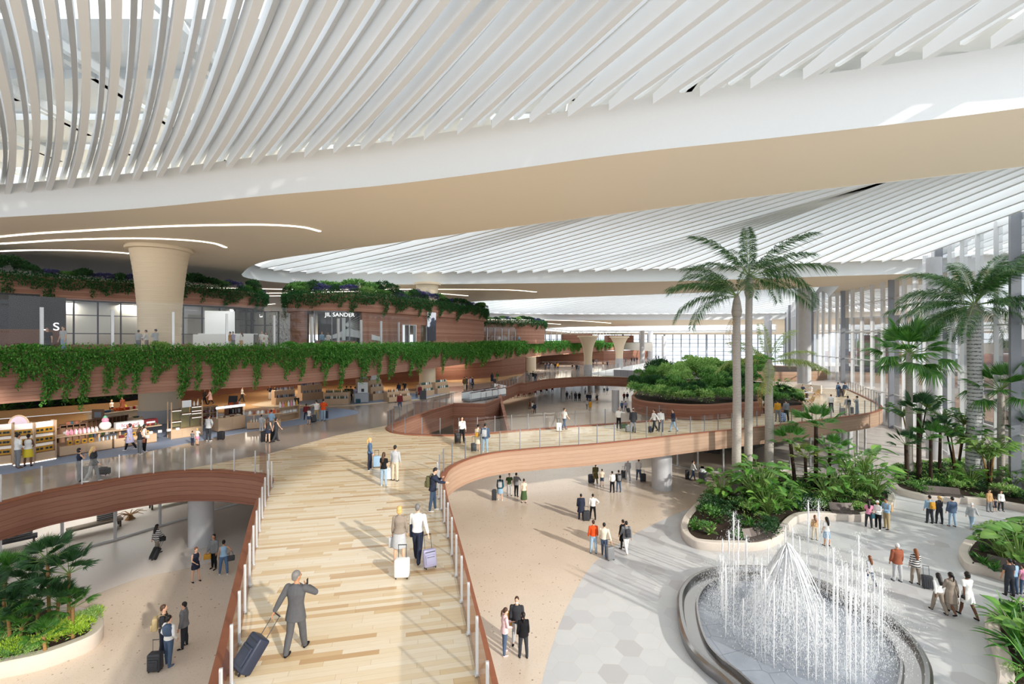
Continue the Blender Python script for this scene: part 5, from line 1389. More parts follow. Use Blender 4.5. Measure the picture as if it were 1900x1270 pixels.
def person(px, py, top_y, z, face, pose, dress, hair='short', hc='k', skin='l', fem=False, where='', group=None, vox=None, shoes='black', H=None, label=None, loc=None):
    """dress = 'style colour/style colour' for upper and lower garment"""
    a, b2 = (dress.split('/') + [None])[:2]; ts, tc = a.split(' ', 1)
    bs, bc = (b2.split(' ', 1) if b2 else (None, None))
    p = W(px, py, z) if loc is None else Vector(loc)
    if H is None: H = (py - top_y) / F * p.y
    H = min(max(H, .9), 1.98)
    if vox is None: vox = .016 if p.y < 22 else .02 if p.y < 42 else .026
    hm = human(pose, fem, ts, bs, hair, vox)
    s = H / 1.765
    if label is None:
        label = f'person in {tc} {WORD[ts]}' + (f' and {bc} {BWORD[bs]}' if bs else '') + (' ' + where if where else '')
    if len(label.split()) > 16: label = f'person in {tc} {WORD[ts]} {where}'
    e = empty('person', p, R(face - 90), label, 'person', group, scale=s)
    def part(nm, key, mats):
        if key not in hm: return
        o = bpy.data.objects.new(nm, hm[key]); COL.objects.link(o); o.parent = e
        for k, m in enumerate(mats):
            o.material_slots[k].link = 'OBJECT'; o.material_slots[k].material = m
    part('body', 'body', [SKIN[skin], EYE, LIP])
    part({'tee': 't_shirt', 'suit': 'suit_jacket', 'vest': 'sleeveless_top'}.get(ts, ts), 'top', [cloth(tc)])
    if bs: part('skirt' if bs in ('skirt', 'mini', 'long') else 'shorts' if bs == 'shorts' else 'trousers', 'bottom', [cloth(bc)])
    part('shoe', 'shoe-1', [cloth(shoes)]); part('shoe', 'shoe1', [cloth(shoes)]); part('hat' if hair == 'cap' else 'hair', 'hair', [HAIRC[hc]])
    e['_j'] = 0; del e['_j']
    rec = (e, hm['J'], s, face); PEOPLE.append(rec); return rec
def joint(rec, key, sd):
    """world position of a joint of a placed person"""
    e, J, s, face = rec; q = J[key, sd] * s; a = R(face - 90)
    return Vector((e.location.x + q.x * math.cos(a) - q.y * math.sin(a), e.location.y + q.x * math.sin(a) + q.y * math.cos(a), e.location.z + q.z))

# ---------------------------------------------------------------- luggage
def rbox_mesh(d, bev, seg=3):
    bm = bmesh.new(); bmesh.ops.create_cube(bm, size=1)
    for v in bm.verts: v.co = Vector((v.co.x * d[0], v.co.y * d[1], v.co.z * d[2]))
    bmesh.ops.bevel(bm, geom=bm.edges[:], offset=bev, segments=seg, affect='EDGES', profile=.5)
    me = bpy.data.meshes.new('t'); bm.to_mesh(me); bm.free(); return me
def add_mesh(mb, me, off=(0, 0, 0)):
    i = len(mb.v); mb.v += [tuple(v.co + Vector(off)) for v in me.vertices]
    for f in me.polygons: mb.f.append(tuple(i + q for q in f.vertices)); mb.m.append(mb.cur)
_sc = {}
def suitcase_parts(style, hl, dims):
    k = (style, hl, dims)
    if k in _sc: return _sc[k]
    w, d, h = dims; r = {}
    mb = MB(); add_mesh(mb, rbox_mesh((w, d, h), min(d * .3, .05)), (0, 0, h / 2 + .05))
    if style == 'hard':
        for x in (-.36, -.18, 0, .18, .36):
            add_mesh(mb, rbox_mesh((.022, d + .012, h * .86), .005, 1), (x * w, 0, h / 2 + .05))
    else:
        add_mesh(mb, rbox_mesh((w * .78, .05, h * .55), .018, 2), (0, -d / 2 - .012, h * .42 + .05))
    r['shell'] = mb
    mb = MB(); add_mesh(mb, rbox_mesh((w * .8, .02, .02), .006, 1), (0, -d / 2 - .01, h * .86 + .05)); mb.box((0, -d / 2 - .045, h * .68), (w * .6, .012, .012)); r['zip'] = mb
    mb = MB()
    for s in (-1, 1): mb.tube([(s * w * .27, d * .25, h + .03), (s * w * .27, d * .25, h + .05 + hl)], .009, 6)
    mb.tube([(-w * .30, d * .25, h + .05 + hl), (w * .30, d * .25, h + .05 + hl)], .015, 8); r['handle'] = mb
    mb = MB(); mb.tube([(-.011, 0, .028), (.011, 0, .028)], .028, 10); mb.box((0, 0, .05), (.03, .04, .03)); r['wheel'] = mb
    _sc[k] = r; return r
_scm = {}
def suitcase(p, col, label, style='hard', dims=(.42, .25, .62), hl=.0, rz=0, tilt=0, group=None, sc=1.0, z=None, name='suitcase'):
    r = suitcase_parts(style, hl, dims); w, d, h = dims
    e = empty(name, p, rz, label, 'suitcase', group, scale=sc); e.rotation_euler = (tilt, 0, rz)
    for k in ('shell', 'zip', 'handle'):
        if k == 'zip' and style == 'hard': continue
        kk = (style, hl, dims, k)
        if kk not in _scm:
            o = r[k].build({'zip': 'front_pocket_zip'}.get(k, k), [None], e, smooth='auto'); _scm[kk] = o.data
        else:
            o = bpy.data.objects.new({'zip': 'front_pocket_zip'}.get(k, k), _scm[kk]); COL.objects.link(o); o.parent = e
        o.material_slots[0].link = 'OBJECT'
        o.material_slots[0].material = plain('case_' + col.replace(' ', '_'), S(*CLR[col]), .42, 0, .04, 20) if k == 'shell' else plain('case_trim', S(58, 60, 66), .4, .3)
    for sx in (-1, 1):
        for sy in (-1, 1):
            kk = ('w',)
            if kk not in _scm: o = r['wheel'].build('wheel', plain('wheel_rubber', S(24, 24, 26), .6), e, smooth='auto'); _scm[kk] = o.data
            else: o = bpy.data.objects.new('wheel', _scm[kk]); COL.objects.link(o); o.parent = e
            o.location = (sx * w * .38, sy * d * .32, 0)
    return e
def backpack(rec, col, label, dims=(.29, .16, .44), side=0):
    e0, J, s, face = rec; a = R(face - 90)
    back = Vector((math.sin(a), -math.cos(a), 0)) * (.235 * s); sd2 = Vector((math.cos(a), math.sin(a), 0)) * side
    m = joint(rec, 'sh', 1).lerp(joint(rec, 'sh', -1), .5)
    e = empty('backpack', m + back + sd2 - Vector((0, 0, .44 * s)), a, label, 'backpack', scale=s)
    mat = plain('pack_' + col.replace(' ', '_'), S(*CLR[col]), .8, 0, .1, 12)
    mb = MB(); add_mesh(mb, rbox_mesh(dims, .06), (0, 0, dims[2] / 2)); mb.build('bag', mat, e, smooth=True)
    mb = MB(); add_mesh(mb, rbox_mesh((dims[0] * .72, .07, dims[2] * .45), .025, 2), (0, -dims[1] / 2 - .015, dims[2] * .3)); mb.build('pocket', mat, e, smooth=True)
    for sx in (-1, 1):
        mb = MB(); mb.tube([(sx * .09, .06, .42), (sx * .12, .12, .50), (sx * .125, .24, .50), (sx * .12, .36, .38), (sx * .13, .30, .16), (sx * .12, .08, .08)], .014, 5); mb.build('strap', mat, e, smooth=True)
    return e
def handbag(p, col, label, rz=0, s=1.0, dims=(.30, .12, .24), cat='bag', strap=.22):
    """bag hanging from the point p"""
    e = empty('handbag', p - Vector((0, 0, (dims[2] + strap) * s)), rz, label, cat, scale=s)
    mat = plain('bag_' + col.replace(' ', '_'), S(*CLR[col]), .6, 0, .08, 12)
    mb = MB(); add_mesh(mb, rbox_mesh(dims, .035), (0, 0, dims[2] / 2)); mb.build('bag_body', mat, e, smooth=True)
    mb = MB(); mb.tube([(-dims[0] * .3, 0, dims[2] - .02), (-dims[0] * .2, 0, dims[2] + strap * .7), (0, 0, dims[2] + strap), (dims[0] * .2, 0, dims[2] + strap * .7), (dims[0] * .3, 0, dims[2] - .02)], .010, 5); mb.build('strap', mat, e, smooth=True)
    return e
# ================================================================ upper-level shops
def text_obj(txt, size, loc, rz, mat, parent, name='sign_lettering', ext=0.03):
    cu = bpy.data.curves.new('t', 'FONT'); cu.body = txt; cu.size = size; cu.extrude = ext; cu.align_x = 'CENTER'; cu.align_y = 'CENTER'
    o = bpy.data.objects.new('t', cu); COL.objects.link(o)
    dg = bpy.context.evaluated_depsgraph_get(); dg.update(); me = bpy.data.meshes.new_from_object(o.evaluated_get(dg)); bpy.data.objects.remove(o)
    me.materials.clear(); me.materials.append(mat)
    q = bpy.data.objects.new(name, me); COL.objects.link(q); q.rotation_euler = (R(90), 0, rz); q.location = loc
    if parent is not None: q.parent = parent
    return q
lit_white = emis('lit_sign', (1, 1, 1), 1.6)
def slabwall(name, path, z0, z1, th, mat=None): 
    b = MB(); b.ribbon(path, z0, z1, th); return struct(b.build(name, mat or M['terra_mid']))
def glazing(path, z0, z1, label, step=1.6, mat='frame_dark', bar=(2.4,), blinds=True, gl='glass_dark', depth=1.4, side=1):
    """shop front: frames, panes and pale blinds behind"""
    e = empty('shop_window', (0, 0, 0), 0, label, 'shop window'); P = [Vector((p[0], p[1])) for p in path]
    mb = MB()
    for a, b2 in zip(P, P[1:]): mb.quad((a.x, a.y, z0), (b2.x, b2.y, z0), (b2.x, b2.y, z1), (a.x, a.y, z1))
    mb.build('glass_pane', M[gl], e, fix=False)
    pts = resample(P, step)
    for k, p in enumerate(pts):
        a = pts[max(k - 1, 0)]; b2 = pts[min(k + 1, len(pts) - 1)]; rz = math.atan2(b2.y - a.y, b2.x - a.x)
        mb = MB(); mb.box((0, 0, (z1 - z0) / 2), (.12, .16, z1 - z0)); o = mb.build('mullion', M[mat], e, loc=(p.x, p.y, z0)); o.rotation_euler = (0, 0, rz)
    for z in (z0 + .05, *[z0 + q for q in bar], z1 - .05):
        mb = MB()
        for a, b2 in zip(pts, pts[1:]): mb.beam((a.x, a.y, z), (b2.x, b2.y, z), .1, .08)
        mb.build('transom', M[mat], e)
    if blinds:
        q = offset(P, depth * side); mb = MB(); mb.ribbon(q, z0, z1, .1 * side); mb.build('back_panel', M['blind'], e)
    return e
# shop one (left)
S1 = cr([Vector(p) for p in [(-64, 26), (-52, 33), (-45, 37.5), (-41.5, 42.5), (-37.8, 46.5), (-33.5, 50.5), (-31.5, 54.5), (-33, 60), (-38, 65)]], 6)
slabwall('wall_shop_left_parapet', offset(S1, -0.5), 15.7, 17.6, 0.6)
slabwall('wall_shop_left_low', offset(S1, 0.0), 11.0, 11.5, 0.2)
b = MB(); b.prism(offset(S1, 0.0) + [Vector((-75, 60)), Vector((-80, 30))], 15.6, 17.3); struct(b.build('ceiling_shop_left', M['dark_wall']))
glazing(offset(S1, 0.25), 11.4, 15.7, 'long shop window with dark frames and cream blinds on the upper level at left', 1.7, side=1, bar=(1.15, 2.9))
# dark pier and sign wall
for (px, Y, w, lab) in [(34, 36.0, 2.4, 'dark tall display pier with faint plants in the left shop window'), (86, 39.0, 2.4, 'dark poster pier with white letters in the left shop window')]:
    x = (px - CX) / F * Y; e = empty('display_pier', (x, Y, 11), .75, lab, 'pier'); mb = MB(); mb.box((0, 0, 2.3), (w, .3, 4.6)); mb.build('panel', M['dark_wall'], e)
    mb = MB(); mb.box((0, -.02, .9), (w + .02, .3, 1.8)); mb.build('lower_panel', plain('walnut_panel', S(110, 70, 50), .6), e)
e0 = e
tx = text_obj('JIL S', .95, (0.0, -.24, 2.05), 0, lit_white, e0)
for (px, Y, w, col_, lab) in [(1, 35.6, 3.4, 'blind', 'cream blind panel at the far left edge of the upper level')]: pass
# reflective white stage in shop one
e = empty('display_stage', (-29.5, 47.0, 11.0), .5, 'bright white display furniture in the shop window right of the big column', 'display furniture')
mb = MB(); mb.box((0, 0, .9), (5.2, 1.2, 1.2)); mb.build('counter', M['white'], e); mb = MB(); mb.box((-.4, .2, 2.6), (2.6, .3, 2.6)); mb.build('back_board', M['white'], e)
mb = MB(); mb.beam((-2.2, 0, 1.55), (3.0, 0, 1.55), 1.1, .08); mb.build('top', M['white'], e)
# link wall between shops
S1b = [Vector((-31, 58)), Vector((-27.5, 58))]
glazing([Vector((-33.5, 56)), Vector((-26.5, 55))], 11.1, 15.4, 'dark framed window linking the left shop and the corner shop', 1.8, bar=(2.6,), side=1)
# shop two (corner, rounded)
S2 = cr([Vector(p) for p in [(-27, 60), (-26.4, 54.5), (-23.4, 51.6), (-19.5, 51.8), (-16.5, 54.5), (-13.5, 59), (-11, 64), (-8.5, 70), (-5.6, 78), (-5.2, 83), (-8, 86)]], 6)
slabwall('wall_shop_corner_parapet', offset(S2, -0.4), 15.2, 17.1, 0.5)
b = MB(); b.prism(S2 + [Vector((-24, 88)), Vector((-27, 70))], 15.3, 17.0); struct(b.build('ceiling_shop_corner', M['soffit']))
n2 = len(S2)
slabwall('wall_shop_corner_pier', S2[:13], 11.0, 15.3, 0.4)
gi = S2[14:22]
glazing(gi, 11.8, 15.2, 'corner shop window with white letters and a white sculpture', 1.9, 'frame_grey', (), False, side=1, gl='glass')
slabwall('wall_shop_corner_sill', gi, 11.0, 11.8, 0.3)
slabwall('wall_shop_corner_long', S2[22:30], 11.0, 15.3, 0.4)
slabwall('wall_shop_corner_end', S2[36:], 11.0, 15.3, 0.4)
b = MB(); b.ribbon([Vector((-25, 59)), Vector((-20, 58)), Vector((-14, 62))], 11.0, 15.3, .2); struct(b.build('wall_shop_corner_back', plain('grey_interior', S(150, 150, 156), .8)))
mid = gi[len(gi) // 2]; rzg = math.atan2(gi[-1].y - gi[0].y, gi[-1].x - gi[0].x)
o = text_obj('JIL SANDER', 0.62, (mid.x + .15, mid.y - .28, 14.75), rzg, lit_white, None, 'shop_sign'); tag(o, 'white letters across the corner shop window', 'sign')
e = empty('window_sculpture', (mid.x + .6, mid.y + 1.7, 11.8), rzg, 'white winged sculpture with radiating rods inside the corner shop window', 'sculpture')
mb = MB(); mb.box((-.7, 0, 1.4), (.4, .3, 2.6)); mb.build('mast', M['white'], e)
mb = MB(); mb.v = [(-3.6, 0, 0), (-.2, 0, .55), (3.4, 0, 0), (3.4, 0, .5), (-.2, 0, 1.5), (-1.2, 0, 1.0)]; mb.v += [(x, .35, z) for x, y, z in mb.v]; mb.f = [(0, 1, 2, 3, 4, 5), (11, 10, 9, 8, 7, 6)] + [(k, (k + 1) % 6, (k + 1) % 6 + 6, k + 6) for k in range(6)]; mb.m = [0] * 8; mb.build('wing', M['white'], e)
for k in range(12):
    a = R(-60 + 11 * k); mb = MB(); mb.beam((-.6, -.1, 1.9), (-.6 + 3.1 * math.cos(a) * .9, -.1 + .1 * k, 1.9 + 1.5 * math.sin(a)), .05, .05); mb.build('rod', M['white'], e)
# bright doorway in the long flank
dp = S2[30:36]
glazing(S2[29:33], 11.0, 13.9, 'bright white shop entrance in the long planted shop flank', 1.3, 'frame_white', (), False, gl='glass')
b = MB(); b.ribbon(offset(S2[29:33], 2.0), 11.0, 14.0, .1); struct(b.build('wall_glowing_interior', emis('glowing_shop_interior', (0.95, 0.96, 1.0), 1.1)))  # back wall made to glow in place of a lit interior
slabwall('wall_shop_corner_head', S2[29:37], 13.9, 15.3, 0.4)
slabwall('wall_shop_corner_mid', S2[32:34], 11.0, 13.9, 0.4)
e = empty('wall_screen', (0, 0, 0), 0, 'large dark screen showing pale shapes on the planted shop flank', 'screen'); a, b2 = S2[34], S2[36]
t_ = (b2 - a).normalized(); nn = Vector((t_.y, -t_.x)) * .45
mb = MB(); mb.quad((a.x + nn.x, a.y + nn.y, 11.9), (b2.x + nn.x, b2.y + nn.y, 11.9), (b2.x + nn.x, b2.y + nn.y, 15.6), (a.x + nn.x, a.y + nn.y, 15.6)); mb.box(((a.x + b2.x) / 2 + nn.x * .9, (a.y + b2.y) / 2 + nn.y * .9, 13.75), ((b2 - a).length, .1, 3.9), math.atan2(t_.y, t_.x))
ts = NT('screen_picture'); no = ts.noise(ts.obj(), .9, 4); z = ts.xyz(ts.obj())[2]; f = ts.math('ADD', no, ts.math('MULTIPLY', ts.math('SUBTRACT', z, 14.2), .25))
cs = ts.ramp(f, [(.35, S(28, 32, 44)), (.52, S(60, 70, 92)), (.58, S(210, 216, 226)), (1, S(240, 242, 246))]); ts.done(cs, .3); ts.link(cs, ts.b.inputs['Emission Color']); ts.b.inputs['Emission Strength'].default_value = .5
mb.build('display', ts.mat, e)
# shop three, farther
S3 = cr([Vector(p) for p in [(-8, 100), (-4, 97), (2, 99), (6, 104), (8, 112), (6, 120)]], 5)
slabwall('wall_shop_far', S3, 11.0, 15.6, .4)
b = MB(); b.prism(S3 + [Vector((-10, 118))], 15.4, 15.9); struct(b.build('ceiling_shop_far', M['soffit']))
for k, (x, y, w, h) in enumerate([(18, 128, 8, 2.4), (34, 146, 8, 2.2)]):
    b = MB(); b.box((x, y, 11 + h / 2), (w, 6, h)); struct(b.build('wall_far_kiosk', M['terra'])); 
# roof gardens
rng = random.Random(12)
def roof_garden(path, z, seed, label, n_items, smin, smax, leaf=.17, lens=(.5, 2.4), dens=200):
    vines('hanging_vines', path, z, lens, leaf, dens, LM['vine_dark'], 'dark hanging vines along the roof edge of ' + label, seed, .45, .35, 2.0)
    rg = random.Random(seed + 50); inn = offset(path, .9); pts = resample(inn, 1.25)
    for k, p in enumerate(pts):
        me = rg.choice([BM['shrub_dark'], BM['shrub_dark'], BM['flower'], BM['shrub'], RS['agave_dark'], BM['shrub_light'] if rg.random() < .4 else BM['shrub_dark']]); s = rg.uniform(smin, smax)
        nm = 'blue-flowered mound' if me is BM['flower'] else 'spiky dark plant' if me is RS['agave_dark'] else 'pale green mound' if me is BM['shrub_light'] else 'green mound' if me is BM['shrub'] else 'dark green bush'
        put('roof_plant', me, (p.x, p.y, z - .05), k * 1.7, (s, s, s * rg.uniform(.8, 1.2)), f'{nm} on the roof garden of {label}', 'plant', f'roof plants of {label}, {nm} kind')
sub = [p for p in S1[6:]]
roof_garden(offset(S1, -.5)[8:], 17.6, 21, 'the left shop', 0, .9, 1.6, .22, (.8, 2.8), 230)
roof_garden(offset(S2, -.4), 17.1, 31, 'the corner shop', 0, .9, 1.5, .25, (.9, 2.6), 190)
roof_garden(S3, 15.9, 41, 'the far shop', 0, .7, 1.2, .4, (.7, 1.8), 60)
# taller shrubs on the corner shop crown
for k, (x, y, s, me) in enumerate([(-21, 54.5, 2.0, 'shrub'), (-18.6, 55.5, 2.3, 'shrub'), (-16.6, 57.5, 2.4, 'shrub_dark'), (-24, 55, 1.9, 'shrub_dark'), (-14.6, 61, 1.6, 'flower'), (-22.6, 53.6, 1.6, 'shrub_light')]):
    put('roof_bush', BM[me], (x, y, 17.0), k, (s, s, s * .9), f'tall bush number-free crown of the corner shop roof'.replace('number-free ', '') if False else ['broad green bush left of the crown on the corner shop roof', 'feathery green bush at the top of the corner shop roof', 'rounded dark bush at the top right of the corner shop roof', 'dark bush at the left end of the corner shop roof', 'blue-flowered bush low on the right of the corner shop roof', 'yellowish bush near the left end of the corner shop roof'][k], 'bush')
# dark bare shrub beside the dark pier of the corner shop
mb = MB(); rg = random.Random(3)
for _ in range(420):
    a = rg.uniform(0, 6.3); p = V3((rg.gauss(0, .7), rg.gauss(0, .5), rg.uniform(.1, 4.0))); d = rv(rg); leafq(mb, p, d, V3((0, 0, 1)), rg.uniform(.25, .6), .05)
o = mb.build('bare_shrub', leaf_mat('bare_twig', S(60, 44, 38), S(90, 66, 52), S(120, 92, 72)), fix=False, loc=(-25.5, 50.5, 11.0)); tag(o, 'tall bare brown shrub against the rounded pier of the corner shop', 'shrub')
# dark planting behind the ochre floor at left
b = MB(); b.ribbon([p + Vector((-.2, .6)) for p in backwall[0:5]], ZB, ZB + .7, .4); struct(b.build('wall_planting_kerb', plain('ochre_wall', S(200, 160, 112), .6)))
rg = random.Random(77)
for k, p in enumerate(resample([q + Vector((-.9, 1.8)) for q in backwall[0:4]], 1.2)):
    me = rg.choice(['shrub_dark', 'shrub', 'vine', 'shrub_dark']); s = rg.uniform(1.2, 1.9)
    put('niche_plant', BM[me], (p.x, p.y, ZB + .5), k, (s, s, s * 1.2), 'leafy dark plant in the planted niche behind the shops at left', 'plant', 'plants of the dark niche')
for k, p in enumerate(resample([q + Vector((-.3, .9)) for q in backwall[0:4]], 1.5)):
    put('niche_palm', RS['agave_dark'] if k % 3 else RS['straw'], (p.x, p.y, ZB + .7), k, rg.uniform(1.2, 1.8), 'arching leafed plant at the front of the planted niche', 'plant', 'front plants of the dark niche')

# ================================================================ storefronts on the lower floor
SF = [Vector((-34, 15)), Vector((-26.4, 23.6)), Vector((-24.1, 26.6)), Vector((-21.7, 30.8)), Vector((-18.8, 35)), Vector((-14, 41))]
glazing(SF, 0.02, 3.4, 'white framed glass shopfront under the left gallery', 2.3, 'frame_white', (), False, gl='glass')
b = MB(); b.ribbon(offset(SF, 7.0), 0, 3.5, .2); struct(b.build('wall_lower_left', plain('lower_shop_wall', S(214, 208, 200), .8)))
SF2 = [Vector((13.5, 47)), Vector((16.5, 41.5)), Vector((21, 41)), Vector((30, 43)), Vector((37, 48))]
glazing(SF2, 0.02, 3.45, 'white framed glass shopfront under the terrace', 2.2, 'frame_white', (), False, gl='glass')
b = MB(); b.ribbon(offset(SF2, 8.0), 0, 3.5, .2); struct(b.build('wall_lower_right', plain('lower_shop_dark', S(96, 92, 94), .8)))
def bench(p, rz, label, col='charcoal'):
    e = empty('bench', p, rz, label, 'bench'); mt = cloth(col); wd_ = plain('dark_wood', S(64, 52, 46), .5)
    mb = MB(); add_mesh(mb, rbox_mesh((2.6, .7, .14), .04), (0, 0, .46)); mb.build('seat', mt, e, smooth='auto')
    for sx in (-1, 1):
        for sy in (-1, 1): mb = MB(); mb.box((sx * 1.15, sy * .28, .2), (.09, .09, .4)); mb.build('leg', wd_, e)
    mb = MB(); add_mesh(mb, rbox_mesh((1.0, .16, .5), .05), (.6, .28, .72)); mb.build('cushion', cloth('striped white'), e, smooth='auto')
bench(W(195, 998, 0) + V3((-1.4, .9, 0)), .9, 'dark bench with a striped cushion inside the left shopfront', 'taupe')
bench(W(330, 948, 0) + V3((-1.4, 1.2, 0)), .9, 'dark green bench near the far end of the left shopfront', 'green')
bench(W(40, 1030, 0) + V3((-1.6, .6, 0)), .8, 'dark bench behind the palms in the left shopfront', 'charcoal')
e = empty('floor_lamp_base', W(252, 975, 0) + V3((-1.2, 1, 0)), 0, 'low brown branching ornament inside the left shopfront', 'ornament'); mb = MB(); rg = random.Random(4)
for k in range(9): a = k * .7; mb.tube([V3((0, 0, .3)), V3((.5 * math.cos(a), .5 * math.sin(a), .45)), V3((.9 * math.cos(a), .9 * math.sin(a), .35))], [.04, .03, .015], 5)
mb.build('branches', BK['tan'], e); mb = MB(); mb.lathe([(.3, 0), (.2, .1), (.1, .3)], 10); mb.build('foot', BK['tan'], e)
# ================================================================ travellers
B_, G_ = ZB, 0.0
V3 = Vector
def case_at(px, py, z, col, label, **k): return suitcase(W(px, py, z), col, label, **k)
# --- on the plank bridge, near to far
m = person(549, 1211, 1060, B_, 84, 'suit', 'suit slate/trousers slate', 'short', 'g', 'm', vox=.012, label='person in a grey suit walking away, hand raised to the ear, pulling a navy suitcase')
w = joint(m, 'wr', -1)
# navy suitcase tilted, its grip in the left hand
def pulled(rec, side, col, label, dims=(.42, .25, .62), hl=.42, style='soft', az=None, yaw=0, back=None, reach=.07):
    """suitcase leaning so that its grip meets the hand and its wheels touch the floor"""
    e0, J, s, face = rec; hnd = joint(rec, 'wr', side)
    hnd = hnd + V3((0, 0, -reach)); zf = e0.location.z
    Lh = dims[2] + .05 + hl; dh = hnd.z - zf
    ca = min(.98, dh / Lh); ang = math.acos(ca); f = R(face if az is None else az)
    fw = V3((math.cos(f), math.sin(f), 0)); base = V3((hnd.x, hnd.y, zf)) - fw * Lh * math.sin(ang)
    # case -Y (front pocket) looks backwards
    rz = f - math.pi / 2; base.z += .0
    return suitcase(base + V3((0, 0, .02)), col, label, style, dims, hl, rz + R(yaw), -ang, sc=1.0)
pulled(m, -1, 'navy', 'large navy soft suitcase tilted behind the person in the grey suit', (.46, .28, .70), .46, az=52)
ph = joint(m, 'wr', 1); mb = MB(); add_mesh(mb, rbox_mesh((.014, .075, .15), .004, 1)); o = mb.build('mobile_phone', plain('phone_black', S(20, 20, 24), .3), loc=ph + V3((-.03, .02, .09))); tag(o, 'black mobile phone held to the ear by the person in the grey suit', 'phone')
m = person(741, 1046, 940, B_, 95, 'stand', 'shirt taupe/skirt light grey', 'bob', 'y', 'l', True, 'with a blonde bob on the bridge', shoes='tan', vox=.014)
handbag(joint(m, 'wr', -1) + V3((0, 0, -.03)), 'light grey', 'pale grey document bag held by the blonde person on the bridge', .2, 1, (.26, .08, .34), strap=.1)
m = person(775, 1043, 935, B_, 88, 'pullR', 'shirt white/trousers navy', 'short', 'g', 'l', False, 'walking beside the blonde person', vox=.014)
pulled(m, 1, 'lilac', 'lilac grey suitcase pulled by the person in white shirt and navy trousers', (.40, .24, .52), .42, az=118)
j = joint(m, 'el', -1); mb = MB(); add_mesh(mb, rbox_mesh((.12, .22, .46), .05)); tag(mb.build('folded_jacket', cloth('navy'), smooth=True, loc=j + V3((.02, .04, -.2))), 'blue jacket folded over the arm of the white-shirted person on the bridge', 'jacket')
case_at(746, 1073, B_, 'white', 'white ribbed suitcase standing behind the blonde person on the bridge', dims=(.44, .26, .54), hl=.38, rz=.05)
m = person(803, 949, 868, B_, 5, 'rail', 'jacket navy/slim denim', 'short', 'k', 'l', False, 'leaning at the right railing of the bridge', shoes='white', vox=.015)
backpack(m, 'olive', 'olive backpack worn by the person leaning at the bridge railing')
m = person(686, 873, 813, B_, 15, 'relax', 'shirt blue/trousers navy', 'pony', 'y', 'l', True, 'with a blonde ponytail facing right', shoes='white')
case_at(699, 868, B_, 'light blue', 'light blue suitcase beside the person with the blonde ponytail', dims=(.40, .24, .60), hl=.3, rz=.3)
person(712, 903, 840, B_, 80, 'stand', 'tee black/slim pale denim', 'long', 'b', 'l', True, 'with long brown hair seen from behind', shoes='white')
person(733, 893, 827, B_, 80, 'stand', 'shirt light grey/trousers beige', 'short', 'k', 'l', False, 'right of the group of three on the planks', shoes='charcoal')
case_at(720, 891, B_, 'white', 'white suitcase between the two nearest people of the bridge trio', dims=(.42, .26, .60), hl=.28, rz=.1)
m = person(857, 822, 774, B_, 300, 'phone', 'shirt white/trousers black', 'short', 'k', 'l', False, 'and a blue tie, phoning beyond the glass')
case_at(849, 823, B_, 'black', 'black suitcase held by the person with the blue tie', dims=(.40, .26, .66), hl=.2, rz=.4, style='soft')
m = person(887, 838, 788, B_, 75, 'talk', 'shirt cream/skirt cream', 'bun', 'k', 'l', True, 'with an orange bag on the back', shoes='white')
backpack(m, 'mustard', 'small orange backpack of the person in cream', (.22, .12, .3))
m = person(900, 840, 786, B_, 80, 'stand', 'jacket denim/slim pale denim', 'short', 'k', 'l', False, 'standing at the curved terrace railing', shoes='white')
backpack(m, 'light grey', 'light grey backpack of the person in the denim jacket')
case_at(879, 838, B_, 'charcoal', 'dark trolley bag left of the person in cream', dims=(.34, .24, .48), hl=.4, rz=.3, style='soft')
person(1047, 798, 757, B_, 30, 'walk', 'tee white/slim denim', 'short', 'b', 'l', False, 'walking right beside a white case on the terrace')
case_at(1037, 801, B_, 'white', 'white suitcase on the terrace beside the walking person', dims=(.40, .25, .62), hl=.3)
person(1148, 796, 757, B_, 60, 'point', 'shirt white/trousers black', 'bald', 'g', 'l', False, 'reaching an arm out to the right')
person(1175, 803, 758, B_, 80, 'stand', 'suit charcoal/trousers grey', 'bald', 'b', 'l', False, 'beside the luggage pile on the terrace')
for px, py, c, lab, dm in [(1158, 796, 'green', 'green travel bag in the small luggage pile on the terrace', (.5, .3, .34)), (1166, 802, 'grey', 'grey travel bag in the small luggage pile on the terrace', (.46, .3, .42)), (1172, 802, 'charcoal', 'dark case at the feet of the person in the charcoal suit', (.3, .22, .4))]:
    case_at(px, py, B_, c, lab, dims=dm, style='soft', hl=.1)
person(1214, 802, 760, B_, 190, 'pull', 'shirt white/trousers black', 'short', 'k', 'l', False, 'walking left, first of the terrace trio')
person(1226, 802, 760, B_, 70, 'stand', 'shirt white/slim navy', 'short', 'b', 'l', False, 'in the middle of the terrace trio')
m = person(1249, 802, 760, B_, 185, 'walk2', 'jacket navy/slim light blue', 'short', 'b', 'l', False, 'striding left, last of the terrace trio')
case_at(1206, 803, B_, 'navy', 'dark blue trolley case at the left of the terrace trio', dims=(.36, .24, .42), hl=.3, rz=1.2, style='soft')
person(1443, 783, 742, B_, 85, 'stand', 'shirt mustard/trousers grey', 'short', 'k', 'm', False, 'left of the flowered suitcase')
person(1459, 783, 742, B_, 95, 'stand', 'shirt grey/trousers charcoal', 'short', 'k', 'l', False, 'right of the flowered suitcase')
e = case_at(1452, 783, B_, 'light blue', 'blue and white flower-patterned suitcase between two standing people', dims=(.46, .28, .72), hl=.1)
tf = NT('flowered_shell'); vf = tf.n('ShaderNodeTexVoronoi'); tf.link(tf.obj(), vf.inputs['Vector']); vf.inputs['Scale'].default_value = 14
tf.done(tf.ramp(vf.outputs['Distance'], [(0, S(240, 220, 120)), (.25, S(240, 240, 244)), (.45, S(90, 130, 190)), (1, S(40, 70, 140))]), .4)
for ch in COL.objects:
    if ch.parent == e and ch.name.startswith('shell'): ch.material_slots[0].material = tf.mat
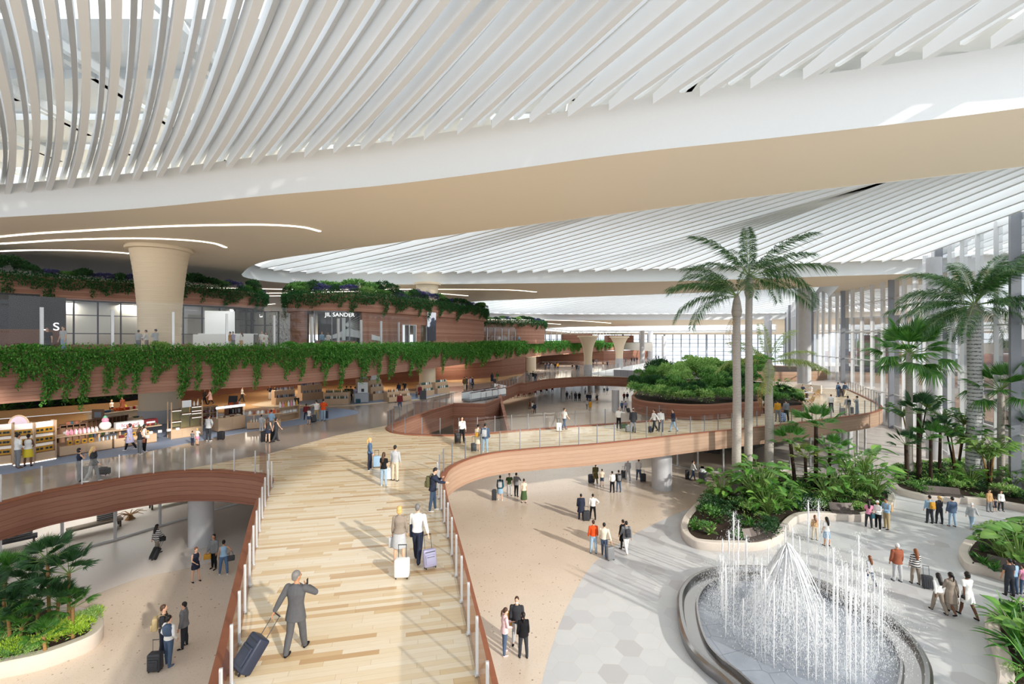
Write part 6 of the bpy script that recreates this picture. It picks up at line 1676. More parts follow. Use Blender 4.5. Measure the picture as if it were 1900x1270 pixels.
person(1542, 766, 731, B_, 70, 'walk', 'shirt white/trousers charcoal', 'bald', 'b', 'l', False, 'walking away on the right part of the terrace')
case_at(1535, 766, B_, 'black', 'black bag wheeled by the person walking away on the terrace', dims=(.5, .28, .36), hl=.2, style='soft', rz=.3)
m = person(1573, 771, 735, B_, 80, 'stand', 'shirt light grey/trousers beige', 'short', 'k', 'l', False, 'standing between two grey cases')
backpack(m, 'charcoal', 'dark backpack of the person between two grey cases')
case_at(1563, 770, B_, 'grey', 'grey suitcase left of the person with the dark backpack', dims=(.46, .28, .62), hl=.1)
case_at(1580, 768, B_, 'charcoal', 'slim dark suitcase right of the person with the dark backpack', dims=(.3, .28, .6), hl=.1)
person(1590, 770, 735, B_, 120, 'look', 'shirt light grey/slim pale denim', 'short', 'b', 'l', False, 'lifting something at the terrace end')
m = person(1555, 737, 710, B_, 110, 'stand', 'shirt blue/slim denim', 'short', 'k', 'l', False, 'by the glass wall, left of two')
backpack(m, 'navy', 'navy backpack of the person by the glass wall', (.26, .14, .36))
person(1568, 737, 710, B_, 20, 'walk', 'shirt denim/trousers beige', 'short', 'b', 'l', False, 'by the glass wall, right of two')
# --- left gallery
person(33, 869, 805, B_, 70, 'hip', 'shirt white/slim grey', 'short', 'k', 'm', False, 'before the backlit shelves', shoes='brown', vox=.017)
person(52, 866, 806, B_, 120, 'talk', 'vest white/skirt yellow', 'bun', 'k', 'd', True, 'before the backlit shelves', vox=.017)
person(147, 893, 832, B_, 60, 'look', 'vest navy/wide navy', 'bob', 'k', 'l', True, 'hands raised to the face behind the left railing', vox=.017)
m = person(173, 895, 828, B_, 20, 'walk', 'jacket charcoal/slim grey', 'long', 'y', 'l', True, 'with long blonde hair behind the left railing', shoes='white', vox=.017)
case_at(160, 889, B_, 'charcoal', 'dark suitcase between the two people behind the left railing', dims=(.46, .28, .60), hl=.1)
case_at(191, 882, B_, 'black', 'black holdall on the floor right of the long-haired blonde person', dims=(.62, .32, .34), hl=.02, style='soft', name='holdall')
person(241, 836, 786, B_, 190, 'walk', 'coat lilac/slim black', 'bob', 'k', 'l', True, 'walking past the display tables', shoes='white')
m = person(259, 844, 793, B_, 75, 'talk', 'vest charcoal/slim grey', 'long', 'b', 'l', True, 'seen from behind with a brown bag', shoes='white')
handbag(joint(m, 'wr', -1) + V3((-.08, 0, .05)), 'rust', 'brown leather handbag between the lilac coat and the charcoal top', .6, 1.1)
m = person(268, 839, 788, B_, 60, 'hip', 'vest white/slim black', 'bob', 'k', 'l', True, 'with a round white bag', shoes='white')
handbag(joint(m, 'el', 1) + V3((.1, 0, .0)), 'white', 'round white handbag on the arm of the person in black trousers', .4, .9, (.26, .1, .26), strap=.12)
person(357, 827, 800, B_, 85, 'stand', 'tee striped grey/trousers navy', 'short', 'k', 'l', False, '', label='child in a striped grey top and navy trousers holding hands with a girl')
person(366, 826, 795, B_, 80, 'look', 'tee white/mini pink', 'bob', 'y', 'l', True, '', label='child in a white top and pink skirt, arms raised, in front of the tall shelf')
m = person(387, 819, 770, B_, 75, 'hip', 'sweater light grey/trousers charcoal', 'short', 'k', 'l', False, 'with a strap across the back beside the two children', shoes='white')
case_at(410, 817, B_, 'black', 'small black ridged case standing behind the man in the grey sweater', dims=(.44, .28, .56), hl=.02, rz=.2)
person(207, 771, 742, B_, 330, 'walk', 'vest white/slim black', 'bob', 'y', 'l', True, 'half hidden by a hanging vine')
m = person(227, 764, 737, B_, 300, 'walk', 'coat rust/slim beige', 'bob', 'b', 'l', True, 'near the dark planting wall')
handbag(joint(m, 'wr', -1), 'yellow', 'yellow shopping bag of the person in the rust coat', .3, 1.2, (.3, .1, .4), strap=.1)
person(379, 751, 722, B_, 30, 'walk', 'jacket charcoal/trousers navy', 'short', 'k', 'm', False, 'walking on the ochre floor beside a pink jacket')
person(390, 751, 722, B_, 200, 'walk2', 'coat pale pink/slim charcoal', 'long', 'k', 'l', True, 'on the ochre floor behind the tall shelf')
person(449, 747, 718, B_, 20, 'walk', 'shirt white/trousers charcoal', 'short', 'k', 'l', False, 'walking right on the ochre floor')
person(485, 802, 770, B_, 100, 'stand', 'shirt light grey/slim light grey', 'short', 'k', 'l', False, '', label='slim youth in pale grey beside the low display block')
person(503, 803, 761, B_, 85, 'talk', 'shirt light blue/slim grey', 'short', 'k', 'l', False, 'facing the small display shelf')
person(497, 822, 776, B_, 90, 'relax', 'vest charcoal/mini navy', 'long', 'b', 'l', True, 'with black cases behind', shoes='black')
person(512, 820, 775, B_, 60, 'walk', 'vest charcoal/wide charcoal', 'bob', 'k', 'l', True, 'walking right beside the short skirt')
case_at(492, 821, B_, 'black', 'black suitcase left of the person in the short navy skirt', dims=(.5, .3, .72), hl=.02)
case_at(506, 818, B_, 'black', 'black suitcase right of the person in the short navy skirt', dims=(.42, .3, .68), hl=.02)
person(568, 780, 753, B_, 120, 'hip', 'jacket maroon/slim navy', 'short', 'k', 'm', False, 'small figure left of the family with raised arms', H=1.45)
person(573, 788, 758, B_, 80, 'pointL', 'tee white/shorts denim', 'bob', 'b', 'l', True, '', label='child in a white top and blue shorts reaching left')
person(587, 781, 743, B_, 130, 'pointL', 'shirt white/trousers khaki', 'short', 'k', 'l', False, 'stretching an arm to the left')
person(600, 781, 741, B_, 90, 'look', 'sweater orange/slim pale denim', 'short', 'k', 'l', False, 'taking a photo by the display shelves', shoes='navy')
case_at(583, 784, B_, 'charcoal', 'dark suitcase tilted by the child in blue shorts', dims=(.44, .28, .6), hl=.1, tilt=-.35, rz=.9)
case_at(605, 777, B_, 'navy', 'dark blue suitcase behind the person in the orange sweater', dims=(.36, .26, .66), hl=.1)
person(501, 742, 716, B_, 270, 'look', 'shirt navy/trousers white', 'short', 'k', 'm', False, 'arms folded near the pale island')
person(510, 743, 718, B_, 300, 'walk', 'coat black/slim black', 'long', 'k', 'l', True, 'near the pale island')
person(643, 747, 717, B_, 95, 'stand', 'jacket black/trousers charcoal', 'short', 'k', 'l', False, 'left of three beside the white kiosk')
person(651, 746, 717, B_, 85, 'stand', 'jacket olive/trousers black', 'short', 'k', 'l', False, 'in the middle of three beside the white kiosk')
person(659, 747, 718, B_, 70, 'hip', 'shirt lilac/trousers taupe', 'short', 'k', 'l', False, 'right of three beside the white kiosk')
case_at(665, 749, B_, 'teal', 'dark teal case at the foot of the white kiosk', dims=(.5, .34, .46), hl=.02)
m = person(742, 763, 729, B_, 280, 'stand', 'sweater maroon/slim denim', 'short', 'b', 'l', False, 'facing us with a grey case')
case_at(735, 766, B_, 'grey', 'grey suitcase beside the person in the maroon sweater', dims=(.44, .26, .62), hl=.3)
person(740, 737, 710, B_, 120, 'stand', 'coat navy/slim navy', 'long', 'b', 'l', True, 'behind the maroon sweater by the display stands')
person(751, 732, 708, B_, 260, 'hip', 'tee charcoal/trousers brown', 'short', 'k', 'm', False, 'standing behind the display stands')
person(773, 740, 724, B_, 270, 'stand', 'tee grey/slim denim', 'bob', 'b', 'l', True, '', label='small child in grey near the cream column')
person(779, 741, 714, B_, 300, 'stand', 'coat maroon/slim beige', 'bob', 'b', 'l', True, 'beside the small child near the cream column')
m = person(862, 725, 700, B_, 60, 'stand', 'jacket olive/slim beige', 'short', 'k', 'l', False, 'with a large brown backpack by the escalator')
backpack(m, 'brown', 'large brown backpack seen beyond the escalator landing')
person(866, 723, 699, B_, 220, 'talk', 'jacket charcoal/trousers charcoal', 'short', 'k', 'l', False, 'facing the big brown backpack')
person(873, 722, 700, B_, 80, 'stand', 'shirt lilac/slim grey', 'short', 'k', 'l', False, 'with a pale pack by the escalator')
person(877, 722, 699, B_, 200, 'talk2', 'coat navy/slim navy', 'short', 'k', 'l', False, 'rightmost of four by the escalator')
person(913, 711, 692, B_, 90, 'stand', 'coat navy/long navy', 'long', 'k', 'l', True, 'left of two behind the mezzanine railing')
person(923, 710, 690, B_, 80, 'walk', 'shirt green/trousers khaki', 'short', 'k', 'm', False, 'right of two behind the mezzanine railing')
case_at(918, 711, B_, 'charcoal', 'dark suitcase between the two people behind the mezzanine railing', dims=(.5, .3, .6), hl=.1)
for px, py, ty, fc, ps, dr, wh in [(978, 708, 689, 90, 'stand', 'shirt grey/slim light grey', 'left of the pointing group by the cream column'), (984, 709, 692, 80, 'relax', 'shirt light grey/trousers grey', 'in the middle of the pointing group'), (989, 709, 689, 150, 'pointL', 'jacket black/slim light grey', 'pointing left on the mezzanine'), (993, 709, 690, 90, 'stand', 'jacket charcoal/trousers navy', 'right end of the pointing group'),
        (1012, 688, 675, 90, 'stand', 'jacket charcoal/trousers charcoal', 'leftmost of the distant group on the ochre floor'), (1018, 687, 674, 80, 'stand', 'coat navy/trousers navy', 'second from left of the distant ochre floor group'), (1024, 688, 676, 70, 'talk', 'shirt grey/trousers grey', 'third from left of the distant ochre floor group'), (1030, 687, 673, 100, 'stand', 'jacket black/trousers navy', 'next to the yellow jacket far off'), (1035, 687, 674, 80, 'stand', 'jacket mustard/trousers charcoal', 'right end of the distant ochre floor group'),
        (1062, 689, 677, 90, 'stand', 'vest black/shorts grey', 'standing alone left of the far cream column'), (1070, 690, 676, 90, 'stand', 'jacket charcoal/trousers charcoal', 'far pair left, by the cream column'), (1074, 690, 677, 60, 'walk', 'jacket grey/slim denim', 'far pair right, by the cream column'),
        (1095, 683, 670, 90, 'stand', 'coat maroon/slim white', 'between the two far cream columns, nearest'), (1101, 677, 666, 90, 'stand', 'coat charcoal/trousers navy', 'between the two far cream columns, left'), (1107, 677, 666, 90, 'walk', 'jacket grey/trousers grey', 'between the two far cream columns, right'),
        (1119, 684, 671, 60, 'relax', 'vest brown/slim white', 'left of the farther cream column'), (1127, 683, 670, 100, 'talk', 'tee charcoal/slim charcoal', 'just left of the farther cream column'),
        (1161, 675, 665, 90, 'stand', 'coat grey/trousers grey', 'right of the farther cream column'), (1172, 674, 664, 90, 'stand', 'jacket charcoal/trousers navy', 'farthest group left'), (1177, 674, 664, 90, 'walk', 'coat navy/trousers navy', 'farthest group middle'), (1182, 673, 664, 90, 'stand', 'jacket charcoal/trousers charcoal', 'farthest group right'),
        (1202, 671, 661, 90, 'stand', 'jacket grey/trousers navy', 'between the two grey far columns'), (1217, 669, 660, 90, 'stand', 'jacket charcoal/trousers grey', 'on the far white gallery, left'), (1222, 669, 660, 90, 'stand', 'jacket navy/trousers grey', 'on the far white gallery, right')]:
    person(px, py, ty, B_, fc, ps, dr, where=wh, H=1.75 if px > 1000 else None, vox=.03)
# --- ground floor seen through the void
for px, py, fc, ps, dr, h, wh in [(1052, 742, 90, 'stand', 'jacket charcoal/trousers navy', 1.7, 'on the lower floor beside the slim grey column'), (1057, 744, 80, 'stand', 'tee grey/shorts grey', 1.2, 'shorter one on the lower floor beside the slim grey column'), (1061, 740, 200, 'talk', 'shirt taupe/trousers grey', 1.5, 'bending on the lower floor right of the slim grey column'), (1068, 745, 90, 'stand', 'coat charcoal/trousers charcoal', 1.85, 'in the void, tall, left of two dark coats'), (1075, 745, 90, 'stand', 'coat black/trousers black', 1.8, 'in the void, right of two dark coats'),
        (1086, 733, 300, 'stand', 'shirt light grey/trousers charcoal', 1.75, 'in the void near the broad far columns'), (1090, 747, 80, 'walk', 'jacket navy/trousers navy', 1.8, 'in the void, centre left'), (1095, 748, 90, 'stand', 'jacket navy/slim denim', 1.85, 'in the void, directly right of the navy walker'), (1108, 749, 100, 'point', 'jacket charcoal/shorts brown', 1.8, 'with arms out left of the broad grey column'), (1089, 760, 60, 'walk', 'shirt light grey/trousers grey', 1.7, 'in the void in front, walking right'), (1095, 762, 90, 'stand', 'coat mustard/slim khaki', 1.75, 'in a yellow coat deep in the void'),
        (1146, 756, 90, 'stand', 'tee navy/trousers navy', 1.3, 'beside the foot of the broad grey column'), (1154, 765, 90, 'walk', 'shirt blue/trousers denim', 1.85, 'right of the broad grey column, left of two'), (1161, 764, 90, 'talk', 'shirt lilac/slim denim', 1.75, 'right of the broad grey column, right of two'), (1158, 745, 90, 'stand', 'shirt maroon/trousers black', 1.75, 'farther back right of the broad grey column, left'), (1164, 745, 90, 'stand', 'jacket navy/slim light grey', 1.75, 'farther back right of the broad grey column, right'),
        (1127, 733, 90, 'walk', 'jacket denim/slim white', 1.75, 'far back under the walkway at right'), (1121, 729, 90, 'stand', 'shirt white/trousers charcoal', 1.75, 'far back under the walkway'), (983, 760, 90, 'stand', 'vest brown/slim brown', 1.6, 'left of three under the stair flank'), (988, 765, 60, 'hip', 'vest white/shorts denim', 1.75, 'middle of three under the stair flank'), (992, 768, 90, 'stand', 'jacket navy/slim navy', 1.75, 'right of three under the stair flank')]:
    person(px, py, 0, G_, fc, ps, dr, where=wh, H=h, vox=.03)
suitcase(W(1167, 766, 0), 'charcoal', 'dark suitcase right of the pair near the broad grey column', hl=.4, dims=(.5, .3, .7), rz=.5, tilt=-.3)
# --- ground floor, open part
m = person(928, 929, 883, G_, 85, 'stand', 'jacket teal/skirt light blue', 'bun', 'k', 'l', True, 'with a grey backpack under the terrace edge', shoes='white')
backpack(m, 'light grey', 'grey green backpack of the person in the teal jacket')
case_at(917, 929, G_, 'charcoal', 'dark grey suitcase left of the person in the teal jacket', dims=(.36, .28, .72), hl=.02)
person(945, 920, 879, G_, 280, 'pocket', 'tee green/trousers light grey', 'short', 'k', 'l', False, 'facing us under the terrace')
person(958, 922, 878, G_, 60, 'phone', 'sweater grey/slim black', 'short', 'k', 'l', False, 'hand at the chin under the terrace')
person(972, 934, 889, G_, 100, 'stand', 'tee cream/long green', 'bun', 'b', 'l', True, 'rightmost of four under the terrace')
person(1078, 965, 917, G_, 90, 'stand', 'coat navy/trousers navy', 'short', 'k', 'm', False, 'beside a dark case, left of two')
person(1100, 965, 917, G_, 85, 'hip', 'shirt white/slim black', 'short', 'k', 'l', False, 'beside a dark case, right of two')
case_at(1088, 967, G_, 'charcoal', 'charcoal suitcase between the navy coat and the white shirt', dims=(.44, .28, .62), hl=.25)
person(1101, 1028, 966, G_, 95, 'stand', 'shirt orange/trousers pale denim', 'short', 'b', 'l', False, 'standing on the terrazzo')
m = person(1121, 1034, 970, G_, 75, 'pullR', 'shirt cream/slim denim', 'short', 'k', 'l', False, 'pulling a grey case', shoes='brown')
case_at(1133, 1040, G_, 'grey', 'grey ribbed suitcase leaning right of the person in the cream shirt', dims=(.42, .26, .66), hl=.35, tilt=-.1, rz=.3)
person(1156, 1019, 965, G_, 130, 'stand', 'coat black/slim black', 'short', 'k', 'l', False, 'behind the white-trousered person')
m = person(1162, 1028, 967, G_, 100, 'walk2', 'jacket grey/slim white', 'short', 'k', 'l', False, 'with a black and yellow backpack', shoes='beige')
backpack(m, 'charcoal', 'dark backpack with the person in white trousers')
person(1105, 899, 861, G_, 90, 'walk', 'coat olive/slim olive', 'short', 'b', 'm', False, 'under the terrace fascia', shoes='white')
person(1117, 903, 871, G_, 90, 'stand', 'tee cream/shorts denim', 'short', 'b', 'l', False, '', label='child in a cream top and blue shorts under the terrace fascia')
case_at(1097, 897, G_, 'navy', 'dark blue suitcase left of the olive coat', dims=(.5, .3, .66), hl=.02)
person(1136, 915, 875, G_, 90, 'stand', 'shirt white/slim black', 'short', 'k', 'l', False, 'with black trousers left of the grey backpack')
m = person(1148, 914, 873, G_, 90, 'stand', 'jacket charcoal/slim denim', 'short', 'k', 'l', False, 'carrying a backpack behind the broad column group')
backpack(m, 'grey', 'grey backpack of the person in the charcoal jacket')
m = person(1165, 892, 852, G_, 90, 'pull', 'shirt light grey/trousers light grey', 'short', 'k', 'l', False, 'all in pale grey walking away')
case_at(1157, 888, G_, 'charcoal', 'dark suitcase of the pale grey walker', dims=(.44, .28, .62), hl=.3, rz=-.3, tilt=-.2)
person(1185, 893, 851, G_, 90, 'walk', 'shirt white/slim denim', 'short', 'k', 'l', False, 'walking away beside the broad pale column')
case_at(1193, 894, G_, 'charcoal', 'dark suitcase right of the white-shirted walker by the pale column', dims=(.46, .28, .62), hl=.3)
person(1286, 892, 855, G_, 0, 'walk', 'shirt white/slim denim', 'short', 'k', 'l', False, 'walking right beyond the pale column')
case_at(1275, 890, G_, 'charcoal', 'slim dark suitcase behind the person walking right', dims=(.3, .28, .72), hl=.02)
person(1303, 884, 862, G_, 270, 'stand', 'jacket black/slim black', 'long', 'y', 'l', True, '', label='small figure in black behind the grey bin by the shopfront')
# --- left lower court
m = person(291, 1030, 973, G_, 70, 'walk', 'sweater striped white/trousers taupe', 'long', 'k', 'l', True, '', label='person in a black and white striped sweater near the shopfront')
handbag(joint(m, 'el', 1) + V3((.08, 0, .05)), 'black', 'black shoulder bag of the person in the striped sweater', .4, 1, strap=.16)
case_at(282, 1040, G_, 'black', 'black suitcase tilted left of the striped sweater', dims=(.40, .26, .60), hl=.35, rz=-.5, tilt=-.45)
person(363, 1080, 1016, G_, 330, 'talk', 'vest navy/mini navy', 'short', 'r', 'l', True, 'in heels by the shade line')
m = person(397, 1056, 992, G_, 260, 'relax', 'jacket grey/slim black', 'bob', 'k', 'm', False, 'with a mustard bag, facing us')
handbag(joint(m, 'wr', 1), 'mustard', 'mustard brown tote held by the person in the grey jacket', .4, 1.15, strap=.1)
m = person(415, 1067, 1003, G_, 110, 'hip', 'vest light blue/slim blue', 'bun', 'k', 'm', True, 'with hand on hip', shoes='white')
handbag(joint(m, 'wr', 1) + V3((.1, 0, .1)), 'charcoal', 'dark bag held by the person in blue jeans with hand on hip', .4, 1.1)
m = person(303, 1221, 1121, G_, 30, 'stand', 'tee charcoal/slim navy', 'short', 'b', 'l', False, 'with a khaki backpack', shoes='white', vox=.015)
backpack(m, 'khaki', 'khaki backpack of the person in the dark T-shirt')
person(313, 1236, 1143, G_, 75, 'pocket', 'shirt white/slim denim', 'short', 'k', 'l', False, 'with a blue jumper over the shoulders', shoes='blue', vox=.015)
person(342, 1202, 1118, G_, 200, 'stand', 'jacket grey/slim charcoal', 'short', 'k', 'l', False, 'facing the two on the shade line', vox=.015)
case_at(288, 1246, G_, 'charcoal', 'charcoal soft suitcase standing at the feet of the court trio', dims=(.44, .28, .62), hl=.42, style='soft', rz=.1)
jr = PEOPLE[-2]; q = joint(jr, 'sh', 1).lerp(joint(jr, 'sh', -1), .5)
mb = MB(); rings(mb, [(-.34, .15, .05), (-.2, .19, .07), (-.02, .20, .11), (.06, .12, .10), (.09, .08, .07)], 16); tag(mb.build('draped_jumper', cloth('denim'), smooth=True, loc=q + V3((.01, -.09, 0))), 'blue jumper draped over the shoulders of the person in white', 'jumper')
# --- right of the bridge, trio
m = person(936, 1215, 1129, G_, 20, 'talk', 'sweater pale pink/slim denim', 'pony', 'b', 'l', True, 'and a white mask by the bridge', shoes='pale pink', vox=.015)
person(959, 1198, 1108, G_, 262, 'stand', 'sweater charcoal/slim light grey', 'short', 'b', 'l', False, 'and a white mask, facing us', vox=.015)
person(971, 1222, 1137, G_, 100, 'stand', 'sweater black/slim charcoal', 'pony', 'k', 'l', True, 'with a long black braid', vox=.015)
handbag(W(948, 1190, 0) + V3((0, 0, 1.25)), 'mustard', 'mustard shawl-like bag held between the masked pair', .3, 1.2, (.22, .14, .5), strap=.05)
for rec in PEOPLE[-3:-1]:
    e0, J, s, face = rec; a = R(face); mb = MB(); ell(mb, (0, 0, 0), (.06, .05, .045), None, 10, 6)
    c = joint(rec, 'sh', 1).lerp(joint(rec, 'sh', -1), .5) + V3((math.cos(a) * .07, math.sin(a) * .07, .175 * s))
    o = mb.build('face_mask', cloth('white'), smooth=True, loc=c); tag(o, 'white face mask on the person in the ' + ('pale pink sweater' if face == 20 else 'charcoal sweater'), 'face mask')
# --- right plaza
m = person(1612, 981, 929, G_, 60, 'talk', 'tee pink/slim charcoal', 'long', 'k', 'm', True, 'left of the trio with the green bag', shoes='white')
m = person(1629, 983, 929, G_, 200, 'talk', 'shirt white/slim black', 'cap', 'w', 'm', True, 'in the middle of the trio with the green bag', shoes='white')
handbag(joint(m, 'wr', 1), 'teal', 'green bag held in the middle of the plaza trio', .3, 1.1, (.26, .12, .3), strap=.06)
m = person(1645, 982, 925, G_, 190, 'talk', 'shirt light blue/trousers khaki', 'short', 'k', 'm', False, 'right of the trio with the green bag')
backpack(m, 'tan', 'tan backpack of the person at the right of the plaza trio')
person(1534, 1014, 960, G_, 100, 'stand', 'tee white/skirt light blue', 'long', 'k', 'm', True, 'seen through the fountain jets')
person(1512, 1003, 962, G_, 80, 'stand', 'shirt tan/slim beige', 'long', 'r', 'l', True, '', label='person in tan half hidden behind the tallest fountain jets', H=1.5)
person(1614, 1087, 1031, G_, 100, 'walk', 'jacket light grey/slim denim', 'long', 'r', 'l', True, 'right beside the fountain spray', shoes='pale pink')
person(1665, 1080, 1009, G_, 85, 'stand', 'jacket rust/trousers light grey', 'cap', 'w', 'm', False, 'with a white cap', vox=.017)
m = person(1699, 1085, 1019, G_, 80, 'relax', 'sweater striped white/slim taupe', 'long', 'r', 'l', True, '', label='person in a striped jumper with long auburn hair pulling a ribbed case', vox=.017)
case_at(1722, 1094, G_, 'charcoal', 'dark ribbed suitcase tilted right of the striped jumper', dims=(.42, .26, .58), hl=.4, rz=-.4, tilt=-.2)
person(1741, 1137, 1063, G_, 90, 'walk', 'shirt white/trousers taupe', 'long', 'k', 'd', True, 'with very long black hair, left of three', vox=.017)
person(1764, 1140, 1062, G_, 90, 'walk2', 'coat taupe/long taupe', 'pony', 'k', 'd', True, 'in the middle of three women walking away', vox=.017)
m = person(1795, 1146, 1058, G_, 88, 'walk', 'dress white/mini white', 'bob', 'k', 'd', True, '', label='person in a white shirt dress walking away at right', vox=.017)
handbag(joint(m, 'wr', -1) + V3((-.05, 0, .1)), 'black', 'small black bag of the person in the white shirt dress', .3, .8, (.2, .1, .16), strap=.1)
m = person(1725, 972, 920, G_, 85, 'stand', 'shirt light blue/trousers charcoal', 'short', 'k', 'l', False, 'with a mustard backpack')
backpack(m, 'mustard', 'mustard backpack of the leftmost of four on the pale plaza')
person(1743, 973, 921, G_, 90, 'relax', 'shirt charcoal/slim charcoal', 'pony', 'y', 'l', True, 'next to the mustard backpack')
person(1767, 978, 923, G_, 85, 'stand', 'jacket denim/slim pale denim', 'short', 'k', 'l', False, 'third of four on the pale plaza', shoes='brown')
person(1803, 982, 933, G_, 20, 'walk', 'sweater light grey/slim pale denim', 'cap', 'w', 'l', False, 'walking alone on the pale plaza', shoes='tan')
person(1835, 950, 909, G_, 280, 'stand', 'jacket tan/trousers grey', 'short', 'b', 'l', False, 'by the far planter with a child')
person(1857, 949, 911, G_, 260, 'stand', 'sweater white/slim charcoal', 'long', 'b', 'l', True, 'by the far planter with a child')
person(1846, 950, 929, G_, 270, 'stand', 'tee navy/shorts navy', 'short', 'b', 'l', False, '', label='small child in navy between two adults by the far planter')
m = person(1873, 1107, 1037, G_, 85, 'stand', 'tee charcoal/trousers charcoal', 'short', 'k', 'm', False, 'at the right edge beside the dark bench', vox=.017)
person(1881, 1103, 1040, G_, 90, 'stand', 'shirt light blue/slim denim', 'short', 'k', 'l', False, 'behind the charcoal T-shirt at the right edge')
person(1899, 1104, 1049, G_, 95, 'stand', 'tee pink/slim denim', 'short', 'b', 'l', True, 'cut by the right edge')
# --- upper level, behind the tall glass screen
for px, Y, fc, ps, dr, hr, fem, wh, h in [(88, 31.5, 300, 'stand', 'tee black/slim charcoal', 'short', False, 'on the upper level at far left', 1.8), (118, 31.5, 260, 'stand', 'tee light grey/slim pale denim', 'short', False, 'on the upper level beside the black T-shirt', 1.9),
        (257, 37, 100, 'relax', 'shirt light grey/trousers grey', 'short', False, 'on the upper level left of the big column', 1.75), (272, 37, 200, 'talk', 'shirt white/trousers taupe', 'short', False, 'on the upper level, facing a filming person', 1.75), (289, 36, 170, 'look', 'sweater light grey/slim charcoal', 'cap', False, 'filming in front of the big column', 1.8),
        (427, 44, 200, 'walk', 'jacket mustard/slim white', 'short', False, 'on the upper level, left of three', 1.75), (433, 44, 260, 'talk', 'shirt lilac/trousers grey', 'short', False, 'on the upper level, middle of three', 1.75), (448, 44, 200, 'relax', 'shirt white/skirt tan', 'long', True, 'on the upper level, right of three', 1.7),
        (486, 45, 280, 'stand', 'tee white/slim light grey', 'short', False, 'upper level couple, left', 1.8), (494, 45, 260, 'stand', 'tee white/slim white', 'long', True, 'upper level couple, right', 1.7), (489, 44, 270, 'stand', 'tee white/shorts red', 'short', False, 'child in front of the upper level couple', 1.1),
        (597, 47, 300, 'walk', 'shirt light blue/trousers grey', 'short', False, 'walking past the corner shop, left', 1.8), (609, 47, 270, 'walk2', 'tee white/slim pale denim', 'bob', True, 'walking past the corner shop, right', 1.75), (586, 49, 300, 'stand', 'tee grey/shorts grey', 'short', False, 'small child outside the corner shop', 1.0),
        (732, 64, 270, 'stand', 'shirt light grey/trousers grey', 'short', False, 'in the bright shop doorway, leftmost', 1.75), (739, 64, 270, 'stand', 'shirt grey/trousers charcoal', 'short', False, 'in the bright shop doorway, second', 1.75), (746, 64, 270, 'stand', 'shirt red/trousers charcoal', 'short', False, 'in the bright shop doorway', 1.75), (753, 64, 270, 'stand', 'shirt light grey/trousers light grey', 'short', False, 'in the bright shop doorway, rightmost', 1.75),
        (790, 68, 270, 'stand', 'shirt white/slim navy', 'short', False, 'left of a pair by the dark screen shop', 1.75), (795, 68, 250, 'talk', 'shirt grey/slim grey', 'short', False, 'right of a pair by the dark screen shop', 1.75), (876, 82, 270, 'stand', 'shirt light grey/trousers grey', 'short', False, 'upper level, before the far planted shop, left', 1.75), (886, 82, 270, 'walk', 'shirt white/trousers light grey', 'short', False, 'upper level, before the far planted shop, right', 1.75),
        (927, 95, 270, 'walk', 'shirt white/trousers grey', 'short', False, 'far upper level, left of two in white', 1.8), (938, 95, 270, 'walk2', 'shirt white/trousers light grey', 'short', False, 'far upper level, right of two in white', 1.8), (963, 98, 270, 'stand', 'shirt light blue/trousers grey', 'short', False, 'far upper level, standing alone', 1.8)]:
    person(0, 0, 0, ZU, fc, ps, dr, hr, 'k' if px % 2 else 'b', 'l', fem, wh, H=h, loc=((px - CX) / F * Y, Y, ZU), vox=.022 if Y < 50 else .03)
# ================================================================ shop fixtures on the mezzanine
OAK = plain('oak_veneer', S(206, 176, 146), .5, 0, .05, 4); OAKD = plain('walnut_veneer', S(132, 98, 76), .5, 0, .08, 4)
def frame_of(pa, pb, z=ZB):
    """origin, length and direction from two pixels of the front foot line"""
    a, b2 = W(*pa, z), W(*pb, z); d = b2 - a; return a, d.length, math.atan2(d.y, d.x)
def items(e_par, kind, pts, rz, z, label, group, s=1.0, cols=('white',), cat=None, seed=0):
    """countable goods standing on a surface: each its own object sharing meshes"""
    rg = random.Random(seed)
    for (x, y) in pts:
        c = rg.choice(cols); key = (kind, c)
        if key not in _it:
            mt = plain('goods_' + c.replace(' ', '_'), S(*CLR[c]), .4, 0, .05); mb = MB()
            if kind == 'bottle': mb.lathe([(.04, 0), (.045, .02), (.045, .15), (.018, .2), (.018, .25)], 8)
            elif kind == 'bag': add_mesh(mb, rbox_mesh((.19, .1, .24), .012, 1), (0, 0, .12)); mb.cur = 1; mb.box((0, -.055, .13), (.09, .01, .09))
            elif kind == 'jar': mb.lathe([(.05, 0), (.055, .02), (.055, .1), (.045, .12), (.045, .15)], 8)
            elif kind == 'box': add_mesh(mb, rbox_mesh((.2, .14, .16), .01, 1), (0, 0, .08))
            elif kind == 'book': mb.box((0, 0, .13), (.04, .17, .26))
            elif kind == 'bowl': mb.lathe([(.05, 0), (.12, .07), (.13, .08)], 10)
            _it[key] = mb.build(kind, [mt, plain('print_dark', S(40, 52, 50), .5)] if mb.cur else mt, None, smooth='auto' if kind in ('bottle', 'jar', 'bowl') else False); o = _it[key]
        else: o = _it[key].copy(); COL.objects.link(o)
        q = e_par.matrix_basis if False else None
        ca, sa = math.cos(rz), math.sin(rz); L = e_par.location
        o.location = (L.x + x * ca - y * sa, L.y + x * sa + y * ca, L.z + z); o.rotation_euler = (0, 0, rz + rg.uniform(-.1, .1)); o.scale = (s, s, s)
        tag(o, f'{c} {label}', cat or kind, f'{c} {group}')
_it = {}
def grid(x0, x1, n, ys=(0.15,)): return [(x0 + (x1 - x0) * k / max(1, n - 1), y) for k in range(n) for y in ys]
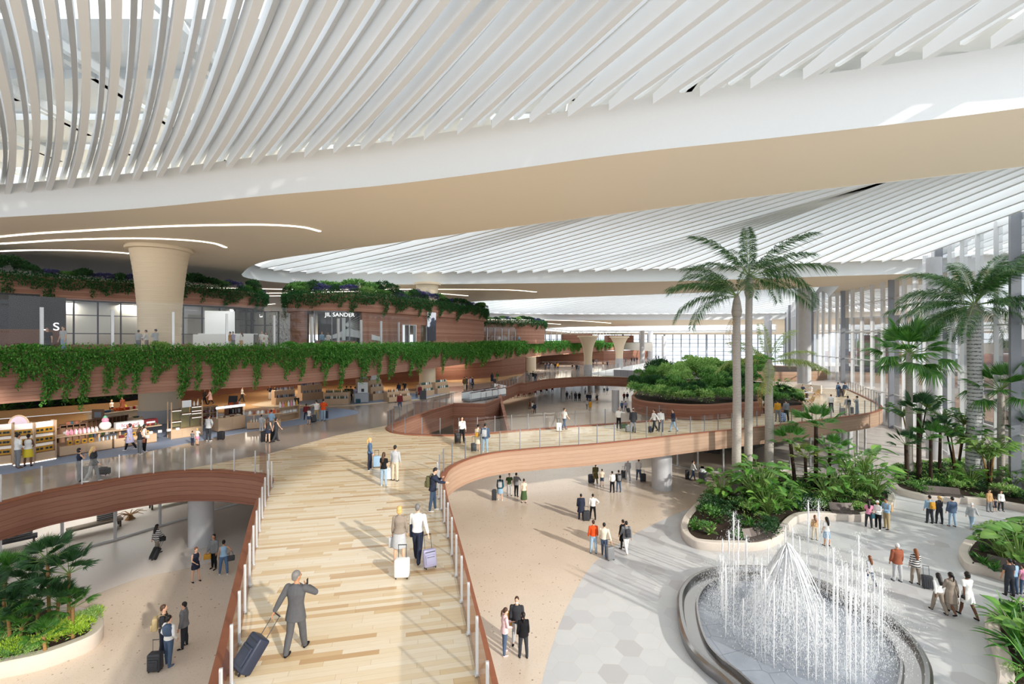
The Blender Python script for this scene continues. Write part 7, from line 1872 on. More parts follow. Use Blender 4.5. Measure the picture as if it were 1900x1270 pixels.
def cube_shelf(pa, pb, H, D, cols, rows, label, mat=None, z=ZB, doors=False, back=True):
    a, L, rz = frame_of(pa, pb, z); e = empty('display_shelf', a, rz, label, 'shelf unit'); mt = mat or OAKD; t = .04
    mb = MB()
    for k in range(cols + 1): mb.box((L * k / cols, D / 2, H / 2), (t, D, H))
    mb.build('upright', mt, e)
    for r in range(rows + 1): mb = MB(); mb.box((L / 2, D / 2, max(t / 2, H * r / rows - t / 2)), (L, D, t)); mb.build('shelf', mt, e)
    if back: mb = MB(); mb.box((L / 2, D - .02, H / 2), (L, .03, H)); mb.build('back_panel', mt, e)
    return e, L, rz
def block(pa, pb, H, D, label, mat=None, shelf=None, z=ZB, doors=2, name='display_block'):
    a, L, rz = frame_of(pa, pb, z); e = empty(name, a, rz, label, 'display table'); mt = mat or OAK
    mb = MB(); mb.box((L / 2, D / 2, .03), (L - .06, D - .06, .06)); mb.build('plinth', OAKD, e)
    mb = MB(); mb.box((L / 2, D / 2, H / 2 + .03), (L, D, H - .06)); mb.build('body', mt, e)
    for k in range(doors): mb = MB(); mb.box((L * (k + .5) / doors, -.008, H / 2 + .03), (L / doors - .03, .02, H - .12)); mb.build('door', mt, e)
    if shelf:
        h2, ov = shelf; mb = MB(); mb.box((L / 2 + .1, D * .55, h2), (L + ov, D * .7, .05)); mb.build('raised_top', mt, e)
        for sx in (.2, .8): mb = MB(); mb.box((L * sx, D * .55, (H + h2) / 2), (.08, .5, h2 - H)); mb.build('support', mt, e)
    return e, L, rz
# backlit shelves with orange bags
for (pa, pb, lab, seed) in [((-12, 866), (22, 862), 'open shelf of orange bags at the left edge of the shops', 1), ((25, 865), (62, 860), 'backlit white shelf behind the couple at left', 2), ((65, 859), (104, 852), 'backlit white shelf of orange bags, right of the couple', 3)]:
    a, L, rz = frame_of(pa, pb); e = empty('backlit_shelf', a, rz, lab, 'shelf unit'); H = 2.35; D = .55
    for x in (0, L): mb = MB(); mb.box((x, D / 2, H / 2), (.06, D, H)); mb.build('upright', OAK, e)
    mb = MB(); mb.box((L / 2, D * .6, H / 2 + .2), (L * .96, .04, H - .5)); mb.build('light_panel', emis('lit_panel', (1, .97, .92), .3), e)
    mb = MB(); mb.box((L / 2, D / 2, .28), (L, D, .5)); mb.build('base_cabinet', OAK, e)
    mb = MB(); mb.box((L / 2, -.01, .03), (L, .03, .04)); mb.build('light_strip', M['cove'], e)
    for r in range(3):
        mb = MB(); mb.box((L / 2, D * .4, .55 + .55 * r), (L, D * .7, .035)); mb.build('shelf', OAKD, e)
        items(e, 'bag', [(L * (.14 + .19 * k + (.06 if k > 1 else 0)), .12) for k in range(4)], rz, .57 + .55 * r, 'paper bag with a dark print on the backlit shelves', 'bags on the backlit shelves', 1.35, ('mustard',), 'paper bag', seed + r)
# arched mirror panel
a = W(18, 858, ZB) + V3((0, .5, 0)); e = empty('arched_panel', a, .1, 'tall arched panel with a pink glow left of the backlit shelves', 'panel')
mb = MB(); mb.tube([(-.55, 0, 0)] + [(-.55 * math.cos(t), 0, 2.1 + .55 * math.sin(t)) for t in [k * math.pi / 10 for k in range(11)]] + [(.55, 0, 0)], .04, 6); mb.build('frame', OAK, e)
mb = MB(); mb.v = [(-.52, 0, .05), (.52, 0, .05)] + [(.52 * math.cos(t), 0, 2.1 + .52 * math.sin(t)) for t in [k * math.pi / 10 for k in range(11)]]; mb.f = [tuple(range(len(mb.v)))]; mb.m = [0]; mb.box((0, .03, 1.1), (1.0, .03, 2.1)); mb.build('panel', plain('pink_panel', S(214, 196, 214), .3), e)
# cube shelves at the back
e, L, rz = cube_shelf((34, 842), (112, 828), 1.25, .45, 6, 2, 'low walnut cube shelf behind the backlit shelves'); 
items(e, 'jar', grid(.3, L - .3, 18, (.12, .25)), rz, .66, 'jar in the low walnut cube shelf', 'jars in the low walnut cube shelf', 1.0, ('light blue', 'white', 'light blue'), 'jar', 5); items(e, 'bottle', grid(1.2, L - .4, 7), rz, 1.25, 'bottle on top of the low walnut cube shelf', 'bottles on the low walnut shelf', 1.1, ('silver', 'white'), 'bottle', 6)
e, L, rz = cube_shelf((112, 827), (160, 821), 1.35, .6, 4, 2, 'walnut cube shelf in the middle with small jars'); items(e, 'jar', grid(.2, L - .3, 14, (.12, .25)), rz, .72, 'jar in the middle walnut cube shelf', 'jars in the middle walnut cube shelf', 1, ('light blue', 'silver'), 'jar', 7)
items(e, 'box', grid(.4, L - .4, 5), rz, 1.35, 'box on top of the middle walnut shelf', 'boxes on the middle walnut shelf', 1.2, ('rust', 'teal', 'brown'), 'box', 8)
e, L, rz = cube_shelf((163, 815), (238, 800), 1.3, .5, 10, 1, 'long walnut bookshelf with tall narrow bays'); items(e, 'book', grid(.3, L - .3, 22), rz, .05, 'book in the long walnut bookshelf', 'books in the long walnut bookshelf', 1.6, ('blue', 'white', 'charcoal', 'green', 'light grey'), 'book', 9)
a = e.location + V3((.9 * math.cos(rz) - .25 * math.sin(rz), .9 * math.sin(rz) + .25 * math.cos(rz), 1.3)); e = empty('picture_frame', a, .15, 'small brown picture frame standing on the walnut shelves', 'picture frame'); mb = MB(); mb.box((0, 0, .35), (.8, .05, .7)); mb.build('frame', OAKD, e); mb = MB(); mb.box((0, -.03, .3), (.45, .02, .4)); mb.build('picture', plain('grey_print', S(140, 150, 160), .5), e)
# market table with oranges
e, L, rz = block((184, 790), (264, 778), .85, 1.5, 'large pale-topped market table with a heap of oranges', M['cream'], None, name='market_table')
mb = MB(); add_mesh(mb, rbox_mesh((L + .5, 1.9, .08), .03, 1), (L / 2, .75, .9)); mb.build('table_top', plain('pale_top', S(228, 212, 184), .4), e)
rg = random.Random(6)
om = plain('orange_fruit', S(226, 98, 30), .5); mo = None
for k in range(46):
    if mo is None: mb = MB(); ell(mb, (0, 0, 0), (.075, .075, .07), None, 8, 6); mo = mb.build('orange', om, smooth=True); o = mo
    else: o = mo.copy(); COL.objects.link(o)
    x, y = L * rg.uniform(.42, .68), rg.uniform(.3, 1.1); o.location = (e.location.x + x * math.cos(rz) - y * math.sin(rz), e.location.y + x * math.sin(rz) + y * math.cos(rz), ZB + 1.01 + (.12 if k % 3 == 0 else 0)); tag(o, 'orange heaped on the pale market table', 'orange', 'oranges on the market table')
items(e, 'box', grid(L * .08, L * .36, 5, (.5,)), rz, .94, 'box on the pale market table', 'boxes on the market table', 1.2, ('khaki', 'grey', 'blue'), 'box', 3); items(e, 'box', grid(L * .74, L * .95, 4, (.6,)), rz, .94, 'flat tray on the pale market table', 'trays on the market table', 1.5, ('red', 'cream'), 'tray', 4)
# low oak blocks with raised tops
e, L, rz = block((110, 849), (208, 834), .62, 1.6, 'low oak display block with toy bottles, right of the backlit shelves', shelf=(1.15, .8))
items(e, 'bottle', grid(.5, 1.9, 8, (.6, .9)), rz, 1.18, 'round-capped bottle on the raised oak top', 'toy bottles on the raised oak top', 1.3, ('pink', 'white', 'pale pink'), 'bottle', 4)
items(e, 'bag', grid(.5, 1.5, 4), rz, .62, 'bag on the lower step, left end', 'bags on the left low step', 1.2, ('mustard',), 'paper bag', 5); items(e, 'bottle', grid(1.9, 2.7, 5), rz, .62, 'bottle on the lower step', 'bottles on the lower step', 1, ('light blue', 'white'), 'bottle', 6); items(e, 'bag', grid(3.3, 4.4, 4), rz, .62, 'bag on the lower step, right end', 'bags on the right low step', 1.2, ('mustard',), 'paper bag', 7)
q = e.location; ca, sa = math.cos(rz), math.sin(rz)
g2 = empty('round_toy', (q.x + 2.35 * ca - .8 * sa, q.y + 2.35 * sa + .8 * ca, ZB + 1.18), 0, 'large round white toy with a pink and green top on the raised oak block', 'toy'); mb = MB(); ell(mb, (0, 0, .3), (.34, .3, .3), None, 14, 10); mb.build('belly', M['white'], g2, smooth=True); mb = MB(); ell(mb, (0, 0, .66), (.2, .18, .2), None, 12, 8); mb.build('head', plain('toy_pink', S(228, 150, 178), .5), g2, smooth=True); mb = MB(); mb.lathe([(.1, .8), (.12, .86), (.02, .98)], 10); mb.build('cap', plain('toy_green', S(120, 190, 160), .5), g2, smooth=True)
g2 = empty('sign_box', (q.x + 3.6 * ca - .8 * sa, q.y + 3.6 * sa + .8 * ca, ZB + 1.18), rz, 'white sign box with red script on the raised oak block', 'sign'); mb = MB(); mb.box((0, 0, .2), (1.5, .5, .4)); mb.build('box_body', M['white'], g2); text_obj('Iceland', .34, (0, -.27, .2), 0, plain('red_script', S(206, 60, 90), .5), g2, 'lettering', .01)
g2 = empty('red_box', (q.x + 4.75 * ca - .8 * sa, q.y + 4.75 * sa + .8 * ca, ZB + 1.18), rz, 'dark red patterned box beside the white sign box', 'box'); mb = MB(); mb.box((0, 0, .2), (.8, .5, .4)); mb.build('box_body', cloth('maroon'), g2); mb = MB(); mb.box((0, -.26, .2), (.5, .01, .12)); mb.build('print', M['white'], g2)
e, L, rz = block((212, 833), (291, 821), .62, 1.6, 'low oak display block behind the strolling shoppers', shelf=(1.1, .6)); items(e, 'jar', grid(.5, 2.4, 7, (.5, .9)), rz, 1.13, 'jar on the raised oak top behind the shoppers', 'jars behind the shoppers', 1.3, ('white', 'green', 'rust'), 'jar', 8); items(e, 'box', grid(.4, 3.6, 7), rz, .62, 'box on the low oak block behind the shoppers', 'boxes behind the shoppers', 1.1, ('tan', 'maroon', 'white'), 'box', 9)
e, L, rz = block((247, 806), (266, 803), 1.2, .8, 'square oak counter with green teapots before the wide column'); items(e, 'bowl', grid(.2, L - .2, 3), rz, 1.2, 'teapot bowl on the square oak counter', 'bowls on the square oak counter', 1.4, ('green', 'teal', 'white'), 'bowl', 2)
# tall frame shelf
a, L, rz = frame_of((318, 816), (375, 808)); e = empty('frame_shelf', a, rz, 'tall oak frame shelf with olive panels right of the wide column', 'shelf unit'); H = 2.65; D = .9
for x in (0, L):
    for y in (0, D): mb = MB(); mb.box((x, y, H / 2), (.06, .06, H)); mb.build('post', OAK, e)
mb = MB(); mb.box((L / 2, D / 2, .35), (L, D, .66)); mb.build('base_cabinet', OAK, e)
for x in (.33, .66, 1.0): mb = MB(); mb.box((L * (x - .165), -.01, .36), (L * .31, .02, .58)); mb.build('door', OAK, e)
for x0, x1, z0, z1 in ((0.03, .33, .8, 2.0), (.35, .64, .7, 2.15), (.67, .97, .7, 2.2)): mb = MB(); mb.box((L * (x0 + x1) / 2, D * .5, (z0 + z1) / 2), (L * (x1 - x0), .04, z1 - z0)); mb.build('olive_panel', plain('olive_panel', S(140, 132, 96), .6), e)
for x0, x1, z in ((0, .33, 2.05), (0, .33, 1.25), (.34, .65, 1.75), (.66, 1, 2.2), (.66, 1, 1.9), (.66, 1, 1.72), (.66, 1, 1.42)): mb = MB(); mb.box((L * (x0 + x1) / 2, D * .3, z), (L * (x1 - x0), .5, .04)); mb.build('shelf', OAKD, e); mb = MB(); mb.box((L * (x0 + x1) / 2, .06, z - .05), (L * (x1 - x0) * .95, .03, .05)); mb.build('light_strip', emis('strip_soft', (1, .95, .88), 1.0) if 'strip_soft' not in bpy.data.materials else bpy.data.materials['strip_soft'], e)
mb = MB(); mb.box((L * .5, .1, 2.45), (L * .3, .05, .5)); mb.build('white_sign', M['white'], e); items(e, 'bottle', [(L * .76, .2), (L * .88, .2)], rz, 2.24, 'bottle on the tall frame shelf', 'bottles on the tall frame shelf', 1.4, ('white',), 'bottle', 2)
# glazed counter with white lamp frame
e, L, rz = block((405, 803), (455, 795), 1.05, 1.1, 'oak counter with a white lamp frame and dishes', doors=2, name='serving_counter'); mb = MB(); mb.tube([(0, .2, 1.05), (0, .2, 1.9), (L, .2, 1.9), (L, .2, 1.05)], .035, 6); mb.build('lamp_frame', M['white'], e)
for x in (.25, .75): mb = MB(); mb.tube([(L * x - .55, .2, 1.86), (L * x + .55, .2, 1.86)], .1, 8); mb.build('lamp_tube', emis('lamp_white', (1, 1, 1), 1.2), e, smooth='auto')
items(e, 'bowl', grid(.4, L - .3, 9, (.3, .6)), rz, 1.05, 'dish on the oak counter under the white lamps', 'dishes on the oak counter', 1, ('white', 'cream', 'brown'), 'dish', 2)
e, L, rz = cube_shelf((376, 790), (404, 786), 1.5, .6, 2, 3, 'purple and brown goods shelf behind the man in the grey sweater', OAK); 
for r in range(3): items(e, 'box', grid(.25, L - .2, 8), rz, .04 + .5 * r, 'box in the small oak shelf behind the counter', 'boxes in the small oak shelf', 1, ('maroon', 'lilac', 'brown'), 'box', r)
e, L, rz = cube_shelf((424, 786), (450, 782), 1.5, .6, 2, 2, 'walnut unit topped with jars and a dark easel'); items(e, 'jar', grid(.2, L - .2, 6), rz, 1.5, 'jar on the walnut unit with the easel', 'jars on the walnut unit with the easel', 1.6, ('orange', 'white', 'brown'), 'jar', 3); items(e, 'book', grid(.2, L - .2, 8), rz, .8, 'book in the walnut unit with the easel', 'books in the walnut unit', 1.3, ('charcoal', 'light grey'), 'book', 3)
mb = MB(); mb.box((0, 0, .35), (.7, .06, .75)); o = mb.build('easel_board', M['frame_dark'], loc=W(434, 783, ZB) + V3((-.3, .3, 1.5))); o.rotation_euler = (-.25, 0, .2); tag(o, 'dark easel board standing on the walnut unit', 'board')
e, L, rz = block((458, 798), (521, 793), .55, 1.0, 'low oak block with orange jars beside the pale youth', shelf=(1.1, .1)); items(e, 'jar', grid(.2, L - .2, 8, (.5,)), rz, 1.13, 'jar on the raised shelf beside the pale youth', 'jars beside the pale youth', 1.8, ('orange', 'rust', 'white'), 'jar', 5); items(e, 'bottle', grid(.3, L * .6, 7), rz, .55, 'bottle on the low block beside the pale youth', 'bottles beside the pale youth', 1, ('white', 'cream'), 'bottle', 5)
e, L, rz = cube_shelf((518, 784), (556, 777), 1.25, .6, 1, 2, 'oak counter shelf topped with perfume bottles', OAK); items(e, 'bottle', grid(.2, L - .2, 7), rz, 1.25, 'perfume bottle on the oak counter shelf', 'perfume bottles on the counter shelf', 1.9, ('white', 'mustard', 'pink', 'white'), 'bottle', 6); items(e, 'bottle', grid(.2, L - .2, 16), rz, .66, 'bottle in the open bay of the oak counter shelf', 'bottles in the open bay', 1.1, ('white', 'silver'), 'bottle', 7)
# pale island fixtures
for (pa, pb, H, D, lab, cols, n) in [((512, 752), (550, 748), 1.5, 1.2, 'tiered oak stand with blue bottles at the left of the pale island', ('blue', 'navy', 'light blue'), 12), ((561, 744), (600, 740), 1.7, 1.2, 'tiered oak stand with blue goods at the back of the pale island', ('blue', 'light grey'), 14), ((600, 752), (646, 751), 1.3, 1.4, 'long low oak stand of bottles in the middle of the pale island', ('white', 'teal', 'green'), 16),
                                      ((676, 740), (695, 737), 2.3, 1.4, 'stepped display tower with a white sign, left of two', ('white', 'brown', 'silver'), 10), ((692, 744), (716, 741), 2.3, 1.4, 'stepped display tower with a white sign, right of two', ('white', 'brown', 'silver'), 11), ((722, 747), (763, 743), 1.1, 1.4, 'low oak stand behind the maroon sweater', ('white', 'black', 'brown'), 12),
                                      ((786, 737), (806, 734), 1.4, 1.2, 'oak stand of green bottles left of the cream column foot', ('green', 'white', 'teal'), 14), ((812, 732), (834, 729), 1.5, 1.2, 'oak stand of green bottles right of the cream column foot', ('green', 'white', 'teal'), 14)]:
    sh_ = [v for k, v in {'at the left': 'leftmost stand of the pale island', 'at the back': 'rear stand of the pale island', 'in the middle': 'long low stand of the pale island', 'sign, left': 'left stepped display tower', 'sign, right': 'right stepped display tower', 'maroon': 'stand behind the maroon sweater', 'bottles left': 'stand left of the column foot', 'bottles right': 'stand right of the column foot'}.items() if k in lab][0]
    a, L, rz = frame_of(pa, pb, ZB + .056); e = empty('tiered_stand', a, rz, lab, 'display stand'); nt = 3 if H > 2 else 2; mb = MB()
    for k in range(nt): mb = MB(); mb.box((L / 2, D * (.5 + .16 * k), H * (k + .5) / nt), (L, D * (1 - .3 * k), H / nt)); mb.build('tier', OAK, e)
    for k in range(nt): items(e, 'bottle', grid(.2, L - .2, n, (.12 + D * .31 * k,)), rz, H * (k + 1) / nt, 'bottle on the ' + sh_, 'bottles on the ' + sh_, 1.3, cols, 'bottle', k + n)
    if 'sign' in lab: mb = MB(); mb.box((L / 2, D * .7, H + .35), (.9, .1, .6)); mb.build('sign_board', M['white'], e)
a = W(671, 747, ZB + .06); e = empty('kiosk', a, .2, 'white self-service kiosk with a tilted screen beside three standing people', 'kiosk'); mb = MB(); mb.box((0, 0, .55), (1.5, .9, 1.0)); mb.build('cabinet', plain('kiosk_grey', S(170, 176, 186), .4), e); mb = MB(); mb.box((.1, .2, 1.6), (1.1, .12, 1.3)); mb.build('screen_board', M['white'], e); mb = MB(); mb.box((.1, .12, 1.35), (.3, .02, .35)); mb.build('screen', M['frame_dark'], e)
for (px, py, lab) in [(550, 757, 'black chair by the stands of the pale island')]:
    a = W(px, py, ZB + .05); e = empty('chair', a, .3, lab, 'chair'); mb = MB(); mb.box((0, 0, .46), (.5, .5, .05)); mb.build('seat', M['frame_dark'], e); mb = MB(); mb.box((0, .24, .75), (.5, .04, .5)); mb.build('backrest', M['frame_dark'], e)
    for sx in (-1, 1):
        for sy in (-1, 1): mb = MB(); mb.box((sx * .22, sy * .22, .22), (.03, .03, .44)); mb.build('leg', M['frame_dark'], e)
mb = MB(); mb.box((0, 0, .55), (.75, .12, 1.05)); o = mb.build('notice_board', M['frame_dark'], loc=W(785, 742, ZB)); o.rotation_euler = (-.12, 0, .2); tag(o, 'dark standing notice board left of the green bottle stand', 'board')

# ================================================================ escalators by the landing
for k, px in enumerate((880, 900, 918)):
    e = empty('escalator', W(px, 742 - k * 3, ZB + .1), R(-35), ['left', 'middle', 'right'][k] + ' escalator top end with pale balustrade on the landing', 'escalator')
    mb = MB(); mb.box((0, 0, .12), (1.3, 3.0, .24)); mb.build('deck', M['frame_grey'], e)
    for sx in (-1, 1):
        mb = MB(); mb.box((sx * .62, 0, .6), (.05, 3.0, .75)); mb.build('balustrade', M['white'], e); mb = MB(); mb.tube([(sx * .62, -1.5, .95), (sx * .62, 1.3, 1.02), (sx * .62, 1.6, .8)], .05, 6); mb.build('handrail', plain('dark_handrail', S(70, 40, 38), .5), e)

# ================================================================ terrace cafe
def lounge_chair(p, rz, label):
    e = empty('lounge_chair', p, rz, label, 'chair'); wd_ = plain('teak', S(178, 132, 88), .5, 0, .08)
    mb = MB(); mb.box((0, 0, .40), (.56, .55, .05)); mb.build('seat', plain('woven_seat', S(206, 172, 124), .8), e)
    mb = MB(); mb.beam((0, -.26, .42), (0, -.48, .86), .54, .04); mb.build('backrest', plain('woven_seat', S(206, 172, 124), .8), e)
    for sx in (-1, 1):
        mb = MB(); mb.beam((sx * .29, .30, 0), (sx * .29, -.30, .46), .04, .04); mb.build('leg', wd_, e); mb = MB(); mb.beam((sx * .29, -.34, 0), (sx * .29, .26, .56), .04, .04); mb.build('leg', wd_, e); mb = MB(); mb.beam((sx * .29, .28, .56), (sx * .29, -.36, .60), .05, .03); mb.build('armrest', wd_, e)
def cafe_table(p, label, w=.9):
    e = empty('cafe_table', p, .3, label, 'table'); mb = MB(); add_mesh(mb, rbox_mesh((w * 1.4, w, .05), .015, 1), (0, 0, .73)); mb.build('table_top', plain('pale_table', S(222, 224, 230), .3), e); mb = MB(); mb.lathe([(.22, 0), (.22, .03), (.14, .05), (.14, .70)], 12); mb.build('pedestal', plain('dark_pedestal', S(80, 66, 60), .5), e)
cafe_table(W(1487, 752, ZB), 'pale cafe table nearest the low planter')
cafe_table(W(1497, 740, ZB), 'pale cafe table between the two seated people'); cafe_table(W(1482, 739, ZB), 'pale cafe table left of the seated people')
for px, py, rz, lab in [(1502, 751, 1.6, 'wooden lounge chair facing left beside the nearest cafe table'), (1491, 738, 3.0, 'woven lounge chair at the middle cafe table'), (1514, 736, 1.7, 'wooden lounge chair rightmost by the low wall'), (1479, 742, -1.2, 'wooden lounge chair left of the cafe tables'), (1470, 733, -.8, 'light lounge chair half hidden by the cafe shrubs')]: lounge_chair(W(px, py, ZB), rz, lab)
for px, py, fc, dr, lab in [(1489, 733, 280, 'shirt navy/trousers charcoal', 'person in navy seated at the cafe, dark hair'), (1505, 734, 190, 'tee white/trousers beige', 'person in white seated at the cafe, facing left')]:
    rec = person(px, py, 0, ZB, fc, 'sit', dr, H=1.72, label=lab, vox=.026)
    rec[0].location.z = ZB + .0
e = empty('waste_bin', W(1561, 736, ZB), 0, 'dark square bin between the two people by the glass wall', 'bin'); mb = MB(); mb.box((0, 0, .45), (.55, .45, .9)); mb.build('body', plain('bin_brown', S(84, 78, 78), .5), e); mb = MB(); mb.box((0, 0, .93), (.6, .5, .06)); mb.build('lid', M['frame_dark'], e)
e = empty('waste_bin', W(1304, 896, 0), 0, 'grey bin with a white liner by the shopfront under the terrace', 'bin'); mb = MB(); mb.lathe([(.3, 0), (.38, .85)], 4); mb.build('body', plain('bin_grey', S(86, 88, 94), .5), e); mb = MB(); mb.lathe([(.2, .85), (.3, .95), (.22, 1.12)], 8); mb.build('liner', M['white'], e)
b = MB(); b.ribbon(P2([(1432, 727), (1480, 729), (1523, 733)], ZB), ZB, ZB + 1.2, .3); struct(b.build('wall_terrace_back', plain('low_wall_beige', S(220, 210, 198), .7)))

# ================================================================ dining rows deep in the void
pc = {}
for k in range(11):
    px, py = 936 + 10.5 * k, 750 - 2.0 * k; p = W(px, py, 0) + V3((-2.5, 3.0, 0))
    def pc_copy(name, build, loc, lab, cat, grp):
        if name not in pc: o = build(); pc[name] = o
        else: o = pc[name].copy(); COL.objects.link(o)
        o.location = loc; tag(o, lab, cat, grp); return o
    def tb(): m = MB(); m.lathe([(.3, 0), (.05, .05), (.05, .7), (.5, .72), (.5, .76)], 12); return m.build('dining_table', plain('table_cream', S(214, 204, 192), .5))
    def chb(): m = MB(); m.box((0, 0, .44), (.5, .5, .08)); m.box((0, .24, .75), (.5, .06, .55)); [m.box((sx * .22, sy * .22, .2), (.05, .05, .4)) for sx in (-1, 1) for sy in (-1, 1)]; return m.build('dining_chair', cloth('maroon'))
    pc_copy('t', tb, p, 'round pale dining table in the row deep under the mezzanine', 'table', 'dining tables deep under the mezzanine')
    for dx in (-.85, .85):
        pc_copy('c', chb, p + V3((dx, .1, 0)), 'dark red dining chair in the row deep under the mezzanine', 'chair', 'dining chairs deep under the mezzanine')
b = MB(); b.ribbon([Vector((-14, 78)), Vector((-2, 100)), Vector((6, 122))], 0, 3.4, .3); struct(b.build('wall_dining_back', plain('dining_cream', S(226, 214, 198), .7)))
# ================================================================ fountain
rim = cr(P2([(1256, 1130), (1262, 1105), (1282, 1082), (1315, 1068), (1360, 1063), (1420, 1064), (1480, 1076), (1550, 1101), (1610, 1130), (1660, 1165), (1700, 1205), (1722, 1240), (1732, 1275), (1725, 1330), (1680, 1380), (1580, 1400), (1460, 1372), (1385, 1320), (1335, 1272), (1302, 1245), (1274, 1210), (1260, 1170)], 0), 4, True)
cxy = sum(rim, Vector((0, 0))) / len(rim)
fe = empty('fountain', (cxy.x, cxy.y, 0), 0, 'round fountain with a polished metal rim and many water jets', 'fountain')
loc = [p - cxy for p in rim]
ar = sum(loc[i - 1].x * loc[i].y - loc[i].x * loc[i - 1].y for i in range(len(loc))); sg = 1 if ar > 0 else -1
ch = NT('polished_bronze_steel'); ch.done((.36, .35, .35), .22, 1.0)
mb = MB(); prof = [(loc, 0.0), (loc, .34), (offset(loc, .09 * sg, True), .42), (offset(loc, .22 * sg, True), .42), (offset(loc, .30 * sg, True), .16), (offset(loc, .75 * sg, True), .14), (offset(loc, .80 * sg, True), .30), (offset(loc, .88 * sg, True), .30), (offset(loc, .90 * sg, True), .02)]
for r, z in prof: mb.v += [(p.x, p.y, z) for p in r]
n = len(loc)
for k in range(len(prof) - 1):
    for j in range(n): mb.f.append((k * n + j, k * n + (j + 1) % n, (k + 1) * n + (j + 1) % n, (k + 1) * n + j)); mb.m.append(0)
mb.build('rim', ch.mat, fe, smooth='auto')
inn = offset(loc, .89 * sg, True)
mb = MB(); mb.prism([Vector((p.x, p.y)) for p in inn], .015, .05)
hexw = M['hex']; t = NT('wet_basin_stone'); o_ = t.obj(); cl = t.noise(o_, 1.2, 5); rip = t.noise(o_, 9, 3, .6)
vv = t.n('ShaderNodeTexVoronoi'); vv.feature = 'DISTANCE_TO_EDGE'; t.link(o_, vv.inputs['Vector']); vv.inputs['Scale'].default_value = 1.1; vv.inputs['Randomness'].default_value = .4
c_ = t.mix(cl, S(120, 128, 142), S(164, 172, 184)); c_ = t.mix(t.math('MULTIPLY', t.math('LESS_THAN', vv.outputs['Distance'], .02), .5), c_, S(92, 98, 110))
mb.build('basin', t.done(c_, .08, 0, .6, bump=rip, bstr=.25, bdist=.03), fe)
def water(name, a):
    t = NT(name); t.done((.93, .95, .97), .35, 0, .5)
    tr = t.n('ShaderNodeBsdfTransparent'); mx = t.n('ShaderNodeMixShader'); mx.inputs[0].default_value = a
    t.link(tr.outputs[0], mx.inputs[1]); t.link(t.b.outputs[0], mx.inputs[2]); t.link(mx.outputs[0], t.N['Material Output'].inputs[0]); return t.mat
WJ = water('water_jet', .82); WS = water('water_spray', .8)
jets = [(1340, 1000), (1352, 985), (1361, 950), (1371, 965), (1385, 1000), (1398, 1026), (1412, 1040), (1430, 1032), (1444, 1010), (1458, 975), (1470, 975), (1485, 995), (1500, 928), (1520, 930), (1536, 985), (1545, 1020), (1552, 1055), (1561, 1040), (1570, 1045), (1581, 1020), (1592, 992), (1600, 1035), (1606, 1060), (1336, 1030), (1346, 1045), (1365, 1040), (1418, 1058), (1437, 1078), (1402, 1075), (1478, 1090), (1498, 1130), (1515, 1125), (1530, 1110), (1576, 1090), (1588, 1095)]
base_y = lambda px: 1120
rg = random.Random(8); jn = 0; spray = MB()
C0 = W(1478, 1165, 0)
def ringpt(px, front):
    """point of the jet ring under pixel column px"""
    best = None; rr = 3.35
    for k in range(360):
        a = math.pi * 2 * k / 360; p = Vector((C0.x + rr * math.cos(a), C0.y + rr * math.sin(a), 0.05)); x = pix(p)[0]
        f = p.y < C0.y
        if f == front and (best is None or abs(x - px) < best[0]): best = (abs(x - px), p)
    return best[1]
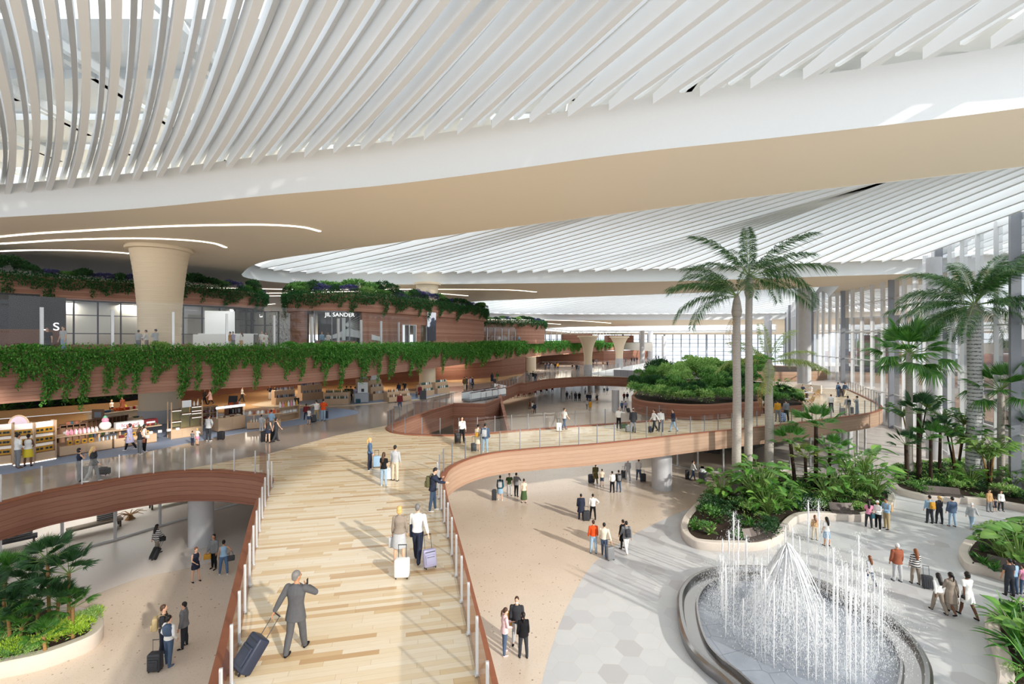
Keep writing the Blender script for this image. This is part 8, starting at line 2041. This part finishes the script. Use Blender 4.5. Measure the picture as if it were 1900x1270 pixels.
def jet(p, h, w):
    mb = MB(); N = 9; pts = [V3((p.x - cxy.x + rg.uniform(-.0015, .0015) * k, p.y - cxy.y, .04 + h * k / N)) for k in range(N + 1)]
    mb.tube(pts, [w * (.45 + .75 * (k / N) ** 2) for k in range(N)] + [w * .3], 6); mb.build('water_jet', WJ, fe, smooth=True, fix=False)
    for _ in range(int(150 * h)):
        z = h * rg.random() ** .6 * 1.04; r = rg.gauss(0, .07 + .12 * (z / h))
        a = rg.uniform(0, 6.3); q = V3((p.x - cxy.x + r * math.cos(a), p.y - cxy.y + r * math.sin(a), z)); s = rg.uniform(.006, .016)
        leafq(spray, q, V3((rg.uniform(-.2, .2), rg.uniform(-.2, .2), -1)), V3((rg.random(), 1, 0)), s * rg.uniform(1.5, 7), s)
for (px, ty) in jets:
    fr = ty > 1052 or (jn % 3 == 0 and ty > 1000); p = ringpt(px, fr); h = (pix(p)[1] - ty) / F * p.y; jet(p, max(.6, h), .038); jn += 1
for k in range(34):
    a = 2 * math.pi * k / 34; p = V3((C0.x + 2.9 * math.cos(a), C0.y + 2.6 * math.sin(a), 0)); h = rg.uniform(1.6, 3.2); jet(p, h, .024)
# central cone
for k in range(44):
    a = 2 * math.pi * k / 44 + rg.uniform(-.05, .05); mb = MB(); c = V3((C0.x - cxy.x - .35, C0.y - cxy.y + .1, .05)); H = rg.uniform(2.9, 3.5); rr = rg.uniform(1.2, 1.8)
    pts = [c + V3((math.cos(a) * rr * t_, math.sin(a) * rr * t_, H * (1 - t_ ** 1.5))) for t_ in [(q / 9) for q in range(10)]]
    mb.tube(pts, [.035, .034, .03, .028, .025, .022, .02, .016, .012, .008], 5); mb.build('fountain_stream', WJ, fe, smooth=True, fix=False)
for _ in range(16000):
    t_ = rg.random(); a = rg.uniform(0, 6.3); r = 1.75 * t_ ** .8; z = 3.1 * (1 - t_ ** 1.3) * rg.uniform(.1, 1.0) + rg.uniform(0, .4)
    q = V3((C0.x - cxy.x - .35 + r * math.cos(a), C0.y - cxy.y + .1 + r * math.sin(a), z)); s = rg.uniform(.006, .018); leafq(spray, q, V3((math.cos(a) * .4, math.sin(a) * .4, -1)), V3((rg.random(), 1, 0)), s * rg.uniform(2, 8), s)
for _ in range(16000):
    a = rg.uniform(0, 6.3); r = 3.1 + rg.gauss(0, .35); z = abs(rg.gauss(0, .5)) + rg.random() * 1.0; q = V3((C0.x - cxy.x + r * math.cos(a), C0.y - cxy.y + r * math.sin(a), z)); s = rg.uniform(.006, .017)
    leafq(spray, q, V3((rg.uniform(-.3, .3), rg.uniform(-.3, .3), -1)), V3((rg.random(), 1, 0)), s * rg.uniform(1.5, 6), s)
o = spray.build('water_spray', WS, fe, fix=False); o['kind'] = 'stuff'
